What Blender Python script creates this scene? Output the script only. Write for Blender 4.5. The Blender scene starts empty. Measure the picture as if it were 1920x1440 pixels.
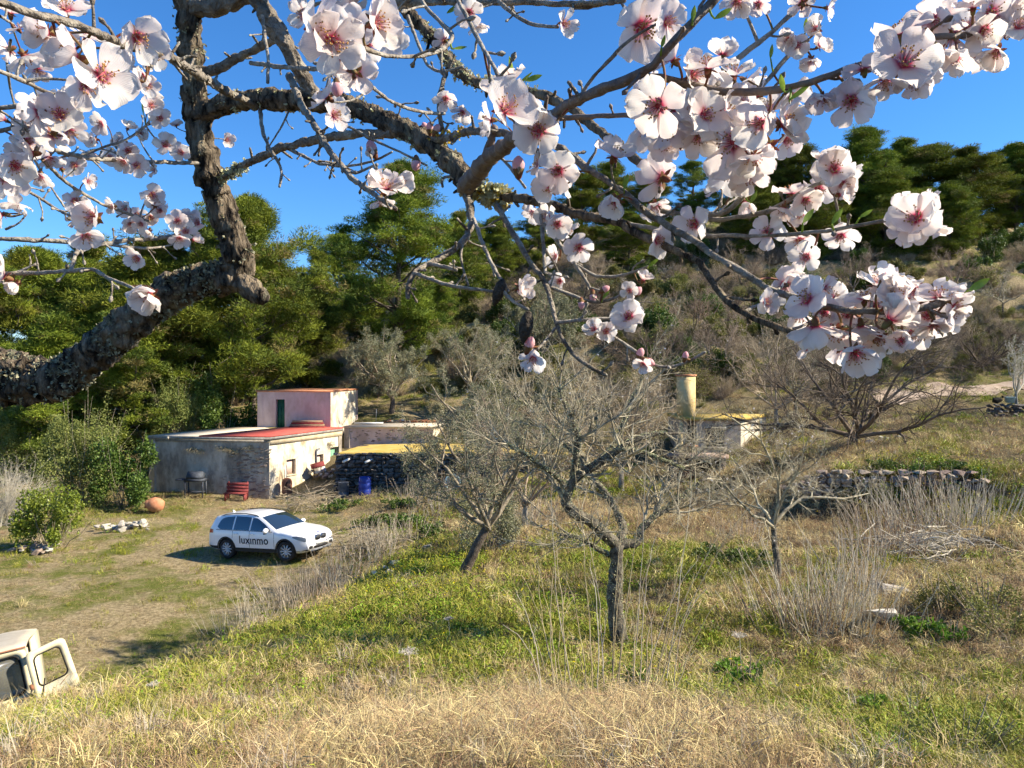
import bpy, bmesh, math, random
import numpy as np
from mathutils import Vector, Matrix

# ------------------------------------------------------------------ camera, sky, sun, exposure
R = math.radians
CZ = 8.0                 # eye height above the datum; ground is defined relative to it
F = 1442.0               # focal length in photo pixels (1920 wide)
HOR = 690.0              # horizon row in the photo
scene = bpy.context.scene
C = scene.collection
cam_d = bpy.data.cameras.new('camera')
cam = bpy.data.objects.new('camera', cam_d); C.objects.link(cam)
cam.location = (0, 0, CZ); cam.rotation_euler = (R(90), 0, 0)
cam_d.sensor_width = 36; cam_d.lens = F / 1920 * 36
cam_d.shift_y = -(720 - HOR) / 1920
cam_d.clip_start = 0.05; cam_d.clip_end = 3000
scene.camera = cam

SUN_EL, SUN_AZ = R(36), R(93)      # azimuth measured clockwise from the view direction (+Y): sun from the right
w = bpy.data.worlds.new('World'); scene.world = w; w.use_nodes = True
nt = w.node_tree; bg = nt.nodes['Background']
sky = nt.nodes.new('ShaderNodeTexSky'); sky.sky_type = 'NISHITA'; sky.sun_disc = False
sky.sun_elevation = SUN_EL; sky.sun_rotation = SUN_AZ
sky.altitude = 0; sky.air_density = 1.0; sky.dust_density = 0.0; sky.ozone_density = 10.0
sat = nt.nodes.new('ShaderNodeHueSaturation'); sat.inputs['Saturation'].default_value = 1.10      # the phone's richer blue, whole sky alike
nt.links.new(sky.outputs[0], sat.inputs['Color']); nt.links.new(sat.outputs[0], bg.inputs[0]); bg.inputs[1].default_value = 0.095
sd = bpy.data.lights.new('sun', 'SUN'); sd.energy = 4.9; sd.angle = R(0.53); sd.color = (1.0, 0.90, 0.72)
so = bpy.data.objects.new('sun', sd); C.objects.link(so)
sun_dir = Vector((math.sin(SUN_AZ) * math.cos(SUN_EL), math.cos(SUN_AZ) * math.cos(SUN_EL), math.sin(SUN_EL)))
so.rotation_euler = sun_dir.to_track_quat('Z', 'Y').to_euler(); so.location = (30, 0, 40)
scene.view_settings.view_transform = 'Standard'; scene.view_settings.look = 'None'
scene.view_settings.exposure = 1.15; scene.view_settings.gamma = 1
scene.render.engine = 'CYCLES'
scene.cycles.use_denoising = True
scene.cycles.denoising_prefilter = 'ACCURATE'
scene.cycles.use_adaptive_sampling = True; scene.cycles.adaptive_threshold = 0.03
scene.cycles.max_bounces = 5; scene.cycles.diffuse_bounces = 2; scene.cycles.glossy_bounces = 2
scene.cycles.transmission_bounces = 3; scene.cycles.transparent_max_bounces = 8
scene.cycles.caustics_reflective = False; scene.cycles.caustics_refractive = False

rng = np.random.default_rng(7)
random.seed(7)

# ------------------------------------------------------------------ materials
def rgb(*c): return (c[0], c[1], c[2], 1)

def mat(name, c1, c2=None, scale=4.0, rough=0.85, bump=0.0, bscale=None, c3=None, c3scale=1.2, c3amt=0.55, spec=0.2,
        trans=0.0, tcol=None, metal=0.0, stretch=None, detail=6, objrand=0.0, coat=0.0, ramp=(0.35, 0.65)):
    m = bpy.data.materials.new(name); m.use_nodes = True
    n = m.node_tree.nodes; l = m.node_tree.links
    b = n['Principled BSDF']; out = n['Material Output']
    b.inputs['Roughness'].default_value = rough; b.inputs['Metallic'].default_value = metal
    b.inputs['Specular IOR Level'].default_value = spec
    if coat: b.inputs['Coat Weight'].default_value = coat; b.inputs['Coat Roughness'].default_value = 0.04
    col = None
    tc = n.new('ShaderNodeTexCoord'); vec = tc.outputs['Object']
    if stretch:
        mp = n.new('ShaderNodeMapping'); mp.inputs['Scale'].default_value = stretch
        l.new(vec, mp.inputs[0]); vec = mp.outputs[0]
    if c2 is None:
        b.inputs['Base Color'].default_value = rgb(*c1)
    else:
        nz = n.new('ShaderNodeTexNoise'); nz.inputs['Scale'].default_value = scale; nz.inputs['Detail'].default_value = detail
        nz.inputs['Roughness'].default_value = 0.65
        l.new(vec, nz.inputs['Vector'])
        rp = n.new('ShaderNodeValToRGB'); rp.color_ramp.elements[0].position = ramp[0]; rp.color_ramp.elements[1].position = ramp[1]
        rp.color_ramp.elements[0].color = rgb(*c1); rp.color_ramp.elements[1].color = rgb(*c2)
        l.new(nz.outputs['Fac'], rp.inputs[0]); col = rp.outputs[0]
        if c3 is not None:
            n3 = n.new('ShaderNodeTexNoise'); n3.inputs['Scale'].default_value = c3scale; n3.inputs['Detail'].default_value = 8
            n3.inputs['Roughness'].default_value = 0.7
            l.new(vec, n3.inputs['Vector'])
            r3 = n.new('ShaderNodeValToRGB'); r3.color_ramp.elements[0].position = c3amt - 0.05; r3.color_ramp.elements[1].position = c3amt + 0.12
            l.new(n3.outputs['Fac'], r3.inputs[0])
            mx = n.new('ShaderNodeMix'); mx.data_type = 'RGBA'
            l.new(r3.outputs[0], mx.inputs[0]); l.new(col, mx.inputs[6]); mx.inputs[7].default_value = rgb(*c3); col = mx.outputs[2]
        if objrand:
            oi = n.new('ShaderNodeObjectInfo'); hs = n.new('ShaderNodeHueSaturation')
            mr = n.new('ShaderNodeMapRange'); mr.inputs[3].default_value = 1 - objrand; mr.inputs[4].default_value = 1 + objrand
            l.new(oi.outputs['Random'], mr.inputs[0]); l.new(mr.outputs[0], hs.inputs['Value']); l.new(col, hs.inputs['Color'])
            mr2 = n.new('ShaderNodeMapRange'); mr2.inputs[3].default_value = 0.5 - objrand * 0.06; mr2.inputs[4].default_value = 0.5 + objrand * 0.06
            l.new(oi.outputs['Random'], mr2.inputs[0]); l.new(mr2.outputs[0], hs.inputs['Hue'])
            col = hs.outputs[0]
        l.new(col, b.inputs['Base Color'])
    if bump:
        nb = n.new('ShaderNodeTexNoise'); nb.inputs['Scale'].default_value = bscale or scale * 3; nb.inputs['Detail'].default_value = 6
        l.new(vec, nb.inputs['Vector'])
        bp = n.new('ShaderNodeBump'); bp.inputs['Strength'].default_value = min(1, bump); bp.inputs['Distance'].default_value = 0.02 * max(1, bump)
        l.new(nb.outputs['Fac'], bp.inputs['Height']); l.new(bp.outputs[0], b.inputs['Normal'])
    if trans:
        tr = n.new('ShaderNodeBsdfTranslucent'); ms = n.new('ShaderNodeMixShader'); ms.inputs[0].default_value = trans
        if tcol: tr.inputs[0].default_value = rgb(*tcol)
        elif col is not None: l.new(col, tr.inputs[0])
        else: tr.inputs[0].default_value = rgb(*c1)
        l.new(b.outputs[0], ms.inputs[1]); l.new(tr.outputs[0], ms.inputs[2]); l.new(ms.outputs[0], out.inputs[0])
    return m

# ------------------------------------------------------------------ mesh helpers
def mesh_np(name, V, faces, mats=None, midx=None, smooth=False, uv=None):
    """V (n,3); faces: list of (m,k) int arrays; midx: list of ints/arrays, one per face array; uv per vertex (n,2)."""
    me = bpy.data.meshes.new(name)
    V = np.asarray(V, np.float32); me.vertices.add(len(V)); me.vertices.foreach_set('co', V.ravel())
    faces = [np.asarray(f, np.int32) for f in faces if len(f)]
    nl = sum(f.size for f in faces); nf = sum(len(f) for f in faces)
    me.loops.add(nl); me.polygons.add(nf)
    lv = np.concatenate([f.ravel() for f in faces]) if faces else np.zeros(0, np.int32)
    me.loops.foreach_set('vertex_index', lv)
    tot = np.concatenate([np.full(len(f), f.shape[1], np.int32) for f in faces]); st = np.concatenate([[0], np.cumsum(tot)[:-1]]).astype(np.int32)
    me.polygons.foreach_set('loop_start', st); me.polygons.foreach_set('loop_total', tot)
    if smooth: me.polygons.foreach_set('use_smooth', np.ones(nf, bool))
    if mats:
        for m in (mats if isinstance(mats, (list, tuple)) else [mats]): me.materials.append(m)
    if midx is not None:
        a = np.concatenate([np.full(len(f), i, np.int32) if np.isscalar(i) else np.asarray(i, np.int32) for f, i in zip(faces, midx)])
        me.polygons.foreach_set('material_index', a)
    if uv is not None:
        ul = me.uv_layers.new(name='UVMap'); ul.data.foreach_set('uv', np.asarray(uv, np.float32)[lv].ravel())
    me.update(calc_edges=True); me.validate()
    return me

def link(name, me, parent=None, loc=None, rot=None, scale=None):
    o = bpy.data.objects.new(name, me); C.objects.link(o)
    if parent is not None: o.parent = parent
    if loc is not None: o.location = loc
    if rot is not None: o.rotation_euler = rot
    if scale is not None: o.scale = scale if hasattr(scale, '__len__') else (scale,) * 3
    return o

def tag(o, label=None, cat=None, group=None, kind=None):
    if label: o['label'] = label
    if cat: o['category'] = cat
    if group: o['group'] = group
    if kind: o['kind'] = kind
    return o

def thing(name, loc, label, cat, group=None, rz=0):
    o = bpy.data.objects.new(name, None); C.objects.link(o); o.location = loc; o.rotation_euler = (0, 0, rz)
    o.empty_display_size = 0.2
    return tag(o, label, cat, group)

def copy_tree(o, parent=None):
    c = o.copy(); C.objects.link(c); c.parent = parent
    for ch in list(o.children): copy_tree(ch, c)
    return c

class MB:
    """collects boxes, tubes, polygons for one mesh"""
    def __init__(s): s.V = []; s.F = {}; s.n = 0
    def add(s, V, faces):
        V = np.asarray(V, float).reshape(-1, 3)
        for f in faces:
            f = np.asarray(f, np.int64)
            if f.ndim == 1: f = f[None]
            if len(f): s.F.setdefault(f.shape[1], []).append(f + s.n)
        s.V.append(V); s.n += len(V); return s
    def box(s, c, d, rz=0, rx=0, ry=0):
        h = np.array(d) / 2.0
        P = np.array([[x, y, z] for x in (-1, 1) for y in (-1, 1) for z in (-1, 1)]) * h
        M = np.array(Matrix.Rotation(rz, 3, 'Z') @ Matrix.Rotation(ry, 3, 'Y') @ Matrix.Rotation(rx, 3, 'X'))
        P = P @ M.T + np.array(c)
        return s.add(P, [[[0, 1, 3, 2], [4, 6, 7, 5], [0, 4, 5, 1], [2, 3, 7, 6], [0, 2, 6, 4], [1, 5, 7, 3]]])
    def poly(s, pts): return s.add(pts, [list(range(len(pts)))])
    def prism(s, pts, vec):
        """extrude the polygon pts (list of 3d) by vec"""
        a = np.asarray(pts, float); b = a + np.asarray(vec, float); n = len(a)
        s.add(np.vstack([a, b]), [list(range(n))[::-1], [n + i for i in range(n)]])
        k = s.n - 2 * n
        q = np.array([[i, (i + 1) % n, n + (i + 1) % n, n + i] for i in range(n)]) + k
        s.F.setdefault(4, []).append(q); return s
    def tube(s, pts, rad, k=8, ref=None, cap=True):
        V, F = tubes(np.asarray(pts, float)[None], np.broadcast_to(np.asarray(rad, float), (1, len(pts))), k, ref)
        s.add(V, [F])
        if cap:
            n = len(pts); b = s.n - n * k
            s.F.setdefault(k, []).append(np.array([[b + i for i in range(k)][::-1]])); s.F.setdefault(k, []).append(np.array([[b + (n - 1) * k + i for i in range(k)]]))
        return s
    def lathe(s, prof, k=16, c=(0, 0, 0)):
        P = np.array([[r * math.cos(2 * math.pi * i / k) + c[0], r * math.sin(2 * math.pi * i / k) + c[1], z + c[2]] for r, z in prof for i in range(k)])
        n = len(prof)
        F = [[j * k + i, j * k + (i + 1) % k, (j + 1) * k + (i + 1) % k, (j + 1) * k + i] for j in range(n - 1) for i in range(k)]
        return s.add(P, [F])
    def mesh(s, name, m, smooth=False): return mesh_np(name, np.vstack(s.V), [np.vstack(v) for v in s.F.values()], m, smooth=smooth)
    def build(s, name, m, parent=None, smooth=False, loc=None, rot=None): return link(name, s.mesh(name, m, smooth), parent, loc, rot)

def norm(a): return a / np.maximum(np.linalg.norm(a, axis=-1, keepdims=True), 1e-9)

def tubes(P, Rd, k=4, ref=None):
    """P (T,n,3) centre lines, Rd (T,n) radii -> verts, quads"""
    T, n, _ = P.shape
    tan = np.empty_like(P); tan[:, 1:-1] = P[:, 2:] - P[:, :-2]; tan[:, 0] = P[:, 1] - P[:, 0]; tan[:, -1] = P[:, -1] - P[:, -2]
    tan = norm(tan)
    if ref is None:
        m = np.abs(tan).mean(1); ref = np.eye(3)[np.argmin(m, axis=1)][:, None, :]
    else: ref = np.asarray(ref, float).reshape(1, 1, 3)
    n1 = norm(ref - (ref * tan).sum(-1, keepdims=True) * tan); n2 = np.cross(tan, n1)
    a = np.arange(k) * 2 * math.pi / k
    ring = n1[:, :, None, :] * np.cos(a)[None, None, :, None] + n2[:, :, None, :] * np.sin(a)[None, None, :, None]
    V = (P[:, :, None, :] + ring * Rd[:, :, None, None]).reshape(-1, 3)
    i = np.arange(k); j = np.arange(n - 1); t = np.arange(T)
    base = (t[:, None, None] * n + j[None, :, None]) * k
    q = np.stack([base + i, base + (i + 1) % k, base + k + (i + 1) % k, base + k + i], -1).reshape(-1, 4)
    return V, q

def vnoise(x, y, seed=0):
    x = np.asarray(x, float); y = np.asarray(y, float)
    xi = np.floor(x).astype(np.int64); yi = np.floor(y).astype(np.int64); fx = x - xi; fy = y - yi
    fx = fx * fx * (3 - 2 * fx); fy = fy * fy * (3 - 2 * fy)
    def h(a, b):
        n = (a * 374761393 + b * 668265263 + seed * 982451653) & 0xffffffff
        n = ((n ^ (n >> 13)) * 1274126177) & 0xffffffff
        return ((n ^ (n >> 16)) & 0xffff) / 65535.0
    return (h(xi, yi) * (1 - fx) + h(xi + 1, yi) * fx) * (1 - fy) + (h(xi, yi + 1) * (1 - fx) + h(xi + 1, yi + 1) * fx) * fy
def fbm(x, y, seed=0, o=4):
    s = 0; a = 0.5
    for i in range(o): s = s + a * vnoise(np.asarray(x) * 2 ** i + 17.3 * i, np.asarray(y) * 2 ** i - 9.1 * i, seed + i); a *= 0.5
    return s / (1 - 0.5 ** o)

def P(px, py, d):
    """point seen at photo pixel (px, py) at d metres along the view axis"""
    return ((px - 960) / F * d, d, CZ + (HOR - py) / F * d)

# ------------------------------------------------------------------ terrain
ctl = [(960,1440,4.6),(0,1440,5),(1920,1440,5),(450,1330,8),(1000,1310,8.3),(1160,1215,12),(1600,1260,10.5),(1900,1300,8.5),(1880,1150,12),
       (750,1230,11),(700,1150,14.5),
       (860,1080,19),(1000,960,27),(1150,960,27),(1300,960,27),(1400,930,30),(1460,1080,16),(1300,1100,15.5),(1700,1070,16),(1880,1000,18),
       (1560,965,23.6),(1700,965,22.6),(1850,970,21.5),(1560,890,24.5),(1700,887,23.6),(1830,885,22.8),(1470,900,27),(1500,960,24.5),
       (100,1140,22.1),(300,1000,32),(0,1000,32),(0,1250,17.8),(330,1100,24.3),(300,945,38.5),(0,930,41),(505,935,40),(640,915,42),
       (620,960,35),(700,940,36),(880,920,38),
       (1600,835,31),(1900,830,32),(1420,860,34),(1340,885,36.5),(1285,915,35.6),(1100,900,36),(1000,890,40),
       (1340,800,44),(900,820,46),(800,790,50),(650,785,50),(400,800,50),(200,820,50),(0,850,55),
       (1700,760,46),(1900,720,50),
       (1300,640,58),(1100,640,60),(900,650,62),(1800,640,62),(1600,600,64),(1750,500,78),(1300,520,78),(1000,540,78),(1700,440,92),(1900,440,92),
       (1200,440,92),(900,520,90),(600,600,85),(300,680,85),(0,720,85)]
edge = [(-120,1415,9.4),(0,1385,10.0),(200,1312,12.0),(400,1225,14.4),(540,1155,16.8),(640,1110,18.8),(740,1045,22),(800,1015,25.5)]
pts = [P(*c) for c in ctl] + [P(*c) for c in edge]
for (px, py, d), zl in zip(edge, [-6.9,-6.9,-6.9,-6.9,-6.9,-6.8,-6.7,-6.45]):
    pts.append(((px - 960) / F * (d + 1.0) - 0.35, d + 1.0, CZ + zl))
for x, y, z in [(-7.485,27.49,-6.70),(-9.92,28.57,-6.90),(0,0,-1.62),(0,-8,-1.0),(-7,0,-2.6),(9,0,-1.4),(-9,5,-3.6),(9,5,-2.2),(-20,8,-6.8),(20,10,-3.2),(-14,12,-6.9),(25,25,-2.8),(-30,22,-6.9),(-34,40,-6.8),
                (40,50,0),(-50,60,-5),(60,90,15),(-60,100,-3),(60,125,24),(20,125,24),(-15,125,17),(-60,130,4),(100,120,20),(0,220,22),(90,220,22),(-120,220,2),
                (0,600,10),(400,600,5),(-400,600,0),(-200,60,-6),(200,60,5),(-200,-40,-6),(200,-40,-2),(0,-40,1)]:
    pts.append((x, y, CZ + z))
CP = np.array(pts)
def _rbf():
    X = CP[:, :2]; n = len(X)
    D = np.linalg.norm(X[:, None] - X[None], axis=-1)
    A = np.zeros((n + 3, n + 3)); A[:n, :n] = D; A[:n, n] = 1; A[:n, n + 1:] = X; A[n, :n] = 1; A[n + 1:, :n] = X.T
    b = np.zeros(n + 3); b[:n] = CP[:, 2]
    return np.linalg.solve(A, b)
WR = _rbf()
def hz(x, y):
    x = np.asarray(x, float); y = np.asarray(y, float); sh = x.shape; x = x.ravel(); y = y.ravel()
    out = np.empty(len(x))
    for i in range(0, len(x), 20000):
        q = np.stack([x[i:i + 20000], y[i:i + 20000]], -1)
        D = np.sqrt(((q[:, None] - CP[None, :, :2]) ** 2).sum(-1))
        out[i:i + 20000] = D @ WR[:-3] + WR[-3] + q @ WR[-2:]
    d = np.hypot(x, y)
    amp = np.clip(0.08 + d * 0.005, 0, 0.5)
    # the yard where the car stands is smoother
    out += amp * 2 * (fbm(x * 0.55, y * 0.55, 3, 5) - 0.5) * np.where((out < CZ - 6.3) & (y < 45), 0.35, 1.0)
    # hillside terraces: broken risers
    t = np.clip((y - 50) / 12, 0, 1) * np.clip((115 - y) / 20, 0, 1)
    zz = out + 0.5 * (fbm(x * 0.05, y * 0.05, 11, 3) - 0.5)
    st = 2.4; k = np.floor(zz / st); f = zz / st - k
    out = out * (1 - t * 0.75) + t * 0.75 * ((k + np.clip((f - 0.72) / 0.28, 0, 1)) * st + 0.25 * f)
    return out.reshape(sh)
def hz1(x, y): return float(hz(np.array([x]), np.array([y]))[0])
def gp(px, py, dmin=3.0, dmax=140):
    """world point where the sight line of photo pixel meets the ground"""
    d = np.concatenate([np.arange(dmin, 40, 0.1), np.arange(40, dmax, 0.3)])
    x = (px - 960) / F * d; z = CZ + (HOR - py) / F * d
    below = np.nonzero(z < hz(x, d))[0]
    i = below[0] if len(below) else len(d) - 1
    return Vector((x[i], d[i], hz1(x[i], d[i])))
def gd(px, d):
    """ground point at column px and distance d"""
    x = (px - 960) / F * d
    return Vector((x, d, hz1(x, d)))

M = {}
def ground_material():
    m = bpy.data.materials.new('ground_earth'); m.use_nodes = True
    n = m.node_tree.nodes; l = m.node_tree.links; b = n['Principled BSDF']; b.inputs['Roughness'].default_value = 0.95; b.inputs['Specular IOR Level'].default_value = 0.1
    tc = n.new('ShaderNodeTexCoord')
    def nz(s, d=8, r=0.65):
        t = n.new('ShaderNodeTexNoise'); t.inputs['Scale'].default_value = s; t.inputs['Detail'].default_value = d; t.inputs['Roughness'].default_value = r
        l.new(tc.outputs['Object'], t.inputs['Vector']); return t.outputs['Fac']
    def ramp(f, stops):
        r = n.new('ShaderNodeValToRGB'); e = r.color_ramp.elements
        while len(e) < len(stops): e.new(0.5)
        for el, (p, c) in zip(e, stops): el.position = p; el.color = rgb(*c)
        l.new(f, r.inputs[0]); return r.outputs[0]
    def mix(f, a, bb):
        x = n.new('ShaderNodeMix'); x.data_type = 'RGBA'; l.new(f, x.inputs[0]); l.new(a, x.inputs[6]); l.new(bb, x.inputs[7]); return x.outputs[2]
    base = ramp(nz(9, 10), [(0.25, (0.07, 0.055, 0.03)), (0.5, (0.27, 0.21, 0.115)), (0.75, (0.50, 0.41, 0.245))])
    green = ramp(nz(14, 10), [(0.3, (0.05, 0.06, 0.012)), (0.7, (0.19, 0.20, 0.04))])
    msk = ramp(nz(0.35, 9, 0.7), [(0.47, (0, 0, 0)), (0.58, (1, 1, 1))])
    col0 = mix(msk, base, green)
    dark = ramp(nz(11, 10), [(0.3, (0.030, 0.024, 0.013)), (0.55, (0.10, 0.078, 0.042)), (0.8, (0.20, 0.16, 0.09))])  # earth outside the yard, darkened so gaps between tufts read as shadow
    at = n.new('ShaderNodeAttribute'); at.attribute_name = 'yard'
    col = mix(at.outputs['Fac'], dark, col0)
    l.new(col, b.inputs['Base Color'])
    bp = n.new('ShaderNodeBump'); bp.inputs['Distance'].default_value = 0.08; bp.inputs['Strength'].default_value = 0.8
    l.new(nz(16, 10, 0.75), bp.inputs['Height']); l.new(bp.outputs[0], b.inputs['Normal'])
    return m
M['ground'] = ground_material()
def build_ground():
    ys = [-60, -40, -25, -15, -8, -4, -1]; y = 0.5; st = 0.12
    while y < 700: ys.append(y); y += st; st = min(st * 1.012 if y < 60 else st * 1.05, 25)
    ys = np.array(ys)
    u = np.linspace(-1, 1, 261); u = np.sign(u) * np.abs(u) ** 1.25
    half = 14 + np.abs(ys) * 1.0
    X = u[None] * half[:, None]; Y = np.repeat(ys[:, None], len(u), 1)
    Z = hz(X, Y)
    V = np.stack([X, Y, Z], -1).reshape(-1, 3)
    nr, nc = X.shape; i = np.arange(nr - 1)[:, None] * nc + np.arange(nc - 1)[None]
    q = np.stack([i, i + 1, i + nc + 1, i + nc], -1).reshape(-1, 4)
    me = mesh_np('ground', V, [q], M['ground'], smooth=True); at = me.attributes.new('yard', 'FLOAT', 'POINT')
    zz = Z.ravel(); yy = Y.ravel(); at.data.foreach_set('value', np.clip(np.clip((CZ - 6.1 - zz) / .4, 0, 1) * (yy < 46) + np.clip((yy - 40) / 15, 0, 1), 0, 1).astype(np.float32))
    o = link('ground', me); tag(o, 'rough grassy hillside of earth and dry straw', kind='structure')
build_ground()
# ------------------------------------------------------------------ plant generators
M['bark_lichen'] = mat('bark_lichen', (0.045, 0.036, 0.028), (0.20, 0.175, 0.13), 14, 0.95, 1.0, 40, c3=(0.42, 0.42, 0.27), c3scale=7, c3amt=.64)
M['lichen'] = mat('lichen', (0.42, 0.42, 0.22), (0.64, 0.62, 0.40), 20, 0.95, trans=.1)
M['bark_dark'] = mat('bark_dark', (0.05, 0.038, 0.028), (0.16, 0.13, 0.10), 9, 0.95, 1.0, 30)
M['bark_grey'] = mat('bark_grey', (0.14, 0.12, 0.095), (0.36, 0.33, 0.27), 6, 0.95, 0.8, 25)
M['twig_grey'] = mat('twig_grey', (0.14, 0.11, 0.075), (0.46, 0.395, 0.28), 6, 0.95, objrand=0.2)
M['bush_leaf'] = mat('bush_leaf', (0.12, 0.15, 0.035), (0.29, 0.30, 0.085), 2.0, .6, trans=.2, objrand=.15)
M['ivy_leaf'] = mat('ivy_leaf', (0.10, 0.15, 0.015), (0.28, 0.32, 0.04), 3.0, .45, trans=.25, spec=.4)
M['twig_brown'] = mat('twig_brown', (0.23, 0.17, 0.115), (0.43, 0.34, 0.24), 2, 0.95, objrand=0.25)
M['twig_dark'] = mat('twig_dark', (0.085, 0.062, 0.045), (0.20, 0.155, 0.115), 2, 0.95)
M['twig_pale'] = mat('twig_pale', (0.42, 0.37, 0.28), (0.60, 0.54, 0.43), 3, 0.95)
M['pine_needle'] = mat('pine_needle', (0.10, 0.135, 0.014), (0.24, 0.265, 0.028), 0.9, 0.7, trans=0.16, objrand=0.25, spec=0.15)
M['pine_old'] = mat('pine_needle_older', (0.055, 0.085, 0.014), (0.14, 0.17, 0.024), 0.9, 0.7, trans=0.12, objrand=0.25, spec=0.15)
M['pine_brown'] = mat('pine_needle_browning', (0.15, 0.13, 0.04), (0.26, 0.21, 0.08), 0.9, 0.8, trans=0.12, objrand=0.2, spec=0.1)
M['olive_leaf'] = mat('olive_leaf', (0.14, 0.15, 0.075), (0.32, 0.315, 0.19), 2.5, 0.6, trans=0.15, spec=0.3, objrand=0.1)
M['green_leaf'] = mat('green_leaf', (0.045, 0.085, 0.012), (0.13, 0.18, 0.03), 2.0, 0.5, trans=0.2, spec=0.35, objrand=0.2)
M['scrub_leaf'] = mat('scrub_leaf', (0.12, 0.125, 0.03), (0.27, 0.25, 0.075), 2.0, 0.8, trans=0.15, objrand=0.3)
M['far_blossom'] = mat('far_blossom', (0.80, 0.74, 0.72), (0.85, 0.80, 0.78), 5, 0.8, trans=0.35)
M['straw'] = mat('straw', (0.36, 0.28, 0.15), (0.60, 0.50, 0.31), 3, 0.85, trans=0.15)
M['stalk'] = mat('stalk', (0.34, 0.28, 0.20), (0.64, 0.56, 0.43), 2, 0.9, objrand=0.2)
M['stalk_red'] = mat('stalk_red', (0.24, 0.16, 0.10), (0.40, 0.29, 0.19), 2, 0.9)

def unit_rand(r, n): return norm(r.normal(size=(n, 3)))

def interp(Pa, t):
    """Pa (T,n,3), t (T,) in 0..1 -> pos, tangent, fraction index"""
    n = Pa.shape[1]; f = np.clip(t, 0, 0.999) * (n - 1); i = f.astype(int); f = (f - i)[:, None]; a = np.arange(len(Pa))
    return Pa[a, i] * (1 - f) + Pa[a, i + 1] * f, norm(Pa[a, i + 1] - Pa[a, i])

def spawn(r, Pa, Ra, nper, lr, ang, tmin, up, wob, npts, rmul=0.65, tip=0.35, tmax=1.0, abslen=None, rmin=0.0):
    T = len(Pa); idx = np.repeat(np.arange(T), nper); n = len(idx)
    t = r.uniform(tmin, tmax, n)
    pos, tan = interp(Pa[idx], t)
    rr = np.take_along_axis(Ra[idx], np.clip((t * (Ra.shape[1] - 1)).astype(int), 0, Ra.shape[1] - 1)[:, None], 1)[:, 0] * rmul
    rr = np.maximum(rr, rmin)
    L = np.linalg.norm(np.diff(Pa, axis=1), axis=-1).sum(1)[idx]
    ln = (L * r.uniform(*lr, n) * (1.1 - 0.5 * t)) if abslen is None else r.uniform(*abslen, n)
    perp = norm(np.cross(tan, unit_rand(r, n))); a = r.uniform(*ang, n)[:, None]
    d = norm(np.cos(a) * tan + np.sin(a) * perp + np.array([0, 0, up]))
    P2 = np.empty((n, npts, 3)); P2[:, 0] = pos
    for j in range(1, npts):
        d = norm(d + wob * r.normal(size=(n, 3)) + np.array([0, 0, up * 0.25]))
        P2[:, j] = P2[:, j - 1] + d * (ln / (npts - 1))[:, None]
    R2 = rr[:, None] * np.linspace(1, tip, npts)[None]
    return P2, R2

def leaf_quads(r, c, d, L, W):
    """diamond leaves at c (n,3) along d (n,3)"""
    n = len(c); s = norm(np.cross(d, unit_rand(r, n))); L = np.broadcast_to(L, n)[:, None]; W = np.broadcast_to(W, n)[:, None]
    V = np.stack([c, c + d * L * 0.5 + s * W, c + d * L, c + d * L * 0.5 - s * W], 1).reshape(-1, 3)
    return V, np.arange(4 * n).reshape(n, 4)

def needle_tris(r, c, d, L, W):
    n = len(c); s = norm(np.cross(d, unit_rand(r, n))); L = np.broadcast_to(L, n)[:, None]; W = np.broadcast_to(W, n)[:, None]
    V = np.stack([c - s * W, c + s * W, c + d * L], 1).reshape(-1, 3)
    return V, np.arange(3 * n).reshape(n, 3)

def merge(parts):
    V = []; F = {}; n = 0
    for v, f in parts:
        V.append(v); F.setdefault(f.shape[1], []).append(f + n); n += len(v)
    return np.vstack(V), [np.vstack(x) for x in F.values()]

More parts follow.
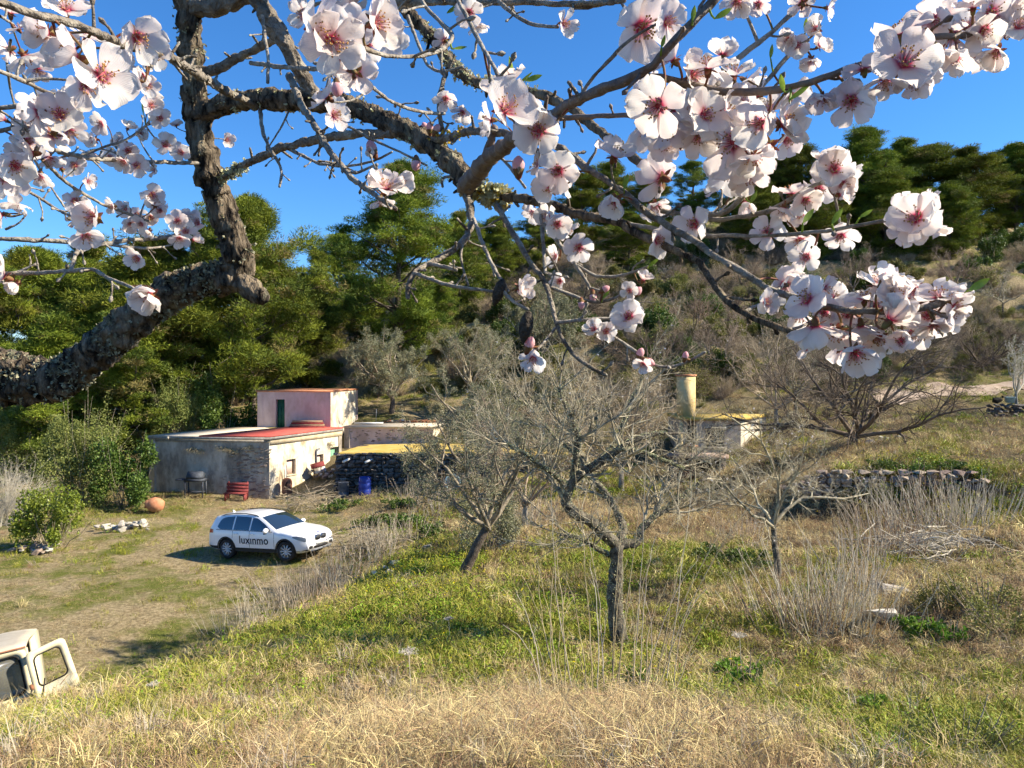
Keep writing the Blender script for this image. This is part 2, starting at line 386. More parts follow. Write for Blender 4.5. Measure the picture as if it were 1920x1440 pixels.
def pine_meshes(seed, H, rad, base=0.2, nl=30, dens=95, lean=0.0, open_=0.0):
    """Aleppo pine: returns trunk mesh and crown mesh, base at the origin"""
    r = np.random.default_rng(seed); n = 9; t = np.linspace(0, 1, n)
    tp = np.stack([lean * H * t ** 1.5 + 0.12 * np.cumsum(r.normal(size=n)) * 0.3, 0.12 * np.cumsum(r.normal(size=n)) * 0.3, H * 0.97 * t], -1)
    tp[0] = (0, 0, -0.4)
    Ptr = tp[None]; Rtr = (0.017 * H * (1 - 0.88 * t))[None]
    hh = np.sort(r.uniform(base, 0.98, nl)); u = (hh - base) / (1 - base)
    shape = np.clip(np.sin(np.pi * np.clip(u * 0.82 + 0.18, 0, 1)) ** 0.75, 0.16, 1) * r.uniform(0.55, 1.12, nl) * rad
    pos, _ = interp(np.repeat(Ptr, nl, 0), hh)
    az = np.arange(nl) * 2.4 + r.uniform(-0.5, 0.5, nl); el = np.radians(r.uniform(5, 25, nl) + 35 * u)
    npts = 5; Pl = np.empty((nl, npts, 3)); Pl[:, 0] = pos
    d = np.stack([np.cos(az) * np.cos(el), np.sin(az) * np.cos(el), np.sin(el)], -1)
    for j in range(1, npts):
        d = norm(d + 0.12 * r.normal(size=(nl, 3)) + np.array([0, 0, 0.06])); Pl[:, j] = Pl[:, j - 1] + d * (shape / (npts - 1))[:, None]
    Rl = (0.05 + 0.006 * H * (1 - u))[:, None] * np.linspace(1, 0.3, npts)[None] * 0.8
    P2, R2 = spawn(r, Pl, Rl, 8, (0.25, 0.6), (0.5, 1.25), 0.2, 0.18, 0.1, 3)
    wood = merge([tubes(Ptr, Rtr, 8), tubes(Pl, Rl, 5), tubes(P2, np.maximum(R2, 0.012), 3)])
    # needle clumps at the branchlets
    cs = np.concatenate([P2[:, -1], P2[:, 1], Pl[:, 3], Pl[:, -1], Pl[:, -1] + r.normal(size=Pl[:, -1].shape) * 0.3, tp[-1:] + r.normal(size=(6, 3)) * np.array([.35, .35, .3])])
    keep = r.uniform(size=len(cs)) > open_ + .10; cs = cs[keep]
    cr = r.uniform(0.24, 0.80, len(cs)) * (rad / 3.2) ** 0.6
    parts = []
    k = dens; ci = np.repeat(np.arange(len(cs)), k); dirs = unit_rand(r, len(ci)); dirs[:, 2] = dirs[:, 2] * 0.65
    rr = r.uniform(0.25, 1, len(ci)) ** 0.6
    c = cs[ci] + dirs * (cr[ci] * rr)[:, None] * np.array([1.05, 1.05, 0.68])
    dd = norm(dirs * 0.8 + np.array([0, 0, 0.35]) + 0.45 * r.normal(size=(len(ci), 3)))
    V, Fc = needle_tris(r, c, dd, r.uniform(0.14, 0.34, len(ci)), r.uniform(0.015, 0.029, len(ci)))
    cm = r.choice([0, 1, 2], len(cs), p=[.52, .40, .08])          # fresh, older and browning sprays
    return mesh_np('trunk', *wood, M['bark_dark'], smooth=True), mesh_np('crown', V, [Fc], [M['pine_needle'], M['pine_old'], M['pine_brown']], midx=[cm[ci]])

def bare_skeleton(r, trunk, rt, limbs, lp, sizes):
    pass

def twig_tree(seed, H, spread, trunk_h, nlimb=5, counts=(5, 6, 6, 2), rt=0.12, up=0.12, wmat='twig_grey', leaf=None, nleaf=0, lsize=(0.05, 0.012), flowers=0, lean=0.0, wob=0.16, fine=0.0035, name='branches', tm='bark_grey'):
    """bare orchard tree or shrub: trunk mesh, branches mesh, optional leaves/blossom mesh"""
    r = np.random.default_rng(seed); out = {}
    n = 6; t = np.linspace(0, 1, n); tp = np.stack([lean * trunk_h * t + 0.05 * np.cumsum(r.normal(size=n)) * trunk_h * .4, 0.05 * np.cumsum(r.normal(size=n)) * trunk_h * .4, trunk_h * t], -1); tp[0] = (0, 0, -0.3)
    Pt = tp[None]; Rt = (rt * (1.25 - 0.45 * t))[None]
    # limbs
    az = np.arange(nlimb) * 2 * math.pi / nlimb + r.uniform(-0.4, 0.4, nlimb); npts = 7
    Pl = np.empty((nlimb, npts, 3)); Pl[:, 0] = tp[-1] - np.array([0, 0, 0.03]) + r.normal(size=(nlimb, 3)) * 0.02
    el = np.radians(r.uniform(25, 65, nlimb)); L = np.hypot(H - trunk_h, spread) * r.uniform(0.65, 0.95, nlimb)
    d = np.stack([np.cos(az) * np.cos(el) * spread / max(H - trunk_h, .1), np.sin(az) * np.cos(el) * spread / max(H - trunk_h, .1), np.sin(el)], -1); d = norm(d)
    for j in range(1, npts):
        d = norm(d + wob * r.normal(size=(nlimb, 3)) + np.array([0, 0, up * 0.6])); Pl[:, j] = Pl[:, j - 1] + d * (L / (npts - 1))[:, None]
    Rl = rt * 0.6 * np.linspace(1, 0.25, npts)[None] * np.ones((nlimb, 1))
    P2, R2 = spawn(r, Pl, Rl, counts[0], (0.3, 0.6), (0.4, 1.1), 0.2, up, wob, 6, 0.6)
    P3, R3 = spawn(r, P2, R2, counts[1], (0.35, 0.65), (0.4, 1.1), 0.15, up, wob, 5, 0.6, rmin=fine * 1.6)
    P4, R4 = spawn(r, P3, R3, counts[2], (0.35, 0.75), (0.4, 1.2), 0.1, up, wob * 1.2, 4, 0.6, rmin=fine)
    lay = [tubes(Pl, Rl, 7), tubes(P2, R2, 5), tubes(P3, R3, 4), tubes(P4, R4, 3)]
    last = (P4, R4)
    if counts[3]:
        P5, R5 = spawn(r, P4, R4, counts[3], (0.3, 0.8), (0.5, 1.2), 0.1, up, wob * 1.3, 3, 0.7, rmin=fine * 0.75)
        lay.append(tubes(P5, R5, 3)); last = (P5, R5)
    out['trunk'] = mesh_np('trunk', *merge([tubes(Pt, Rt, 9)]), M[tm], smooth=True)
    out[name] = mesh_np(name, *merge(lay), M[wmat], smooth=True)
    if leaf:
        src = np.concatenate([P4.reshape(-1, 3), last[0].reshape(-1, 3)])
        c = src[r.integers(0, len(src), nleaf)] + r.normal(size=(nleaf, 3)) * 0.06
        V, Fq = leaf_quads(r, c, unit_rand(r, nleaf), lsize[0] * r.uniform(0.6, 1.3, nleaf), lsize[1] * r.uniform(0.7, 1.3, nleaf))
        out['foliage'] = mesh_np('foliage', V, [Fq], M[leaf])
    if flowers:
        src = last[0].reshape(-1, 3); c = src[r.integers(0, len(src), flowers)]; ci = np.repeat(np.arange(flowers), 5)
        a = np.tile(np.arange(5) * 1.2566, flowers); nn = unit_rand(r, flowers)[ci]; u = norm(np.cross(nn, [0.3, 0.2, 0.9])); v = np.cross(nn, u)
        d = norm(u * np.cos(a)[:, None] + v * np.sin(a)[:, None] + 0.3 * nn)
        V, Fq = leaf_quads(r, c[ci], d, 0.024, 0.010)
        out['blossom'] = mesh_np('blossom', V, [Fq], M['far_blossom'])
    return out

def place(name, meshes, loc, label, cat, group=None, rz=0, scale=1.0, tilt=(0, 0)):
    t = thing(name, loc, label, cat, group, rz)
    t.scale = scale if hasattr(scale, '__len__') else (scale,) * 3
    t.rotation_euler = (tilt[0], tilt[1], rz)
    for k, me in meshes.items():
        o = link(k, me, t)
        if k in ('branches', 'foliage', 'crown', 'blossom', 'stalks', 'stems', 'leaves', 'twigs'): o['kind'] = 'stuff'
    return t

def leafy_bush(seed, rx, ry, h, n, lsize, lm='green_leaf', lobes=9, twigm='twig_grey', stems=40, spiky=0.3, rough=.5):
    """rounded evergreen bush made of many small leaves on stems"""
    r = np.random.default_rng(seed)
    lc = np.stack([r.uniform(-.75, .75, lobes) * rx, r.uniform(-.75, .75, lobes) * ry, r.uniform(0.2, .85, lobes) * h], -1); lr = r.uniform(0.16, 0.42, lobes)
    i = r.integers(0, lobes, n); d = unit_rand(r, n); rad = r.uniform(0.2, 1, n) ** 0.45
    c = lc[i] + d * (rad * lr[i])[:, None] * np.array([rx, ry, h * 0.75]) + r.normal(size=(n, 3)) * 0.07 * min(1, h)
    # sprays reaching out of the outline
    sp = unit_rand(r, lobes * 5); si = r.integers(0, lobes * 5, n); out_ = r.uniform(size=n) < .22; tt_ = r.uniform(.4, 1.35, n)
    c[out_] = (lc[si % lobes] + sp[si] * (lr[si % lobes] * tt_)[:, None] * np.array([rx, ry, h]) + r.normal(size=(n, 3)) * .05 * min(1, h))[out_]
    c[:, 2] = np.maximum(c[:, 2], 0.03)
    V, Fq = leaf_quads(r, c, norm(d + 0.9 * r.normal(size=(n, 3)) + [0, 0, spiky]), lsize[0] * r.uniform(.6, 1.3, n), lsize[1] * r.uniform(.7, 1.3, n))
    e = lc[r.integers(0, lobes, stems)] + r.normal(size=(stems, 3)) * np.array([rx, ry, h]) * .3
    e[:, 2] = np.abs(e[:, 2]) + 0.1; b = e * np.array([.25, .25, 0]) + np.array([0, 0, -0.1])
    tt = np.linspace(0, 1, 5)[None, :, None]; Ps = b[:, None] * (1 - tt) + e[:, None] * tt + r.normal(size=(stems, 5, 3)) * 0.05 * h * .4
    Ps[:, 0] = b
    Rs = np.linspace(1, .3, 5)[None] * r.uniform(0.008, 0.02, stems)[:, None]
    return {'stems': mesh_np('stems', *merge([tubes(Ps, Rs, 4)]), M[twigm], smooth=True), 'foliage': mesh_np('foliage', V, [Fq], M[lm])}

def twig_shrub(seed, rx, h, n=60, counts=(7, 6), wmat='twig_brown', leaf=None, nleaf=0, flowers=0, fine=0.004):
    r = np.random.default_rng(seed)
    az = r.uniform(0, 6.283, n); el = np.radians(r.uniform(20, 85, n)); L = np.hypot(rx, h) * r.uniform(0.5, 0.85, n)
    d = norm(np.stack([np.cos(az) * np.cos(el) * rx, np.sin(az) * np.cos(el) * rx, np.sin(el) * h], -1))
    Ps = np.empty((n, 6, 3)); Ps[:, 0] = np.stack([r.normal(size=n) * .12 * rx, r.normal(size=n) * .12 * rx, np.full(n, -0.1)], -1)
    for j in range(1, 6): d = norm(d + .16 * r.normal(size=(n, 3))); Ps[:, j] = Ps[:, j - 1] + d * (L / 5)[:, None]
    Rs = np.linspace(1, .3, 6)[None] * r.uniform(fine * 2, fine * 4.5, n)[:, None]
    P2, R2 = spawn(r, Ps, Rs, counts[0], (.25, .55), (.3, 1.0), .2, .08, .18, 4, rmin=fine)
    P3, R3 = spawn(r, P2, R2, counts[1], (.3, .7), (.3, 1.1), .1, .06, .2, 3, rmin=fine * .8)
    out = {'branches': mesh_np('branches', *merge([tubes(Ps, Rs, 5), tubes(P2, R2, 3), tubes(P3, R3, 3)]), M[wmat], smooth=True)}
    if leaf:
        src = np.concatenate([P2.reshape(-1, 3), P3.reshape(-1, 3)]); c = src[r.integers(0, len(src), nleaf)] + r.normal(size=(nleaf, 3)) * .05
        V, Fq = leaf_quads(r, c, unit_rand(r, nleaf), .075 * r.uniform(.6, 1.3, nleaf), .022 * r.uniform(.7, 1.3, nleaf))
        out['foliage'] = mesh_np('foliage', V, [Fq], M[leaf])
    if flowers:
        src = P3.reshape(-1, 3); c = src[r.integers(0, len(src), flowers)]; ci = np.repeat(np.arange(flowers), 5)
        V, Fq = leaf_quads(r, c[ci], unit_rand(r, flowers * 5), .045, .02)
        out['blossom'] = mesh_np('blossom', V, [Fq], M['far_blossom'])
    return out

def cane_clump(seed, h, n, spread, m='stalk', lean=0.2, heads=0.0, side=3):
    r = np.random.default_rng(seed)
    b = np.stack([r.normal(size=n) * spread, r.normal(size=n) * spread * .7, np.full(n, -0.1)], -1)
    d = norm(np.stack([b[:, 0] / max(spread, .01) * lean + r.normal(size=n) * lean * .8, b[:, 1] / max(spread, .01) * lean + r.normal(size=n) * lean * .8, np.ones(n)], -1))
    L = h * r.uniform(.35, 1.05, n); Ps = np.empty((n, 6, 3)); Ps[:, 0] = b
    for j in range(1, 6): d = norm(d + .045 * r.normal(size=(n, 3)) + np.array([0, 0, -.01])); Ps[:, j] = Ps[:, j - 1] + d * (L / 5)[:, None]
    Rs = np.linspace(1, .35, 6)[None] * r.uniform(.005, .013, n)[:, None]
    P2, R2 = spawn(r, Ps, Rs, side, (.08, .28), (.3, .8), .35, .15, .08, 3, .55, rmin=.0016)
    return {'stalks': mesh_np('stalks', *merge([tubes(Ps, Rs, 5), tubes(P2, R2, 3)]), M[m], smooth=True)}

# ------------------------------------------------------------------ pines
def build_pines():
    var = {}
    for i, (H, rad, base, nl, op) in enumerate([(14, 4.4, .06, 46, 0), (15, 4.0, .10, 44, .03), (13, 4.9, .06, 46, 0), (16, 3.9, .16, 40, .12), (11, 4.0, .04, 42, 0)]):
        tr, cr = pine_meshes(100 + i, H, rad, base, nl, 170, lean=[0, .03, -.03, .05, 0][i], open_=op); var[i] = (H, rad, tr, cr)
    # (column, distance, row of the tip, variant, width factor, label)
    L = [(60, 50, 470, 2, 1.15, 'dark pine rising behind the bright green yard bush', None),
         (-60, 47, 440, 0, 1.1, 'broad pine beyond the pale leafless shrub at the yard corner', None),
         (165, 56, 455, 0, 1.1, 'pine standing between the dark pine and the bright tall pine', None),
         (300, 50, 455, 4, 1.4, 'low branched pine shading the back of the farmhouse', None),
         (470, 51, 375, 2, 1.0, 'bright green bushy pine directly behind the red roofed farmhouse', None),
         (575, 58, 520, 4, 1.0, 'small shaded pine in the gap beside the pink rooftop room', None),
         (745, 60, 300, 1, 1.15, 'tall open limbed pine behind the pink rooftop room', None),
         (860, 74, 400, 0, 1.0, 'rounded pine half hidden behind the tall open limbed pine', None),
         (590, 74, 470, 3, 1.0, 'narrow dark pine further up the slope behind the pink room', None),
         (680, 66, 540, 4, 1.1, 'squat pine under the tall open limbed pine', None),
         (385, 58, 430, 0, 1.1, 'pine filling the gap behind the bright bushy pine', None), (235, 46.5, 560, 4, 1.3, 'low dark pine close behind the round grey green bush', None),
         (110, 45, 600, 4, 1.3, 'low dark pine behind the pale leafless shrub', None), (810, 66, 520, 4, 1.2, 'spreading young pine above the slab roofed block', None), (500, 70, 470, 1, 1.2, 'shaded pine in the dip behind the bright bushy pine', None),
         (640, 80, 440, 2, 1.1, 'round pine on the rise between the dark narrow pine and the tall open limbed pine', None)]
    for px, d, top, v, wf, lab, g in L: L_place(var, px, d, top, v, wf, lab, g, L.index((px, d, top, v, wf, lab, g)))
    g = 'pines along the hilltop'
    lab = 'green pine in the row of pines along the hilltop'
    ridge = [(930, 84, 410, 4), (1010, 88, 395, 0), (1090, 90, 325, 1), (1150, 94, 305, 2), (1225, 92, 330, 0), (1300, 94, 300, 3), (1375, 92, 305, 0), (1440, 95, 290, 1),
             (1500, 92, 275, 2), (1575, 96, 285, 4), (1632, 88, 236, 1), (1690, 94, 262, 0), (1745, 92, 275, 2), (1810, 90, 282, 0), (1868, 98, 300, 4), (1905, 92, 266, 1), (1965, 94, 262, 2),
             (1180, 82, 400, 4), (1420, 84, 350, 4), (1530, 82, 345, 0), (1660, 84, 330, 4), (1780, 83, 345, 4)]
    own = {1632: 'tallest pine of the hilltop row', 1905: 'dark pine at the end of the hilltop row above the white almond', 930: 'first small pine of the hilltop row, next to the tall open limbed pine', 1090: 'slender pine of the hilltop row behind the bare orchard'}
    for i, (px, d, top, v) in enumerate(ridge): L_place(var, px, d, top, v, 1.25 + 0.4 * random.random(), own.get(px, lab if d > 86 else 'low spreading pine on the slope in front of the hilltop row'), None if px in own else g if d > 86 else 'pines in front of the hilltop row', i)
def L_place(var, px, d, top, v, wf, lab, g, i):
    H, rad, tr, cr = var[v]; b = gd(px, d); s = (CZ + (HOR - top) / F * d - b.z) / H
    place('pine_tree', {'trunk': tr, 'crown': cr}, b, lab, 'pine tree', g, rz=i * 1.7 + px, scale=(min(s, 1.45) * wf, min(s, 1.45) * wf, s))
build_pines()

# ------------------------------------------------------------------ broadleaf trees, bushes, shrubs
def build_orchard():
    ol = twig_tree(31, 4.4, 2.4, 1.35, 8, (6, 5, 5, 3), .13, .10, 'twig_grey', 'olive_leaf', 21000, (.055, .011), flowers=30, lean=.5, wob=.2, fine=.004, tm='bark_dark')
    place('olive_tree', ol, gp(866, 1082), 'grey green olive tree with leaning dark trunk beside the stone edged bank', 'olive tree', rz=0, scale=.92)
    ol2 = twig_tree(32, 4.5, 2.7, .9, 8, (6, 5, 5, 3), .14, .06, 'twig_grey', 'olive_leaf', 44000, (.07, .016), wob=.2, fine=.005, tm='bark_dark')
    sk = leafy_bush(75, .9, .8, 1.7, 9000, (.06, .014), 'olive_leaf', 12, stems=50)
    place('bush', sk, gp(915, 1035), 'grey olive suckers growing beside the leaning olive trunk', 'bush')
    place('olive_tree', ol2, gd(735, 51), 'pale olive tree on the slope just behind the pink rooftop room', 'olive tree', rz=1, scale=1.15)
    place('olive_tree', ol2, gd(915, 40), 'olive tree growing against the yellow roofed shed', 'olive tree', rz=2.6, scale=1.2)
    place('olive_tree', ol2, gd(1010, 56), 'olive tree further back behind the yellow roofed shed', 'olive tree', rz=4, scale=1.3)
    place('olive_tree', ol, gd(900, 50), 'grey olive tree on the rise behind the long yellow roof', 'olive tree', rz=2.1, scale=1.25)
    # big bare tree by the field wall
    bt = twig_tree(41, 3.4, 4.4, .35, 10, (8, 7, 7, 2), .15, .03, 'twig_dark', wob=.17, fine=.0045, tm='bark_dark')
    place('bare_tree', bt, gp(1600, 836), 'wide spreading bare tree with dark crooked limbs above the dry stone wall', 'bare tree', scale=1.05, rz=.4)
    a1 = twig_tree(51, 3.6, 2.2, 1.1, 5, (6, 7, 6, 2), .065, .1, 'twig_grey', flowers=90, fine=.0033, wob=.24, lean=.15, tm='bark_lichen')
    a2 = twig_tree(52, 3.4, 2.4, .7, 6, (6, 7, 7, 2), .08, .1, 'twig_brown', flowers=60, fine=.004)
    place('almond_tree', a1, gp(1460, 1085), 'thin pale trunked almond tree with a few blossoms beside the cane thicket', 'almond tree', rz=2.2, scale=(1.0, 1.0, 1.0))
    place('almond_tree', a2, gd(1165, 34), 'brown twiggy almond tree between the shed and the yellow chimney', 'almond tree', rz=.6, scale=1.35)
    place('almond_tree', a2, gd(1455, 42), 'twiggy almond tree dotted with blossom behind the barred window hut', 'almond tree', rz=2.9, scale=1.4)
    place('almond_tree', a1, gd(1490, 44), 'blossom dotted almond tree on the terrace above the hut', 'almond tree', rz=4.9, scale=1.3)
    place('almond_tree', a1, gd(1100, 45), 'tangled almond tree between the two yellow roofs', 'almond tree', rz=1.2, scale=1.4)
    place('almond_tree', a2, gd(985, 24.5), 'bare almond tree beside the leaning olive', 'almond tree', rz=5.2, scale=1.1)
    a3 = twig_tree(53, 4.6, 1.9, 1.2, 5, (5, 5, 5, 2), .1, .16, 'twig_pale', 'green_leaf', 1800, (.05, .016), flowers=700, fine=.005)
    place('almond_tree', a3, gd(1908, 42), 'pale trunked young almond in full white blossom beside the dark low wall', 'almond tree', scale=.85)
    gh = 'bare trees on the hillside terraces'; lab = 'bare brown twiggy tree on the hillside terraces'
    r = np.random.default_rng(5)
    spots = [(1300, 62), (1180, 64), (1080, 66), (1390, 60), (1480, 58), (1560, 56), (1660, 60), (1250, 74), (1120, 78), (1390, 72), (1500, 70), (1840, 54), (1730, 52), (1880, 66), (1000, 70), (1600, 72), (1350, 52), (1220, 52), (1790, 70), (1550, 47), (1450, 52)]
    for i, (px, d) in enumerate(spots):
        place('bare_tree', [a2, a1, bt][i % 3 if i % 4 else 0], gd(px, d), 'bare brown twiggy tree ' + ('just below the hilltop pines' if d > 69 else 'on the slope above the ochre hut' if px < 1420 and d < 63 else 'midway up the slope behind the olives' if px < 1300 else 'on the terraces around the earth track'), 'bare tree', gh + (' high' if d > 69 else ' above the hut' if px < 1420 and d < 63 else ' behind the olives' if px < 1300 else ' by the track'), rz=i * 1.3, scale=(.95 + .35 * r.random()) * (.75 if (i % 3 == 2 and i % 4) else 1))
    # hillside scrub
    s1 = twig_shrub(61, 1.3, 1.5); s2 = twig_shrub(62, 1.1, 1.2, leaf='scrub_leaf', nleaf=5000); s3 = leafy_bush(63, 1.3, 1.2, 1.4, 9000, (.10, .03), 'scrub_leaf'); s4 = leafy_bush(64, 1.2, 1.2, 1.6, 9000, (.11, .035), 'green_leaf')
    names = [('shrub', s1, 'leafless brown shrub among the hillside scrub'), ('shrub', s2, 'olive brown shrub among the hillside scrub'), ('bush', s3, 'dull green bush among the hillside scrub'), ('bush', s4, 'dark green bush among the hillside scrub')]
    n = 0
    for i in range(700):
        px = r.uniform(560, 1990); d = r.uniform(47, 92)
        if px < 900 and d < 56: continue
        if 1640 < px and 44 < d < 51: continue
        k = r.choice(4, p=[.32, .28, .22, .18]); nm, ms, lab = names[k]
        zone = 'just below the hilltop pines' if d > 72 else 'on the slope behind the yellow roofed shed' if d < 58 and px < 1250 else 'on the terrace above the ochre hut' if d < 58 else 'midway up the slope behind the olives' if px < 1200 else 'midway up the terraces above the earth track'
        place(nm, ms, gd(px, d), lab.replace('among the hillside scrub', zone), nm, 'hillside scrub ' + zone, rz=r.uniform(0, 6.28), scale=r.uniform(.7, 1.65)); n += 1
        if n >= 290: break
    global SCRUB; SCRUB = [s1['branches'], s2['branches'], s2['foliage'], s3['foliage']]
    # left side bushes
    lb = leafy_bush(71, 2.3, 2.0, 4.6, 26000, (.10, .028), 'bush_leaf', 22, stems=90)
    place('bush', lb, gd(150, 38.2), 'large round grey green bush at the corner of the farmhouse', 'bush')
    lb2 = leafy_bush(72, 1.5, 1.4, 3.0, 12000, (.11, .05), 'green_leaf', 10)
    place('bush', lb2, gd(232, 37.6), 'glossy dark green bush against the stained farmhouse wall', 'bush')
    iv = leafy_bush(73, 1.2, 1.0, 2.2, 6500, (.09, .045), 'ivy_leaf', 16)
    place('bush', iv, gp(98, 1028), 'bright leafy green bush beside the rubble heap in the yard', 'bush')
    tw = twig_shrub(74, 2.0, 2.8, 70, (7, 6), 'twig_pale')
    place('shrub', tw, gp(10, 985), 'pale leafless shrub next to the bright green yard bush', 'shrub')
    place('bush', lb, gd(40, 44), 'tall grey green bush under the dark pine', 'bush', rz=2, scale=.95)
    place('bush', lb, gd(330, 47), 'shaded bush behind the farmhouse roof', 'bush', rz=4, scale=.9)
    place('bush', lb2, gd(420, 48), 'dark bush in the pine shade behind the roof', 'bush', rz=1, scale=1.2)
build_orchard()

# the lichened almond in the middle of the picture, its limbs drawn one by one
def build_mid_tree():
    b = gp(1160, 1218); d0 = b.y
    root = thing('almond_tree', b, 'lichen covered bare almond tree with forked crooked limbs in the dry grass', 'almond tree')
    r = np.random.default_rng(81)
    def pt(px, py, dd=0): return np.array(P(px, py, d0 + dd)) - np.array(b)
    limbs = [('trunk', [(1162, 1230, 0, 36), (1158, 1180, 0, 30), (1152, 1120, 0, 28), (1156, 1060, 0, 26), (1158, 1020, 0, 28)]),
             ('limb', [(1158, 1022, 0, 24), (1130, 1000, -.1, 22), (1105, 975, -.2, 20), (1075, 962, -.3, 18), (1058, 950, -.35, 17), (1065, 925, -.4, 16), (1075, 898, -.4, 16), (1100, 880, -.4, 15), (1130, 865, -.45, 14), (1165, 840, -.5, 12), (1200, 820, -.5, 9), (1240, 812, -.4, 6), (1285, 812, -.2, 4)]),
             ('limb', [(1158, 1022, 0, 20), (1175, 1020, .05, 18), (1195, 1020, .1, 16), (1205, 990, .2, 14), (1225, 970, .3, 12), (1260, 945, .4, 10), (1295, 920, .5, 7), (1330, 890, .6, 4)]),
             ('limb', [(1160, 1015, 0, 17), (1170, 990, .2, 15), (1155, 960, .4, 13), (1140, 930, .6, 12), (1115, 900, .8, 10), (1090, 860, 1.0, 9), (1075, 810, 1.1, 7), (1080, 760, 1.2, 5)]),
             ('limb', [(1075, 898, -.4, 12), (1078, 860, -.5, 11), (1085, 820, -.6, 9), (1070, 780, -.8, 7), (1050, 740, -.9, 5), (1040, 700, -.9, 3)]),
             ('limb', [(1065, 915, -.4, 9), (1040, 890, -.6, 8), (1010, 870, -.8, 7), (975, 845, -1, 5), (930, 825, -1.1, 3)]),
             ('limb', [(1142, 1042, 0, 9), (1115, 1025, -.2, 8), (1085, 1008, -.4, 7), (1050, 1003, -.5, 4)]),
             ('limb', [(1130, 865, -.45, 9), (1160, 820, -.2, 8), (1175, 770, 0, 6), (1200, 720, .1, 4), (1215, 670, .1, 2.5)]),
             ('limb', [(1165, 840, -.5, 8), (1210, 850, -.8, 7), (1260, 870, -1, 5), (1300, 885, -1.1, 3)]),
             ('limb', [(1090, 860, 1.0, 7), (1040, 820, 1.3, 6), (1000, 770, 1.6, 5), (960, 740, 1.8, 3)])]
    allP = []; allR = []
    def resample(pts, n):
        p = np.array([pt(a, bb, c) for a, bb, c, w in pts]); rr = np.array([w / 2 / F * d0 for *_, w in pts])
        s = np.concatenate([[0], np.cumsum(np.linalg.norm(np.diff(p, axis=0), axis=1))]); q = np.linspace(0, s[-1], n)
        return np.stack([np.interp(q, s, p[:, k]) for k in range(3)], -1), np.interp(q, s, rr)
    for i, (nm, pts) in enumerate(limbs):
        p, rr = resample(pts, 22); p[1:-1] += r.normal(size=p[1:-1].shape) * .007
        rr = rr * (1 + .10 * r.normal(size=len(rr)))
        mb = MB(); mb.tube(p, rr, 9, ref=(0.1, 1, 0.1)); mb.build(nm, M['bark_lichen'], root, smooth=True)
        if i: allP.append(p); allR.append(rr)
        else: tP, tR = p, rr
    allP = np.array(allP); allR = np.array(allR)
    P2, R2 = spawn(r, allP, allR, 10, None, (.5, 1.2), .3, .22, .16, 6, .5, abslen=(.5, 1.3), rmin=.006)
    P3, R3 = spawn(r, P2, R2, 7, (.3, .75), (.4, 1.1), .1, .12, .18, 5, .6, rmin=.0035)
    P4, R4 = spawn(r, P3, R3, 4, (.3, .8), (.4, 1.2), .05, .08, .24, 3, .7, rmin=.0024)
    P5, R5 = spawn(r, P4, R4, 2, (.3, .7), (.4, 1.3), .05, .05, .2, 3, .7, rmin=.002)
    tag(link('twigs', mesh_np('twigs', *merge([tubes(P2, R2, 5), tubes(P3, R3, 4), tubes(P4, R4, 3), tubes(P5, R5, 3)]), M['twig_grey'], smooth=True), root), kind='stuff')
    n = 60; src = P4.reshape(-1, 3); c = src[r.integers(0, len(src), n)]; ci = np.repeat(np.arange(n), 5)
    V, Fq = leaf_quads(r, c[ci], unit_rand(r, n * 5), .018, .008); tag(link('blossom', mesh_np('blossom', V, [Fq], M['far_blossom']), root), kind='stuff')
    # lichen crust tufts on the upper side of the limbs
    allP = np.concatenate([allP, tP[None]]); allR = np.concatenate([allR, tR[None]])
    k = 9500; li = r.integers(0, len(allP), k); t = r.uniform(0, .9, k); pos, tan = interp(allP[li], t)
    rad = allR[li, (t * 21).astype(int)]; dr = unit_rand(r, k); dr[:, 2] = np.abs(dr[:, 2]); dr = norm(dr - (dr * tan).sum(1, keepdims=True) * tan)
    V, Fq = leaf_quads(r, pos + dr * rad[:, None] * .9, norm(dr + .5 * r.normal(size=(k, 3))), r.uniform(.012, .03, k), r.uniform(.006, .012, k))
    tag(link('lichen', mesh_np('lichen', V, [Fq], M['lichen']), root), kind='stuff')
build_mid_tree()
# ------------------------------------------------------------------ buildings
M['plaster_lit'] = mat('plaster_sunlit_cream', (0.52, 0.45, 0.33), (0.76, 0.70, 0.57), 1.6, .9, .5, 14, c3=(.36, .26, .15), c3scale=1.5, c3amt=.54, stretch=(1, 1, .55))  # paler cream on sun-facing walls only, sunlight worked into the plaster colour
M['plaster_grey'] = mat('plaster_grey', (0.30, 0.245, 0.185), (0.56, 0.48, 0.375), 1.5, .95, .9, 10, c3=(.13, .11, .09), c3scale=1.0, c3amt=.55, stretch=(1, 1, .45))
M['plaster_pink'] = mat('plaster_pink', (0.46, 0.33, 0.285), (0.63, 0.49, 0.43), 1.2, .95, .4, 10, c3=(.44, .32, .24), c3scale=.8, c3amt=.58, stretch=(1, 1, .5))
M['plaster_ochre'] = mat('plaster_ochre', (0.52, 0.38, 0.17), (0.66, 0.52, 0.28), 2.0, .9, .5, 12)
M['plaster_hut'] = mat('plaster_hut', (0.56, 0.40, 0.28), (0.70, 0.54, 0.39), 1.6, .95, .5, 12, c3=(.28, .20, .14), c3scale=1.2, c3amt=.58)
M['red_roof'] = mat('red_roof', (0.42, 0.075, 0.06), (0.52, 0.12, 0.09), 2.5, .85, .3, 8, c3=(.50, .30, .22), c3scale=.7, c3amt=.66)
M['pale_roof'] = mat('pale_roof', (0.44, 0.37, 0.28), (0.60, 0.53, 0.42), 2.0, .9, .3, 10, c3=(.36, .30, .22), c3scale=1.0, c3amt=.6)
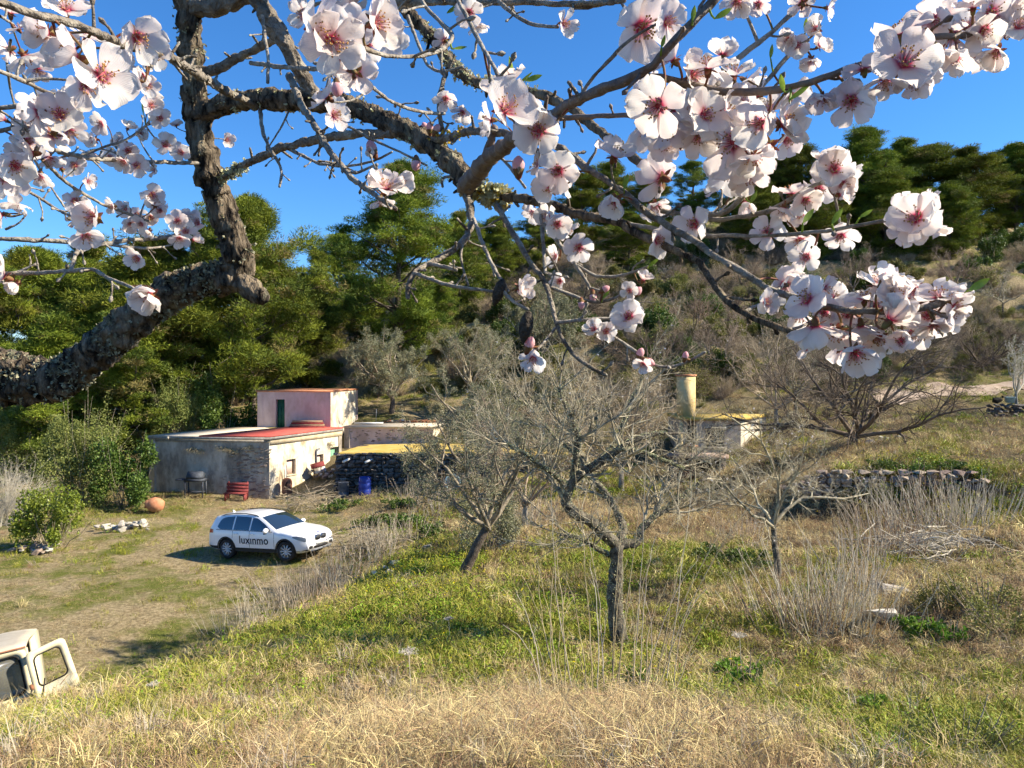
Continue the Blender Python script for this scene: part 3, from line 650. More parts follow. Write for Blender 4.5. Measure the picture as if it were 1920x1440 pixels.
M['yellow_roof'] = mat('yellow_roof', (0.50, 0.33, 0.06), (0.60, 0.45, 0.15), 1.5, .9, .6, 12, c3=(.36, .30, .18), c3scale=.8, c3amt=.60)
M['trim'] = mat('trim_concrete', (0.46, 0.36, 0.22), (0.62, 0.52, 0.36), 3, .9, .4, 12)
M['slab_grey'] = mat('slab_grey', (.20, .18, .16), (.36, .33, .29), 4, .95, .5, 16)
M['green_paint'] = mat('green_paint', (0.012, 0.075, 0.045), (0.03, 0.12, 0.07), 5, .7, .2, 20)
M['green_faded'] = mat('green_faded', (0.15, 0.33, 0.20), (0.25, 0.45, 0.30), 5, .75, .2, 20)
M['pink_board'] = mat('pink_board', (0.52, 0.38, 0.32), (0.62, 0.48, 0.42), 3, .9)
M['stone_dark'] = mat('stone_dark', (0.075, 0.062, 0.055), (0.20, 0.175, 0.155), 4, .95, .7, 18, objrand=.35)
M['stone_brown'] = mat('stone_brown', (0.21, 0.16, 0.12), (0.39, 0.30, 0.235), 4, .95, .7, 18, objrand=.35)
M['stone_pale'] = mat('stone_pale', (0.33, 0.30, 0.25), (0.52, 0.48, 0.41), 4, .95, .7, 18, objrand=.2)
M['mortar'] = mat('mortar_dark', (0.045, 0.038, 0.033), (0.11, 0.095, 0.08), 5, 1, .6, 20)
M['dark'] = mat('dark_interior', (0.012, 0.011, 0.010), (0.03, 0.026, 0.022), 3, 1)  # near black paints the unlit depth behind openings; also sack and pipe colour
M['rust'] = mat('rust', (0.20, 0.075, 0.04), (0.34, 0.16, 0.09), 6, .9, .4, 25)
M['dark_metal'] = mat('dark_metal', (0.035, 0.04, 0.05), (0.09, 0.10, 0.12), 5, .6, metal=.2)
M['maroon'] = mat('maroon_paint', (0.17, 0.03, 0.03), (0.26, 0.06, 0.055), 6, .75, .3, 20)
M['grey_metal'] = mat('grey_metal', (0.10, 0.11, 0.125), (0.20, 0.21, 0.23), 5, .6, metal=.3)
M['blue_plastic'] = mat('blue_plastic', (0.008, 0.022, 0.19), (0.014, 0.04, 0.28), 4, .45, spec=.5)
M['pale_blue'] = mat('pale_blue_plastic', (0.26, 0.40, 0.45), (0.36, 0.50, 0.53), 4, .5, spec=.4)
M['white_pipe'] = mat('white_pipe', (0.62, 0.60, 0.56), (0.74, 0.72, 0.68), 4, .6)
M['clay'] = mat('clay', (0.42, 0.17, 0.085), (0.55, 0.26, 0.14), 6, .9, .3, 20)
M['wood'] = mat('wood', (.22, .15, .09), (.36, .27, .17), 5, .9, stretch=(1, 8, 8))

def stone_meshes(name, m, n=8, seed=1, sharp=.55):
    out = []; r = random.Random(seed)
    for i in range(n):
        bm = bmesh.new()
        for k in range(15):
            v = Vector([r.uniform(-1, 1) for _ in range(3)]); mx = max(abs(c) for c in v); v = v / mx * sharp + v.normalized() * (1 - sharp)
            bm.verts.new(v * .5 * r.uniform(.88, 1.05))
        bmesh.ops.convex_hull(bm, input=bm.verts)
        for v in [v for v in bm.verts if not v.link_faces]: bm.verts.remove(v)
        me = bpy.data.meshes.new(name); bm.to_mesh(me); bm.free(); me.materials.append(m); out.append(me)
    return out
ST_D = stone_meshes('stone', M['stone_dark'], 8, 1); ST_B = stone_meshes('stone', M['stone_brown'], 8, 2); ST_P = stone_meshes('stone', M['stone_pale'], 8, 3)

def wall_mesh(p0, p1, z0, z1, holes=(), t=.35, zt1=None):
    """upright wall from p0 to p1 (xy), outer face to the right-hand side of p0->p1 rotated -90; holes (u0,u1,za,zb) are real openings"""
    p0 = np.array(p0[:2]); p1 = np.array(p1[:2]); L = np.linalg.norm(p1 - p0); e = (p1 - p0) / L; nrm = np.array([e[1], -e[0]])
    us = sorted({0, L, *[h[0] for h in holes], *[h[1] for h in holes]}); zs = sorted({z0, z1, *[h[2] for h in holes], *[h[3] for h in holes]})
    mb = MB()
    def pt(u, z, k): q = p0 + e * u - nrm * t * k; return (q[0], q[1], z)
    def inh(u, z): return any(h[0] < u < h[1] and h[2] < z < h[3] for h in holes)
    for i in range(len(us) - 1):
        for j in range(len(zs) - 1):
            if inh((us[i] + us[i + 1]) / 2, (zs[j] + zs[j + 1]) / 2): continue
            a, b, c, d = us[i], us[i + 1], zs[j], zs[j + 1]
            mb.poly([pt(a, c, 0), pt(b, c, 0), pt(b, d, 0), pt(a, d, 0)]); mb.poly([pt(b, c, 1), pt(a, c, 1), pt(a, d, 1), pt(b, d, 1)])
    for a, b, c, d in holes:
        mb.poly([pt(a, c, 0), pt(a, c, 1), pt(a, d, 1), pt(a, d, 0)][::-1]); mb.poly([pt(b, c, 0), pt(b, c, 1), pt(b, d, 1), pt(b, d, 0)])
        mb.poly([pt(a, d, 0), pt(a, d, 1), pt(b, d, 1), pt(b, d, 0)][::-1]); mb.poly([pt(a, c, 0), pt(a, c, 1), pt(b, c, 1), pt(b, c, 0)])
    mb.poly([pt(0, z0, 0), pt(0, z1, 0), pt(0, z1, 1), pt(0, z0, 1)]); mb.poly([pt(L, z0, 0), pt(L, z0, 1), pt(L, z1, 1), pt(L, z1, 0)])
    mb.poly([pt(0, z1, 0), pt(L, z1, 0), pt(L, z1, 1), pt(0, z1, 1)])
    return mb, e, nrm, L

def oriented_box(mb, p0, e, nrm, u0, u1, z0, z1, k0, k1):
    """box in wall coordinates; k = metres outwards of the wall face"""
    q = lambda u, k, z: (p0[0] + e[0] * u + nrm[0] * k, p0[1] + e[1] * u + nrm[1] * k, z)
    Pq = [q(u, k, z) for u in (u0, u1) for k in (k0, k1) for z in (z0, z1)]
    mb.add(Pq, [[[0, 1, 3, 2], [4, 6, 7, 5], [0, 4, 5, 1], [2, 3, 7, 6], [0, 2, 6, 4], [1, 5, 7, 3]]]); return mb

def scatter_stones(parent, meshes, p0, e, nrm, region, n, size, aspect=(2.4, 1), proud=(.0, .05), seed=1, density=None):
    r = np.random.default_rng(seed); ang = math.atan2(e[1], e[0]); k = 0
    while k < n:
        u = r.uniform(region[0], region[1]); z = r.uniform(region[2], region[3])
        if density is not None and r.random() > density(u, z): continue
        w = r.uniform(*size); h = w / r.uniform(aspect[1], aspect[0]); q = r.uniform(*proud)
        link('stone', meshes[r.integers(len(meshes))], parent, (p0[0] + e[0] * u + nrm[0] * (q - .06), p0[1] + e[1] * u + nrm[1] * (q - .06), z), (r.normal() * .06, r.normal() * .12, ang + r.normal() * .08), (w, .16, h)); k += 1

def coursed_stones(parent, meshes, p0, p1, zb, zt, seed=1, hh=(.14, .24), ww=(.18, .42), depth=.32, jitter=.03, skew=.1, limit=300):
    """dry laid stones course by course between p0 and p1; zb, zt functions of u (metres along)"""
    r = np.random.default_rng(seed); p0 = np.array(p0[:2]); p1 = np.array(p1[:2]); L = np.linalg.norm(p1 - p0); e = (p1 - p0) / L; ang = math.atan2(e[1], e[0]); k = 0
    z = 0.0
    zmax = max(zt(u) - zb(u) for u in np.linspace(0, L, 30))
    while z < zmax and k < limit:
        h = r.uniform(*hh); u = r.uniform(-.1, .1)
        while u < L and k < limit:
            wd = r.uniform(*ww); uc = u + wd / 2; zc = zb(uc) + z + h / 2
            if zc + h * .3 < zt(uc):
                q = p0 + e * uc + np.array([e[1], -e[0]]) * r.normal() * jitter
                link('stone', meshes[r.integers(len(meshes))], parent, (q[0], q[1], zc + r.normal() * .015), (r.normal() * skew, r.normal() * skew, ang + r.normal() * skew), (wd * 1.1, depth * r.uniform(.8, 1.15), h * r.uniform(1.0, 1.2))); k += 1
            u += wd
        z += h * .92
    return k

def dry_tuft(seed, n=60, L=(.15, .4), droop=True):
    r = np.random.default_rng(seed); d = norm(np.stack([r.normal(size=n), -np.abs(r.normal(size=n)) * .6, r.normal(size=n) * .6 + .2], -1)); ln = r.uniform(*L, n)
    Ps = np.empty((n, 4, 3)); Ps[:, 0] = r.normal(size=(n, 3)) * [.12, .03, .04]
    for j in range(1, 4): d = norm(d + [0, 0, -.45 if droop else 0] + .1 * r.normal(size=(n, 3))); Ps[:, j] = Ps[:, j - 1] + d * (ln / 3)[:, None]
    return mesh_np('dry_tuft', *merge([tubes(Ps, np.full((n, 4), .006) * np.linspace(1, .4, 4)[None], 3)]), M['straw'])

def build_farmhouse():
    A = np.array(P(280, 818, 40.6)[:2]); B = np.array(P(505, 820, 40.0)[:2]); D_ = np.array(P(641, 803, 45.9)[:2])
    zr = CZ - 3.60; zg = CZ - 7.1
    root = thing('farmhouse', (B[0], B[1], zg), 'old farmhouse with flat red and cream roof and stained plaster walls', 'house')
    root_inv = Vector((-B[0], -B[1], -zg))
    def build(mb, name, m, parent=root, smooth=False):
        o = mb.build(name, m, parent, smooth); o.location = root_inv if parent is root else (0, 0, 0); return o
    # front wall in shade
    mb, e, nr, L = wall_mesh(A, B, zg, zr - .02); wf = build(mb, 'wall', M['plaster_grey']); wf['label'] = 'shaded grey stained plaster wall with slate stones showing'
    scatter_stones(wf, ST_B, A, e, nr, (L - 2.1, L - .05, zg + .35, zr - .55), 150, (.16, .48), (5.5, 2.2), (.0, .05), 11, lambda u, z: min(1, (u - L + 2.2) / 1.2))
    scatter_stones(wf, ST_B, A, e, nr, (L - 3.6, L - 2.0, zg + .35, zg + 1.5), 26, (.12, .34), (4, 1.8), (0, .03), 12)
    for i, (u, z) in enumerate([(2.35, zr - .62), (2.8, zr - .7), (4.0, zr - .55), (4.35, zr - .6), (4.7, zr - .7), (5.5, zr - .5)]):
        q = A + e * u + nr * .02; o = link('dry_tuft', dry_tuft(20 + i, 70), wf, (q[0], q[1], z), scale=.95); o['kind'] = 'stuff'
    # sunlit wall with two windows and the green door
    L2 = np.linalg.norm(D_ - B)
    def u_of(px):   # column on the sunlit wall -> metres along it
        k = (px - 960) / F; dv = (D_ - B) / L2; return (k * B[1] - B[0]) / (dv[0] - k * dv[1])
    holes = []
    for (a, b, t_, b_) in [(537.5, 554.5, 861, 890), (594, 606.5, 852, 881)]:
        ua, ub = u_of(a), u_of(b); dm = B[1] + (D_ - B)[1] / L2 * (ua + ub) / 2
        holes.append((ua, ub, CZ + (HOR - b_) / F * dm, CZ + (HOR - t_) / F * dm))
    ua, ub = u_of(619), u_of(638); dm = B[1] + (D_ - B)[1] / L2 * (ua + ub) / 2; dtop = CZ + (HOR - 838) / F * dm
    holes.append((ua, ub, zg + .45, dtop))
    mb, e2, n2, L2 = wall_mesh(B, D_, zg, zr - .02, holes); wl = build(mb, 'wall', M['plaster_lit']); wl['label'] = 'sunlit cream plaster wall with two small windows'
    for h in holes[:2]:
        wn = build(oriented_box(MB(), B, e2, n2, h[0] + .002, h[1] - .002, h[2] + .002, h[3] - .002, -.24, -.20), 'window', M['pink_board'])
        f = MB()
        for a, b, c, d in [(h[0], h[0] + .05, h[2], h[3]), (h[1] - .05, h[1], h[2], h[3]), (h[0] + .05, h[1] - .05, h[3] - .05, h[3]), (h[0] + .05, h[1] - .05, h[2], h[2] + .05)]: oriented_box(f, B, e2, n2, a + .003, b - .003, c + .003, d - .003, -.199, -.16)
        f.build('frame', M['wood'], wn); oriented_box(MB(), B, e2, n2, h[0] - .04, h[1] + .04, h[2] - .05, h[2] - .004, .003, .05).build('sill', M['trim'], wn)
    h = holes[2]; dr = build(MB(), 'door', M['green_faded']) if False else None
    dmb = MB(); nb = 5
    door = build(oriented_box(MB(), B, e2, n2, h[0] + .01, h[1] - .01, h[2], h[3] - .01, -.28, -.24), 'door', M['green_faded'])
    for i in range(nb):
        a = h[0] + .02 + (h[1] - h[0] - .04) * i / nb; b = a + (h[1] - h[0] - .04) / nb - .012
        oriented_box(MB(), B, e2, n2, a, b, h[2] + .02, h[3] - .02, -.239, -.215).build('plank', M['green_faded'], door)
    oriented_box(MB(), B, e2, n2, h[0] + .06, h[0] + .1, h[2] + .95, h[2] + 1.1, -.214, -.17).build('handle', M['grey_metal'], door)
    # drain pipe on the sunlit wall
    q = lambda u, k, z: (B[0] + e2[0] * u + n2[0] * k, B[1] + e2[1] * u + n2[1] * k, z)
    u = u_of(591.5); zt = CZ + (HOR - 843) / F * 43.5
    build(MB().tube([q(u, .06, zg + .5), q(u, .06, zt - .08), q(u + .05, .07, zt), q(u + .25, .09, zt + .02)], .045, 8), 'drain_pipe', M['grey_metal'], smooth=True)
    for k, (uu, zz) in enumerate([(u_of(615), zr - .75), (u_of(618), zr - .85)]):
        o = link('dry_tuft', dry_tuft(40 + k, 60), wl, q(uu, .02, zz)); o['kind'] = 'stuff'
    # back walls, roof slab, fascia
    Bk = D_ + (A - B) * .98 + np.array([0.0, 1.2]); 
    build(wall_mesh(D_, Bk, zg, zr - .02)[0], 'wall', M['plaster_grey']); build(wall_mesh(Bk, A, zg, zr - .02)[0], 'wall', M['plaster_grey'])
    ov = .10
    a3, b3, d3, k3 = A - e * .05 + nr * ov, B + nr * ov + n2 * ov, D_ + n2 * ov, Bk
    roof = build(MB().prism([(*p, zr - .13) for p in (a3, b3, d3, k3)], (0, 0, .13)), 'roof', M['slab_grey'])
    top = lambda p, dz: (p[0], p[1], zr + dz)
    lerp = lambda s, t_, k: s * (1 - k) + t_ * k
    # cream sheet towards the bush, red sheet towards the sunlit wall
    m1 = lerp(a3, b3, .42); m2 = lerp(k3, d3, .50)
    MB().prism([top(lerp(a3, b3, .0), .004), top(m1, .004), top(lerp(m2, m1, .25), .004), top(lerp(k3, d3, .12), .004), top(lerp(k3, a3, .4), .004)], (0, 0, .03)).build('roof_sheet', M['pale_roof'], roof)
    MB().prism([top(lerp(m1, b3, .01), .006), top(b3, .006), top(d3, .006), top(lerp(m2, d3, .02), .006), top(lerp(m2, m1, .25) + e * .03, .006)], (0, 0, .07)).build('roof_sheet', M['red_roof'], roof)
    MB().prism([top(lerp(k3, d3, .13), .005), top(lerp(m2, m1, .26), .005), top(m2, .005), top(k3, .005)][::-1], (0, 0, .02)).build('roof_sheet', M['yellow_roof'], roof)
    # coping bands below the roof edge
    oriented_box(MB(), B, e2, n2, .03, L2 - .02, zr - .42, zr - .135, .003, .05).build('fascia', M['trim'], roof)
    oriented_box(MB(), A, e, nr, 0, L - .02, zr - .26, zr - .135, .003, .04).build('fascia', M['slab_grey'], roof)
    q0 = A + e * 1.08 + nr * (ov + .004)
    MB().box((q0[0], q0[1], zr - .08), (.13, .05, .15), math.atan2(e[1], e[0])).build('fascia_patch', M['pale_roof'], roof)
    return A, B, D_, e, nr, e2, n2, zr, zg
HOUSE = build_farmhouse()

def build_roof_room():
    zr = HOUSE[7]
    d = 46.2; x0 = (480.5 - 960) / F * 46.2; p0 = np.array([x0, 46.4]); p1 = np.array([(620 - 960) / F * 46.0, 46.0]); p2 = np.array([(671 - 960) / F * 50.4, 50.4])
    zb = zr - .5; zt = CZ + (HOR - 735) / F * 46.0
    root = thing('rooftop_room', (p1[0], p1[1], zb), 'small pink plastered room with dark green door standing above the red roof', 'outbuilding'); inv = Vector((-p1[0], -p1[1], -zb))
    def build(mb, name, m): o = mb.build(name, m, root); o.location = inv; return o
    u0 = (517 - 960) / F * 46.3 - p0[0]; u1 = (534.5 - 960) / F * 46.3 - p0[0]; dt = CZ + (HOR - 749) / F * 46.2
    mb, e, n, L = wall_mesh(p0, p1, zb, zt, [(u0, u1, zb + .1, dt)]); build(mb, 'wall', M['plaster_pink'])
    dr = build(oriented_box(MB(), p0, e, n, u0 + .01, u1 - .01, zb + .1, dt - .01, -.3, -.26), 'door', M['green_paint'])
    oriented_box(MB(), p0, e, n, u0 + .03, (u0 + u1) / 2 - .008, zb + .15, dt - .04, -.259, -.24).build('panel', M['green_paint'], dr)
    oriented_box(MB(), p0, e, n, (u0 + u1) / 2 + .008, u1 - .03, zb + .15, dt - .04, -.259, -.24).build('panel', M['green_paint'], dr)
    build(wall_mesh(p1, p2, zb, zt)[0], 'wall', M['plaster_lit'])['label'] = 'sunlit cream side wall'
    p3 = p2 + (p0 - p1); build(wall_mesh(p2, p3, zb, zt)[0], 'wall', M['plaster_pink']); build(wall_mesh(p3, p0, zb, zt)[0], 'wall', M['plaster_pink'])
    c = (p0 + p2) / 2; ex = lambda p: c + (p - c) * 1.02
    build(MB().prism([(*ex(p), zt + .002) for p in (p0, p1, p2, p3)], (0, 0, .09)), 'roof', M['clay'])
    # stacked boards leaning along the foot of the wall
    st = thing('board_stack', (p1[0] - 1.3, p1[1] - .35, zr + .04), 'stack of brown boards lying along the foot of the pink wall', 'board stack')
    for i in range(4): MB().box((0, 0, .06 + i * .11), (2.1 - .12 * i, .38 - .04 * i, .10), random.uniform(-.03, .03)).build('board', M['wood'] if i % 2 else M['maroon'], st)
build_roof_room()

def build_mid_block():
    zr = CZ - 3.5; p0 = np.array(P(645, 803, 46.4)[:2]); p1 = np.array(P(812, 800, 46.4)[:2]); p2 = p1 + np.array([.95, 4.0]); p3 = p0 + np.array([.9, 4.2]); zg = CZ - 6.8
    root = thing('outbuilding', (p0[0], p0[1], zg), 'low plastered block with thin pale slab roof joining the farmhouse to the shed', 'outbuilding'); inv = Vector((-p0[0], -p0[1], -zg))
    def build(mb, name, m): o = mb.build(name, m, root); o.location = inv; return o
    mb, e, n, L = wall_mesh(p0, p1, zg, zr - .1); wf = build(mb, 'wall', M['plaster_pink'])
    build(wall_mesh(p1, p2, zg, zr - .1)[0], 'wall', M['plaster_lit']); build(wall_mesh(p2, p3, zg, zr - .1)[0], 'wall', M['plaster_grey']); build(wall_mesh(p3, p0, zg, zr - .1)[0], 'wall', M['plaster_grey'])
    scatter_stones(wf, ST_B, p0, e, n, (.2, L - .2, zr - .95, zr - .25), 90, (.14, .4), (4, 1.8), (-.01, .03), 21)
    build(MB().prism([(*(p0 - e * .02 + n * .1), zr - .098), (*(p1 + e * .1 + n * .1), zr - .098), (*(p2 + e * .1), zr - .098), (*p3, zr - .098)], (0, 0, .10)), 'roof', M['pale_roof'])
    # broken roof tiles along the back edge and a white pipe
    rt = thing('tile_heap', (p1[0] - 1.4, p1[1] + 2.7, zr + .0), 'row of broken clay tiles along the back of the slab roof', 'tile heap')
    r = random.Random(4)
    for i in range(26):
        a = [(.14 * math.cos(t), .14 * math.sin(t)) for t in np.linspace(.2, 2.94, 6)]
        mb2 = MB().prism([(x, 0, z) for x, z in a] + [(x * .85, 0, z * .85) for x, z in a[::-1]], (0, .42, 0))
        mb2.build('tile', M['clay'] if r.random() < .75 else M['stone_pale'], rt, loc=(-1.9 + i * .16, r.uniform(-.15, .15), r.uniform(-.02, .05)), rot=(r.uniform(-.15, .15), r.uniform(-.5, .5), r.uniform(-.6, .6)))
    pp = thing('pipe', (p0[0] + 1.2, p0[1] + 1.5, zr), 'white pipe length lying on the pale slab roof', 'pipe')
    MB().tube([(-.9, 0, .06), (.9, .1, .06)], .055, 10).build('tube', M['white_pipe'], pp, smooth=True)
    pr = thing('rod', (p0[0] + 1.55, p0[1] + 2.2, zr), 'thin upright metal rod on the pale slab roof', 'rod'); MB().tube([(0, 0, 0), (0, 0, .4), (.01, 0, .9)], .022, 6).build('bar', M['grey_metal'], pr)
build_mid_block()

def build_shed():
    # dark rubble wall with the yellow roof behind it
    zt0 = CZ - 4.42; p0 = np.array(P(629, 850, 40.2)[:2]); p1 = np.array(P(880, 850, 40.0)[:2]); p2 = np.array(P(1010, 850, 41.0)[:2]); zg = CZ - 6.9
    root = thing('stone_shed', (p0[0], p0[1], zg), 'long shed with dark rubble stone wall and flat mustard yellow roof', 'shed'); inv = Vector((-p0[0], -p0[1], -zg))
    def build(mb, name, m): o = mb.build(name, m, root); o.location = inv; return o
    wl = build(wall_mesh(p0 + [.0, .12], p1 + [0, .12], zg, zt0 - .12)[0], 'wall', M['mortar']); wl2 = build(wall_mesh(p1 + [0, .12], p2, zg, zt0 - .12)[0], 'wall', M['mortar'])
    top = lambda u: zt0 + .12 * (fbm(np.array([u * 1.3]), np.array([0.]), 5)[0] - .45)
    coursed_stones(wl, ST_D, p0, p1, lambda u: zg + .3, top, 31, (.13, .25), (.2, .46), .36, .03, .13, 290)
    coursed_stones(wl2, ST_B, p1, p2 + [0, -.1], lambda u: zg + .6, lambda u: zt0 - .05, 32, (.14, .25), (.2, .46), .36, .03, .13, 120)
    build(wall_mesh(p0 + [.45, 5.2], p0 + [0, .14], zg, zt0 - .12)[0], 'wall', M['mortar'])
    # roof: slightly humped mustard slab
    nx, ny = 22, 8; V = []; 
    for j in range(ny):
        for i in range(nx):
            u = i / (nx - 1); v = j / (ny - 1); x = p0[0] + .05 + u * (p2[0] - p0[0] + 1.5); y = p0[1] + .3 + v * 5.3
            V.append((x + .35 * v, y, zt0 - .05 - .10 * v - .06 * u + .10 * math.sin(math.pi * min(1, u * 1.2)) * v + .05 * (random.random() - .5) * (1 - v)))
    V = np.array(V); i = (np.arange(ny - 1)[:, None] * nx + np.arange(nx - 1)[None]); q = np.stack([i, i + 1, i + nx + 1, i + nx], -1).reshape(-1, 4)
    Vb = V - [0, 0, .14]; n0 = len(V); rim = [k for k in range(nx)] ; sk = np.array([[k, k + 1, n0 + k + 1, n0 + k] for k in range(nx - 1)])[:, ::-1]
    o = link('roof', mesh_np('roof', np.vstack([V, Vb]), [q, q[:, ::-1] + n0, sk], M['yellow_roof'], smooth=False), root); o.location = inv
    for k, (px, py) in enumerate([(651, 862), (693, 863)]):
        a = P(px - 8, py + 4, 39.75); b = P(px + 9, py - 4, 40.3)
        build(MB().tube([a, b], .065, 10), 'spout', M['white_pipe'])
build_shed()

def build_hut():
    d = 39.0; zt = CZ + (HOR - 786) / F * d; zb = CZ - 5.3; X = lambda px: (px - 960) / F * d
    p0 = np.array([X(1306), d]); p1 = np.array([X(1389), d]); p2 = np.array([X(1389) + 2.2, d + 3.0]); p3 = np.array([X(1280), d + 3.6])
    root = thing('hut', (p0[0], d, zb), 'small ochre hut with barred window, flat yellow roof edge and tall chimney', 'hut'); inv = Vector((-p0[0], -d, -zb))
    def build(mb, name, m, **k): o = mb.build(name, m, root, **k); o.location = inv; return o
    h = (X(1323) - p0[0], X(1358) - p0[0], CZ + (HOR - 838) / F * d, CZ + (HOR - 807) / F * d)
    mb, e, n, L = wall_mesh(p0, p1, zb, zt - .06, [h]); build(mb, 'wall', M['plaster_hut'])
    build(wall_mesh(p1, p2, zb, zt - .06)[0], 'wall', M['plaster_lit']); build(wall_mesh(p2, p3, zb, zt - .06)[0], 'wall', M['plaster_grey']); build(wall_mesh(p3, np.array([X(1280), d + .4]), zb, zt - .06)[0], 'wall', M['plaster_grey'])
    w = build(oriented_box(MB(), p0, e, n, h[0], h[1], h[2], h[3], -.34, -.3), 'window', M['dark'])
    for i in range(5):
        u = h[0] + (h[1] - h[0]) * (i + .5) / 5; oriented_box(MB(), p0, e, n, u - .012, u + .012, h[2] + .004, h[3] - .004, -.06, -.036).build('bar', M['grey_metal'], w)
    for zz in (.33, .67):
        z = h[2] + (h[3] - h[2]) * zz; oriented_box(MB(), p0, e, n, h[0] + .004, h[1] - .004, z - .012, z + .012, -.034, -.012).build('bar', M['grey_metal'], w)
    oriented_box(MB(), p0, e, n, h[0] - .06, h[1] + .06, h[3] + .1, h[3] + .17, .004, .16).build('lintel', M['slab_grey'], w)
    oriented_box(MB(), p0, e, n, h[0] - .03, h[1] + .03, h[2] - .08, h[2] - .004, .004, .1).build('sill', M['slab_grey'], w)
    build(MB().prism([(X(1280) - .05, d - .15, zt - .058), (*(p1 + [.12, -.15]), zt - .058), (*(p2 + [.12, 0]), zt - .058), (p3[0] - .05, p3[1], zt - .058)], (0, 0, .16)), 'roof', M['yellow_roof'])
    # open dark porch beside the window: back wall painted near black as its shade, shelf and post
    build(MB().box(((X(1280) + p0[0]) / 2, d + .6, (zb + zt) / 2 - .1), (p0[0] - X(1280) - .02, .1, zt - zb - .3)), 'porch_shade_wall', M['dark'])
    build(MB().box(((X(1280) + p0[0]) / 2, d + .15, CZ + (HOR - 836) / F * d), (p0[0] - X(1276), .5, .09)), 'shelf', M['clay'])
    build(MB().box((X(1280) - .06, d + .1, (zb + zt) / 2 - .04), (.16, .16, zt - zb - .1)), 'post', M['plaster_ochre'])
    c = build(MB().box(((X(1294)), d + .9, (zt + .1 + CZ + (HOR - 706) / F * d) / 2), (.72, .66, CZ + (HOR - 706) / F * d - zt - .1), R(38)), 'chimney', M['plaster_ochre'])
    MB().box((X(1294), d + .9, CZ + (HOR - 704) / F * d), (.80, .74, .09), R(38)).build('cap', M['clay'], c)
    # cellar mouth below
    ce = thing('cellar', (X(1285), 36.2, CZ - 5.62), 'dark cellar mouth framed in rough stone below the hut', 'cellar')
    z0 = ce.location.z
    b = lambda c_, d_, nm, m: MB().box(c_, d_).build(nm, m, ce)
    b((0, .9, .65), (2.3, .1, 1.4), 'back', M['dark']); b((-1.16, .45, .6), (.24, 1.0, 1.5), 'jamb', M['stone_dark']); b((1.16, .45, .6), (.24, 1.0, 1.5), 'jamb', M['stone_dark']); b((0, .45, 1.44), (2.8, 1.1, .18), 'lintel', M['stone_brown'])  # back panel coloured near black in place of the cellar's shade
    b((-.55, .2, .55), (.8, .06, 1.3), 'door', M['rust'])
build_hut()

def build_field_wall():
    a = np.array(P(1535, 0, 24.3)[:2]); b = np.array(P(1840, 0, 22.4)[:2]); a0 = np.array(P(1440, 0, 27.2)[:2])
    root = thing('dry_stone_wall', (a[0], a[1], hz1(a[0], a[1] - .5)), 'dry stone retaining wall of reddish rubble below the bare tree', 'stone wall'); inv = Vector((-a[0], -a[1], -root.location.z))
    L = np.linalg.norm(b - a); e = (b - a) / L
    def zb(u): q = a + e * u; return CZ - 4.62 + .45 * u / L
    zt = lambda u: CZ - 3.32 + .22 * u / L
    core = MB().prism([(*(a + [0, .22]), CZ - 4.8), (*(b + [0, .22]), CZ - 4.4), (*(b + [0, .22]), CZ - 3.3), (*(a + [0, .22]), CZ - 3.5)], (.02, .5, 0)).build('core', M['mortar'], root); core.location = inv
    k = len(root.children)
    coursed_stones(core, ST_B, a, b, zb, zt, 41, (.13, .26), (.16, .38), .34, .03, .16, 230)
    # continuing broken stretch towards the canes
    L2 = np.linalg.norm(a - a0)
    coursed_stones(core, ST_B, a0, a, lambda u: CZ - 4.75 + .1 * u / L2, lambda u: CZ - 4.2 + .8 * u / L2, 42, (.13, .24), (.18, .4), .34, .05, .2, 60)
    # capping stones, pale
    r = np.random.default_rng(3)
    for i in range(12):
        u = (i + .3 + .5 * r.random()) / 12 * L; q = a + e * u; link('cap_stone', ST_B[r.integers(8)], core, (q[0], q[1] + .1, zt(u) + .03), (r.normal() * .1, r.normal() * .1, r.normal() * .3), (.36, .5, .14))
build_field_wall()

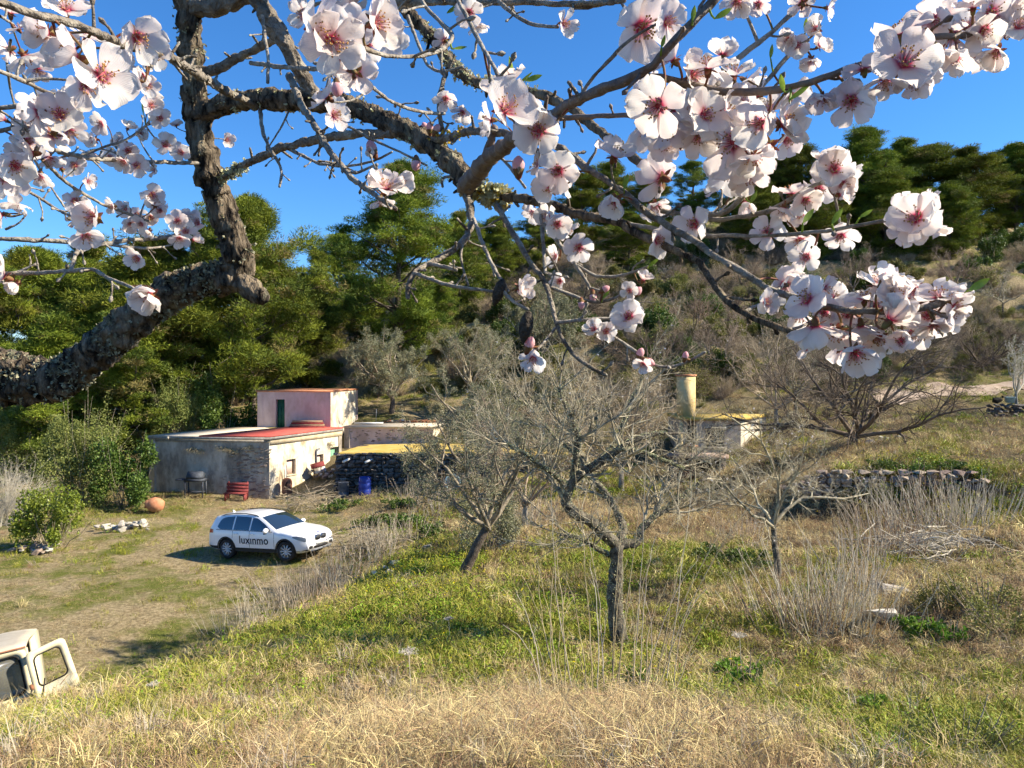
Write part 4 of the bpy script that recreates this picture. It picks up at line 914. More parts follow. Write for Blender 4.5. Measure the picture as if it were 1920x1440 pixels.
def rocks(name, label, cat, spots, meshes, seed):
    r = np.random.default_rng(seed); c = spots[len(spots) // 2]; root = thing(name, (c[0], c[1], c[2]), label, cat)
    for s in spots:
        k = s[3]; link('stone', meshes[r.integers(len(meshes))], root, (s[0] - c[0], s[1] - c[1], s[2] - c[2] + k * .1), (r.normal() * .25, r.normal() * .25, r.uniform(0, 6)), (k * r.uniform(.9, 1.5), k * r.uniform(.8, 1.2), k * r.uniform(.4, .7)))
    return root
def build_rocks():
    r = np.random.default_rng(9)
    sp = []
    for (px, py, d) in edge[3:]:
        pass
    es = [np.array(P(*q)) for q in edge[4:]]
    for a, b in zip(es[:-1], es[1:]):
        for k in range(16):
            q = a + (b - a) * r.random() + np.array([r.normal() * .18, .25 + r.normal() * .25, 0]); sp.append((q[0], q[1], hz1(q[0], q[1]), r.uniform(.14, .42)))
    rocks('collapsed_wall', 'collapsed dry stone edging of pale rubble along the bank by the car', 'stone wall', sp, ST_P + ST_B, 1)
    c = gp(238, 992); sp = [(c.x + r.normal() * .5, c.y + r.normal() * .35, c.z + abs(r.normal()) * .12, r.uniform(.15, .4)) for _ in range(34)]
    rocks('rubble_heap', 'heap of pale rubble stones in the yard grass near the clay pot', 'rubble heap', sp, ST_P, 2)
    c = gp(65, 1035); sp = [(c.x + r.normal() * .4, c.y + r.normal() * .25, c.z + abs(r.normal()) * .1, r.uniform(.15, .35)) for _ in range(22)]
    rocks('rubble_heap', 'low rubble heap at the foot of the bright green bush', 'rubble heap', sp, ST_P + ST_B, 3)
    for (px, py, k, lab) in [(1645, 1168, .62, 'pale flat boulder lying in the grass among the dry canes'), (1672, 1120, .5, 'rounded grey boulder behind the pale flat one')]:
        c = gp(px, py); o = link('boulder', ST_P[2 if px < 1660 else 5], None, (c.x, c.y, c.z + .1), (.1, .15, .4), (k * 1.5, k, k * .62)); tag(o, lab, 'boulder')
    sp = [(*gp(px + r.normal() * 8, py + r.normal() * 3), r.uniform(.2, .5)) for px, py in [(1630, 828), (1650, 826), (1670, 828), (1690, 825), (1640, 834), (1720, 826)]]
    rocks('rubble_heap', 'flat pale stones behind the wide bare tree', 'rubble heap', sp, ST_P, 6)
build_rocks()

# ------------------------------------------------------------------ clutter round the farmhouse
def build_clutter():
    A, B, D_, e, nr, e2, n2, zr, zg = HOUSE
    fr = lambda px, off: (lambda u: (A[0] + e[0] * u + nr[0] * off, A[1] + e[1] * u + nr[1] * off))(((px - 280) / 225) * np.linalg.norm(B - A))
    sn = lambda x, y: (x, y, hz1(x, y))
    # barbecue
    t = thing('barbecue', sn(*fr(380, .7)), 'old grey lidded barbecue cart against the shaded farmhouse wall', 'barbecue')
    for sx in (-.45, .45):
        for sy in (-.22, .22): MB().box((sx, sy, .42), (.06, .06, .85)).build('leg', M['dark_metal'], t)
    MB().box((0, 0, .9), (1.0, .55, .12)).build('firebox', M['dark_metal'], t)
    MB().prism([(-.38, -.27, .965), (-.38, .27, .965), (-.38, .27, 1.2), (-.38, -.05, 1.34), (-.38, -.27, 1.1)], (.78, 0, 0)).build('lid', M['dark_metal'], t)
    MB().box((-.75, 0, .92), (.42, .45, .05)).build('shelf', M['dark_metal'], t); MB().box((0, 0, .28), (.86, .4, .05)).build('shelf', M['dark_metal'], t)
    # maroon bench of boards
    t = thing('bench', sn(*fr(456, .75)), 'low maroon painted bench of boards at the foot of the shaded wall', 'bench')
    for i in range(3): MB().box((0, .18 - .02 * i, .78 - i * .17), (1.12, .05, .14)).build('slat', M['maroon'], t)
    for i in range(2): MB().box((0, -.05 - .19 * i, .36), (1.12, .16, .05)).build('slat', M['maroon'], t)
    for sx in (-.48, .48): MB().box((sx, -.1, .16), (.07, .4, .34)).build('leg', M['maroon'], t); MB().box((sx, .235, .45), (.07, .05, .9)).build('leg', M['maroon'], t)
    # clay pot lying on its side
    c = gp(293, 962); t = thing('clay_pot', (c.x, c.y, c.z + .02), 'big round clay pot lying on its side in the yard', 'pot')
    MB().lathe([(.0, 0), (.2, .0), (.33, .22), (.36, .42), (.30, .62), (.19, .74), (.2, .80), (.16, .80), (.14, .72)], 20).build('body', M['clay'], t, smooth=True, loc=(.35, 0, .33), rot=(R(10), R(-84), 0))
    # rusty boiler by the sunlit wall
    q = B + e2 * .78 + n2 * .5; t = thing('water_heater', sn(*q), 'rusty red upright water heater beside the sunlit wall', 'water heater')
    MB().lathe([(0, 0.05), (.26, .05), (.27, .12), (.27, .74), (.21, .88), (.1, .95), (0, .96)], 20).build('tank', M['rust'], t, smooth=True)
    MB().tube([(.03, -.28, .5), (.05, -.34, .65), (.12, -.33, .8)], .03, 6).build('pipe', M['dark'], t)
    for k in range(3): MB().tube([(-.2 + .1 * k, .1, 0), (-.35 + .12 * k, .25, 1.2 + .2 * k)], .018, 5).build('rod', M['grey_metal'], t)
    # scrap heap of tiles and boards
    q = B + e2 * 3.6 + n2 * 1.0; t = thing('scrap_heap', sn(*q), 'heap of broken tiles, boards and earth in front of the green door', 'scrap heap')
    r = random.Random(8)
    for i in range(34): link('fragment', (ST_B + ST_P)[r.randrange(16)], t, (r.gauss(0, .7), r.gauss(0, .5), .1 + abs(r.gauss(0, .15))), (r.gauss(0, .4), r.gauss(0, .4), r.uniform(0, 6)), (r.uniform(.15, .45), r.uniform(.15, .3), r.uniform(.06, .2)))
    for (x, y, z, w_, m) in [(-.5, -.2, .75, .75, 'maroon'), (1.2, -.5, .72, .7, 'maroon'), (-.4, 0, .45, .6, 'white_pipe')]:
        MB().box((x, y, z), (w_, .5, .06), .3, .35, -.25).build('board', M[m], t)
    for x in (-.7, -.3): MB().box((x, -.2, .36), (.05, .05, .72)).build('prop', M['wood'], t)
    # blue barrel, pale blue tub, grey drum
    t = thing('barrel', tuple(gd(684, 38.6)), 'bright blue plastic barrel in front of the dark stone wall', 'barrel')
    MB().lathe([(0, 0), (.27, 0), (.3, .05), (.31, .3), (.3, .32), (.31, .34), (.31, .6), (.3, .62), (.31, .64), (.29, .88), (.26, .92), (.24, .92), (.24, .86), (0, .86)], 22).build('drum', M['blue_plastic'], t, smooth=True)
    MB().box((0, -.05, .89), (.12, .12, .03)).build('bung', M['blue_plastic'], t)
    c = gd(848, 37.5); t = thing('tub', (c.x, c.y, c.z), 'pale blue tub tipped on its side by the shed', 'tub')
    MB().lathe([(.0, 0), (.25, 0), (.36, .5), (.40, .52), (.40, .55), (.34, .54), (.24, .04), (0, .04)], 18).build('shell', M['pale_blue'], t, smooth=True, loc=(0, .25, .36), rot=(R(75), R(12), 0))
    t = thing('drum', tuple(gd(644, 38.9)), 'dented grey metal drum beside the scrap heap', 'drum')
    MB().lathe([(0, 0), (.26, 0), (.27, .28), (.25, .3), (.27, .32), (.26, .75), (.28, .77), (.24, .77), (0, .74)], 16).build('body', M['grey_metal'], t, smooth=True); MB().box((.05, 0, .78), (.3, .05, .03)).build('lid_bar', M['grey_metal'], t)
    # cut brushwood
    for (px, py, h, rx, m, lab) in [(575, 955, 1.0, 1.5, 'twig_brown', 'heap of cut brushwood between the car and the scrap heap'), (690, 1035, .8, 1.2, 'twig_grey', 'tangle of cut grey branches on the stone edging'),
                                    (1770, 1032, .45, 1.1, 'twig_pale', 'flattened pile of pale cut canes on the grass')]:
        c = gp(px, py); r2 = np.random.default_rng(px); n = 130
        a = np.stack([r2.normal(size=n) * rx * .55, r2.normal(size=n) * .55, np.abs(r2.normal(size=n)) * h * .4 + .02], -1); dd = norm(r2.normal(size=(n, 3)) * [1, .8, .25]); Ln = r2.uniform(.4, 1.4, n)
        Ps = a[:, None] + dd[:, None] * (np.linspace(-.5, .5, 5)[None, :, None] * Ln[:, None, None]) + r2.normal(size=(n, 5, 3)) * .03; Ps[..., 2] = np.maximum(Ps[..., 2], .0)
        Rs = r2.uniform(.006, .02, n)[:, None] * np.linspace(1, .4, 5)[None]; P2, R2 = spawn(r2, Ps, Rs, 4, (.3, .6), (.3, .9), .2, 0, .15, 3, rmin=.004)
        t = thing('brushwood', c, lab, 'brushwood'); tag(link('twigs', mesh_np('twigs', *merge([tubes(Ps, Rs, 5), tubes(P2, R2, 3)]), M[m], smooth=True), t), kind='stuff')
    # low wall with bag and tub at the far terrace
    a = gd(1852, 41); wl = thing('low_wall', (a.x, a.y, a.z), 'short dark dry stone wall under the white blossoming almond', 'stone wall')
    coursed_stones(wl, ST_D, (0, 0), (3.6, .4), lambda u: -.1, lambda u: .75, 51, (.16, .26), (.25, .45), .4, .03, .12, 60)
    t = thing('sack', (a.x + .55, a.y + .1, a.z + .72), 'slumped black sack on the low dark wall', 'sack'); link('body', ST_D[1], t, (0, 0, .16), (0, 0, .3), (.75, .4, .42)).data = stone_meshes('body', M['dark'], 1, 9, .1)[0]; link('knot', stone_meshes('knot', M['dark'], 1, 10, .1)[0], t, (.3, 0, .32), (0, .4, 0), (.2, .15, .15))
    t = thing('tub', (a.x + 1.25, a.y + .1, a.z + .72), 'small turquoise tub on the low dark wall', 'tub'); MB().lathe([(0, 0), (.2, 0), (.26, .3), (.28, .31), (.24, .3), (.18, .04), (0, .04)], 14).build('shell', M['pale_blue'], t, smooth=True); MB().tube([(-.26, 0, .3), (0, 0, .42), (.26, 0, .3)], .012, 5).build('handle', M['grey_metal'], t)
build_clutter()

# ------------------------------------------------------------------ dry canes and stalks
def build_canes():
    v = [cane_clump(200 + i, 1.45, 62, .5, 'stalk') for i in range(3)]; v.append(cane_clump(204, 1.3, 60, .5, 'stalk_red'))
    g = 'dry cane clumps along the banks'; lab = 'clump of dry grey brown canes along the banks'
    spots = [(545, 1138, .95), (590, 1125, 1.0), (640, 1100, .95), (680, 1075, .9), (720, 1045, 1), (475, 1170, .75), (430, 1185, .6), (610, 1100, .9), (700, 1030, .9), (770, 1010, .9),
             (1000, 985, .9), (1030, 975, .9), (970, 990, .8), (830, 960, 1.1), (790, 945, 1.1), (1700, 1020, 1.1), (1740, 1005, 1.2), (1780, 1000, 1.25), (1815, 990, 1.1), (1670, 1040, 1.0), (1640, 1060, 1.0),
             (1600, 1120, .9), (1560, 1165, .95), (1530, 1180, .9), (1590, 1180, .8), (1500, 1170, .8), (1850, 975, .9), (1720, 940, 1.0), (1660, 985, 1.0), (1390, 1010, .7), (880, 915, 1.1), (860, 925, 1)]
    for i, (px, py, s) in enumerate(spots): zone = 'along the bank in front of the parked car' if px < 760 else 'against the dark wall of the shed' if px < 900 else 'beside the leaning olive' if px < 1100 else 'around the slender almond by the boulders' if py > 1100 or px < 1450 else 'in front of the dry stone wall'; place('cane_clump', v[i % 4], gp(px, py), 'clump of dry grey brown canes ' + zone, 'dry canes', 'dry canes ' + zone, rz=i * 1.1, scale=s)
    # tall fennel in front of the forked almond
    r = np.random.default_rng(33)
    lines = [((1085, 1300), (1045, 1120), (1035, 900)), ((1110, 1290), (1100, 1100), (1075, 870)), ((1150, 1310), (1185, 1050), (1225, 800)), ((1175, 1300), (1200, 1120), (1215, 700)), ((1205, 1300), (1285, 1120), (1400, 930)),
             ((1215, 1310), (1255, 1150), (1290, 990)), ((1130, 1300), (1125, 1150), (1100, 1000)), ((1060, 1300), (1020, 1180), (1010, 1060)), ((1160, 1300), (1150, 1180), (1170, 940)), ((1195, 1300), (1250, 1150), (1310, 1050)),
             ((1225, 1290), (1330, 1060), (1500, 850)), ((1045, 1290), (1035, 1190), (1000, 1020)), ((1240, 1300), (1275, 1100), (1300, 900)), ((1100, 1310), (1090, 1200), (1060, 1080)), ((1185, 1320), (1190, 1220), (1180, 1100)), ((1140, 1320), (1130, 1230), (1140, 1140)),
             ((1250, 1310), (1290, 1230), (1345, 1130)), ((1030, 1310), (1015, 1230), (975, 1150))]
    for _ in range(16):
        bx = r.uniform(985, 1290); k_ = (bx - 1150) / 150; h_ = r.uniform(110, 330); lines.append(((bx, 1300), (bx + k_ * 22 + r.normal() * 10, 1300 - h_ * .5), (bx + k_ * 70 + r.normal() * 30, 1300 - h_)))
    c = gp(1150, 1310); t = thing('fennel_clump', c, 'tall thin dry fennel stalks in front of the forked lichened almond', 'dry stalks')
    for i, ln in enumerate(lines):
        dd = c.y + r.normal() * .35; q = [np.array(P(px, py, dd + .15 * k)) - np.array(c) for k, (px, py) in enumerate(ln)]; q[0][2] -= .25
        tt = np.linspace(0, 1, 12)[:, None]; cur = (1 - tt) ** 2 * q[0] + 2 * tt * (1 - tt) * (2 * q[1] - .5 * q[0] - .5 * q[2]) + tt ** 2 * q[2]
        cur[1:] += r.normal(size=(11, 3)) * .006
        rad = np.linspace(.0068, .002, 12); Ps = cur[None]; P2, R2 = spawn(r, Ps, rad[None], 5, (.06, .2), (.3, .7), .45, .2, .06, 4, .55, rmin=.0014)
        link('stalk', mesh_np('stalk', *merge([tubes(Ps, rad[None], 6), tubes(P2, R2, 3)]), M['straw'] if i % 3 else M['stalk'], smooth=True), t)
    # wild carrot seed heads
    for (px, py, top, hd, lab) in [(768, 1345, 1228, .085, 'flat pale wild carrot seed head on a thin stalk'), (842, 1215, 1163, .06, 'small wild carrot head above the green bank'), (1388, 1300, 1196, .08, 'wild carrot head beside the bright green weeds'), (1270, 1400, 1330, .05, None), (288, 1310, 1288, .06, 'spent wild carrot head low in the grass near the van')]:
        if not lab: continue
        c = gp(px, py); h = CZ + (HOR - top) / F * c.y - c.z; t = thing('wild_carrot', c, lab, 'wild carrot')
        MB().tube([(0, 0, -.1), (.01, 0, h * .5), (-.006, 0, h)], [.004, .003, .0025], 6).build('stalk', M['twig_pale'], t, smooth=True)
        n = 26; a = r.uniform(0, 6.28, n); rr = np.sqrt(r.uniform(0.02, 1, n)) * hd; tip = np.stack([rr * np.cos(a) - .006, rr * np.sin(a), h + .035 + r.normal(size=n) * .006], -1)
        Ps = np.stack([np.repeat([[-.006, 0, h]], n, 0), (tip * .5 + np.array([-.003, 0, h * .5])) - [0, 0, .006], tip], 1); V1 = tubes(Ps, np.full((n, 3), .0012), 3)
        m = 500; c2 = tip[r.integers(0, n, m)] + r.normal(size=(m, 3)) * [.011, .011, .004]; V2 = leaf_quads(r, c2, unit_rand(r, m), .009, .0035)
        link('umbel', mesh_np('umbel', *merge([V1, V2]), M['umbel']), t)
M['umbel'] = mat('umbel', (.50, .44, .36), (.70, .64, .56), 30, .9, trans=.2)
build_canes()
# ------------------------------------------------------------------ white car in the yard
M['car_white'] = mat('car_white', (0.80, 0.80, 0.80), rough=.25, spec=.5, coat=.6)
M['car_black'] = mat('car_black_trim', (0.018, 0.018, 0.019), rough=.6, spec=.3)
M['tyre'] = mat('tyre', (0.02, 0.02, 0.02), (0.05, 0.045, 0.04), 8, .9)
M['rim'] = mat('rim', (0.62, 0.62, 0.63), rough=.4, metal=.45)
M['car_glass'] = mat('car_glass', (0.018, 0.028, 0.038), rough=.03, spec=1.0, coat=1.0)
M['lamp_red'] = mat('lamp_red', (0.35, 0.012, 0.012), rough=.2, spec=.5, coat=.5)
M['lamp_clear'] = mat('lamp_clear', (0.10, 0.11, 0.12), rough=.1, spec=.8, coat=.6)
M['chrome'] = mat('chrome', (0.6, 0.6, 0.6), rough=.15, metal=1)
M['lettering'] = mat('lettering_dark', (0.015, 0.015, 0.03), rough=.5)
M['plate'] = mat('number_plate', (0.75, 0.75, 0.72), rough=.5)

TOPX = [-2.265, -2.25, -2.17, -2.02, -1.96, -1.6, -1.0, -.5, -.05, .10, .30, .90, 1.1, 1.6, 1.95, 2.08, 2.14, 2.175]
TOPZ = [.72, .98, 1.14, 1.44, 1.485, 1.535, 1.575, 1.568, 1.525, 1.49, 1.40, 1.07, 1.045, .985, .915, .86, .80, .60]
def ztop(x): return float(np.interp(x, TOPX, TOPZ))
def wid(x):
    f = max(0, (x - 1.35) / (2.175 - 1.35)); b = max(0, (-x - 1.75) / (2.265 - 1.75))
    return .908 * (1 - .24 * f ** 2.6 - .13 * b ** 2.4)
def belt(x): return 1.0 + .012 * (1.0 - x) - (.04 if x > 1 else 0)
def section(x):
    W = wid(x); zt = ztop(x); zb = .27 + .07 * max(0, (abs(x) - 1.85) / .35); zbl = min(belt(x), zt - .06)
    s = min(1, (zbl - zb) / (belt(x) - zb)); Z = lambda z: zb + (z - zb) * s
    g = max(0, zt - zbl - .06); ye = W * .95 - .40 * g - .03
    p = [(0, zb), (W * .84, zb), (W * .955, zb + .07), (W * .985, Z(.45)), (W * .995, Z(.62)), (W * 1.0, Z(.76)), (W * .985, Z(.88)), (W * .955, zbl)]
    e = (ye, zt - .045); a = p[-1]
    p += [(a[0] + (e[0] - a[0]) * k + .012 * math.sin(math.pi * k) * (g > .1), a[1] + (e[1] - a[1]) * k) for k in (.33, .67, 1.0)]
    p += [(ye - .05, zt - .014), (ye * .55, zt + .004), (0, zt + .012)]
    return np.array(p)
def yside(x, z):
    p = section(x)[2:11]; return float(np.interp(z, p[:, 1], p[:, 0]))
def ztopsurf(x, y):
    p = section(x)[10:][::-1]; return float(np.interp(abs(y), p[:, 0], p[:, 1]))
def side_patch(xs, zlo, zhi, off=.006, nz=5, sides=(-1, 1), th=0):
    mbs = []
    for s in sides:
        V = []; nx = len(xs)
        for x in xs:
            a, b = zlo(x), zhi(x)
            for k in range(nz): z = a + (b - a) * k / (nz - 1); V.append((x, s * (yside(x, z) + off), z))
        i = np.arange(nx - 1)[:, None] * nz + np.arange(nz - 1)[None]; q = np.stack([i, i + nz, i + nz + 1, i + 1], -1).reshape(-1, 4)
        mbs.append(MB().add(V, [q if s < 0 else q[:, ::-1]]))
    return mbs

def build_car():
    hub = Vector(P(483, 1031, 27.3)); yaw = R(-24); loc = hub + Vector((.325, .731, -.345))
    root = thing('parked_car', loc, 'white compact estate car with dark lettering on its doors parked in the yard', 'car')
    root.rotation_euler = (0, R(-3.4), yaw)
    xs = np.unique(np.concatenate([np.linspace(-2.265, 2.175, 60), np.array([-2.25, -2.22, 2.16, 2.13])])); S = [section(x) for x in xs]; m = len(S[0])
    V = []
    for x, p in zip(xs, S): V += [(x, -y, z) for y, z in p] + [(x, y, z) for y, z in p[1:-1][::-1]]
    k = 2 * m - 2; n = len(xs)
    F4 = [[j * k + i, (j + 1) * k + i, (j + 1) * k + (i + 1) % k, j * k + (i + 1) % k] for j in range(n - 1) for i in range(k)]
    mb = MB().add(V, [np.array(F4)[:, ::-1]]); mb.F.setdefault(k, []).append(np.array([list(range(k))[::-1], [(n - 1) * k + i for i in range(k)]])[:, ::-1])
    body = mb.build('body', M['car_white'], root, smooth=True)
    bm = bmesh.new(); bm.from_mesh(body.data); bmesh.ops.recalc_face_normals(bm, faces=bm.faces); bm.to_mesh(body.data); bm.free()
    # wheel arches cut out of the body
    body.data.materials.append(M['car_black'])
    cut = MB()
    for ax in (-1.335, 1.335):
        for s in (-1, 1):
            a = [(ax + .385 * math.cos(t), s * .56, .36 + .385 * math.sin(t)) for t in np.linspace(0, 2 * math.pi, 28, endpoint=False)]
            cut.prism(a[::1] if s > 0 else a[::-1], (0, s * .6, 0))
    co = cut.build('arch_cutter', [M['car_black']], None)
    bm = bmesh.new(); bm.from_mesh(co.data); bmesh.ops.recalc_face_normals(bm, faces=bm.faces); bm.to_mesh(co.data); bm.free()
    md = body.modifiers.new('arches', 'BOOLEAN'); md.operation = 'DIFFERENCE'; md.object = co; md.solver = 'EXACT'; md.material_mode = 'TRANSFER'
    co.matrix_world = root.matrix_world
    pm, bmx = root.matrix_world.copy(), None
    root_loc, root_rot = root.location.copy(), root.rotation_euler.copy(); root.location = (0, 0, 0); root.rotation_euler = (0, 0, 0)
    bpy.context.view_layer.update()
    dg = bpy.context.evaluated_depsgraph_get(); nm = bpy.data.meshes.new_from_object(body.evaluated_get(dg)); body.modifiers.clear()
    if len(nm.polygons) > 200:
        body.data = nm
    bpy.data.objects.remove(co)
    root.location = root_loc; root.rotation_euler = root_rot
    lin = lambda x, pts: float(np.interp(x, [p[0] for p in pts], [p[1] for p in pts]))
    roofz = lambda x: ztop(x) - .085
    # side windows
    fw = [(-.24, None), (.10, 1.42), (.34, 1.30), (.62, 1.13), (.72, 1.06)]
    hi_f = lambda x: min(roofz(x), lin(x, [(-.3, 1.5), (.02, 1.43), (.38, 1.25), (.70, 1.05)]))
    hi_r = lambda x: roofz(x); hi_q = lambda x: min(roofz(x), lin(x, [(-1.78, 1.14), (-1.70, 1.33), (-1.6, 1.42), (-1.45, 1.46), (-1.0, 1.5)]))
    lo = lambda x: belt(x) + .02; lo_q = lambda x: max(lo(x), lin(x, [(-1.78, 1.13), (-1.66, 1.06), (-1.55, 1.04), (-1.0, 1.0)]))
    for xs_, l_, h_ in [(np.linspace(-.22, .70, 12), lo, hi_f), (np.linspace(-1.0, -.28, 8), lo, hi_r), (np.linspace(-1.77, -1.06, 10), lo_q, hi_q)]:
        for mbx in side_patch(xs_, l_, h_): mbx.build('side_window', M['car_glass'], root, smooth=True)
    for mbx in side_patch(np.linspace(-1.82, .78, 20), lambda x: belt(x) - .004, lambda x: belt(x) + .014, .009, 2): mbx.build('belt_trim', M['car_black'], root)
    # windscreen and rear glass
    def top_patch(xs_, fr, off, name, m_):
        V = []; ny = 13
        for x in xs_:
            p = section(x); ye = p[10][0] * fr(x)
            for k in range(ny): y = -ye + 2 * ye * k / (ny - 1); V.append((x + off * .55, y, ztopsurf(x, y) + off))
        i = np.arange(len(xs_) - 1)[:, None] * ny + np.arange(ny - 1)[None]; q = np.stack([i, i + ny, i + ny + 1, i + 1], -1).reshape(-1, 4)
        MB().add(V, [q]).build(name, m_, root, smooth=True)
    top_patch(np.linspace(.14, .88, 8), lambda x: .93, .007, 'windscreen', M['car_glass'])
    V = []
    for x in np.linspace(-2.165, -2.03, 5):
        p = section(x); ye = p[10][0] * .9
        for k in range(9): y = -ye + 2 * ye * k / 8; V.append((x - .008, y, ztopsurf(x, y) + .006))
    i = np.arange(4)[:, None] * 9 + np.arange(8)[None]; MB().add(V, [np.stack([i, i + 9, i + 10, i + 1], -1).reshape(-1, 4)]).build('rear_window', M['car_glass'], root, smooth=True)
    # cladding, seams, handles
    for x0, x1 in [(-.93, .93)]:
        for mbx in side_patch(np.linspace(x0, x1, 16), lambda x: .285, lambda x: .42, .008, 4): mbx.build('sill', M['car_black'], root, smooth=True)
    for x0, x1 in [(-2.24, -1.76), (1.77, 2.16)]:
        for mbx in side_patch(np.linspace(x0, x1, 8), lambda x: section(x)[2][1] + .005, lambda x: .46 if x < 0 else .36, .008, 4): mbx.build('bumper_trim', M['car_black'], root, smooth=True)
    for ax in (-1.335, 1.335):
        for s in (-1, 1):
            V = []; T = np.linspace(-.12, math.pi + .12, 26)
            for t in T:
                for rr in (.383, .44): x = ax + rr * math.cos(t); z = max(.29, .36 + rr * math.sin(t)); V.append((x, s * (yside(x, z) + .009), z))
            i = np.arange(25) * 2; q = np.stack([i, i + 1, i + 3, i + 2], -1); MB().add(V, [q]).build('arch_trim', M['car_black'], root, smooth=True)
    for xx in (-.25, .86, -1.03):
        for mbx in side_patch(np.array([xx - .007, xx + .007]), lambda x: .43 if xx > -1 else .75, lambda x: belt(x) - .01, .004, 5): mbx.build('door_seam', M['car_black'], root)
    for xx in (-.12, -.86):
        for s in (-1, 1): MB().box((xx, s * (yside(xx, .90) + .018), .905), (.2, .03, .035)).build('door_handle', M['car_white'], root)
    # mirrors
    for s in (-1, 1):
        mr = MB().lathe([(0, -.1), (.05, -.095), (.085, -.05), (.095, 0), (.085, .05), (.05, .09), (0, .1)], 12).build('mirror', M['car_white'], root, smooth=True, loc=(.60, s * 1.0, 1.07), rot=(R(90), 0, 0)); mr.scale = (.75, .95, 1.2)
        MB().box((0, 0, 0), (.06, .05, .10)).build('arm', M['car_black'], mr, loc=(.0, -.10, -.03 * s))
    # roof rails
    for s in (-1, 1):
        MB().tube([(x, s * (section(x)[10][0] - .03), ztop(x) + dz) for x, dz in [(.0, -.03), (-.15, .0), (-.6, .012), (-1.1, .01), (-1.55, .0), (-1.75, -.035)]], .018, 6).build('roof_rail', M['car_black'], root, smooth=True)
    MB().tube([(-1.75, 0, 1.52), (-1.83, 0, 1.60)], [.05, .012], 8).build('aerial', M['car_white'], root)
    # lamps, grille, plate
    for mbx in side_patch(np.linspace(-2.235, -1.95, 8), lambda x: .90 + .05 * (x + 2.235), lambda x: 1.05 - .03 * (x + 2.235), .01, 4): mbx.build('tail_lamp', M['lamp_red'], root, smooth=True)
    for mbx in side_patch(np.linspace(1.66, 2.12, 12), lambda x: lin(x, [(1.62, .85), (1.8, .775), (2.13, .67)]), lambda x: lin(x, [(1.62, .865), (1.8, .88), (2.0, .84), (2.13, .785)]), .008, 4):
        h = mbx.build('headlight', M['lamp_clear'], root, smooth=True)
    def front_shape(yc, zc, w_, h_, rx, name, m_, par=root, x0=2.13, x1=2.188, n_=14, pw=3.0):
        pts_ = []
        for t in np.linspace(0, 2 * math.pi, n_, endpoint=False):
            c_, s_ = math.cos(t), math.sin(t); pts_.append((x0, yc + w_ * np.sign(c_) * abs(c_) ** (2 / pw), zc + h_ * np.sign(s_) * abs(s_) ** (2 / pw)))
        return MB().prism(pts_, (x1 - x0, 0, 0)).build(name, m_, par)
    for s in (-1, 1):
        front_shape(s * .155, .735, .145, .095, 0, 'grille_surround', M['chrome'], x1=2.186); g = front_shape(s * .155, .735, .13, .082, 0, 'grille', M['car_black'], x1=2.192)
        for k in range(5): MB().box((2.195, s * .155 - .1 + k * .05, .735), (.006, .008, .13)).build('bar', M['grey_metal'], g)
        front_shape(s * .55, .46, .10, .05, 0, 'fog_lamp_recess', M['car_black'], x0=2.12, x1=2.182)
    front_shape(0, .43, .40, .055, 0, 'air_intake', M['car_black'], x0=2.12, x1=2.178); MB().box((2.19, 0, .555), (.014, .52, .11)).build('number_plate', M['plate'], root)
    MB().box((2.17, 0, .33), (.03, 1.1, .06)).build('skid_plate', M['grey_metal'], root)
    bg_ = MB().lathe([(0, 0), (.04, 0), (.04, .008), (0, .008)], 16).build('badge', M['blue_plastic'], root, loc=(2.075, 0, .872), rot=(0, R(62), 0))
    # wheels
    tyre = MB().lathe([(.235, -.10), (.30, -.112), (.335, -.10), (.348, -.07), (.35, 0), (.348, .07), (.335, .10), (.30, .112), (.235, .10)], 32).mesh('tyre', M['tyre'], True)
    rim = MB().lathe([(.24, -.095), (.235, -.06), (.215, -.03), (.21, .05)], 28)
    for k in range(10):
        a = k * math.pi / 5; mbv = np.array([[.03, -.018, -.085], [.03, .018, -.085], [.225, .022, -.09], [.225, -.022, -.09], [.03, -.018, -.06], [.03, .018, -.06], [.225, .022, -.06], [.225, -.022, -.06]])
        ca, sa = math.cos(a), math.sin(a); Rm = np.array([[ca, -sa, 0], [sa, ca, 0], [0, 0, 1]])
        rim.add(mbv @ Rm.T, [[[0, 1, 2, 3], [7, 6, 5, 4], [0, 3, 7, 4], [1, 5, 6, 2], [2, 6, 7, 3], [0, 4, 5, 1]]])
    rim.lathe([(0, -.1), (.045, -.098), (.05, -.08), (.05, -.05)], 14)
    rim = rim.mesh('rim', M['rim'], False); disc = MB().lathe([(0, -.03), (.2, -.03), (.2, -.015), (0, -.015)], 20).mesh('brake_disc', M['tyre'])
    for ax in (-1.335, 1.335):
        for s in (-1, 1):
            wv = link('wheel', tyre, root, (ax, s * .79, .35), (R(90) if s < 0 else R(-90), 0, 0 if ax < 0 else R(8) * 1))
            wv.rotation_euler = (R(-90) if s > 0 else R(90), 0, R(9) if ax > 0 else 0)
            link('rim', rim, wv, rot=(R(180), 0, 0) ); link('brake_disc', disc, wv, rot=(R(180), 0, 0))
    # the lettering on the doors
    for s in (-1, 1):
        cu = bpy.data.curves.new('lettering', 'FONT'); cu.body = 'lux\u0131nmo'; cu.size = .39; cu.space_character = 1.06; cu.align_x = 'CENTER'; cu.extrude = .001; cu.offset = .006
        to = bpy.data.objects.new('lettering', cu); C.objects.link(to); bpy.context.view_layer.update()
        me = bpy.data.meshes.new_from_object(to.evaluated_get(bpy.context.evaluated_depsgraph_get())); bpy.data.objects.remove(to)
        me.materials.clear(); me.materials.append(M['lettering'])
        bm = bmesh.new(); bm.from_mesh(me)
        for kz in np.arange(-.08, .36, .04): bmesh.ops.bisect_plane(bm, geom=bm.verts[:] + bm.edges[:] + bm.faces[:], plane_co=(0, kz, 0), plane_no=(0, 1, 0))
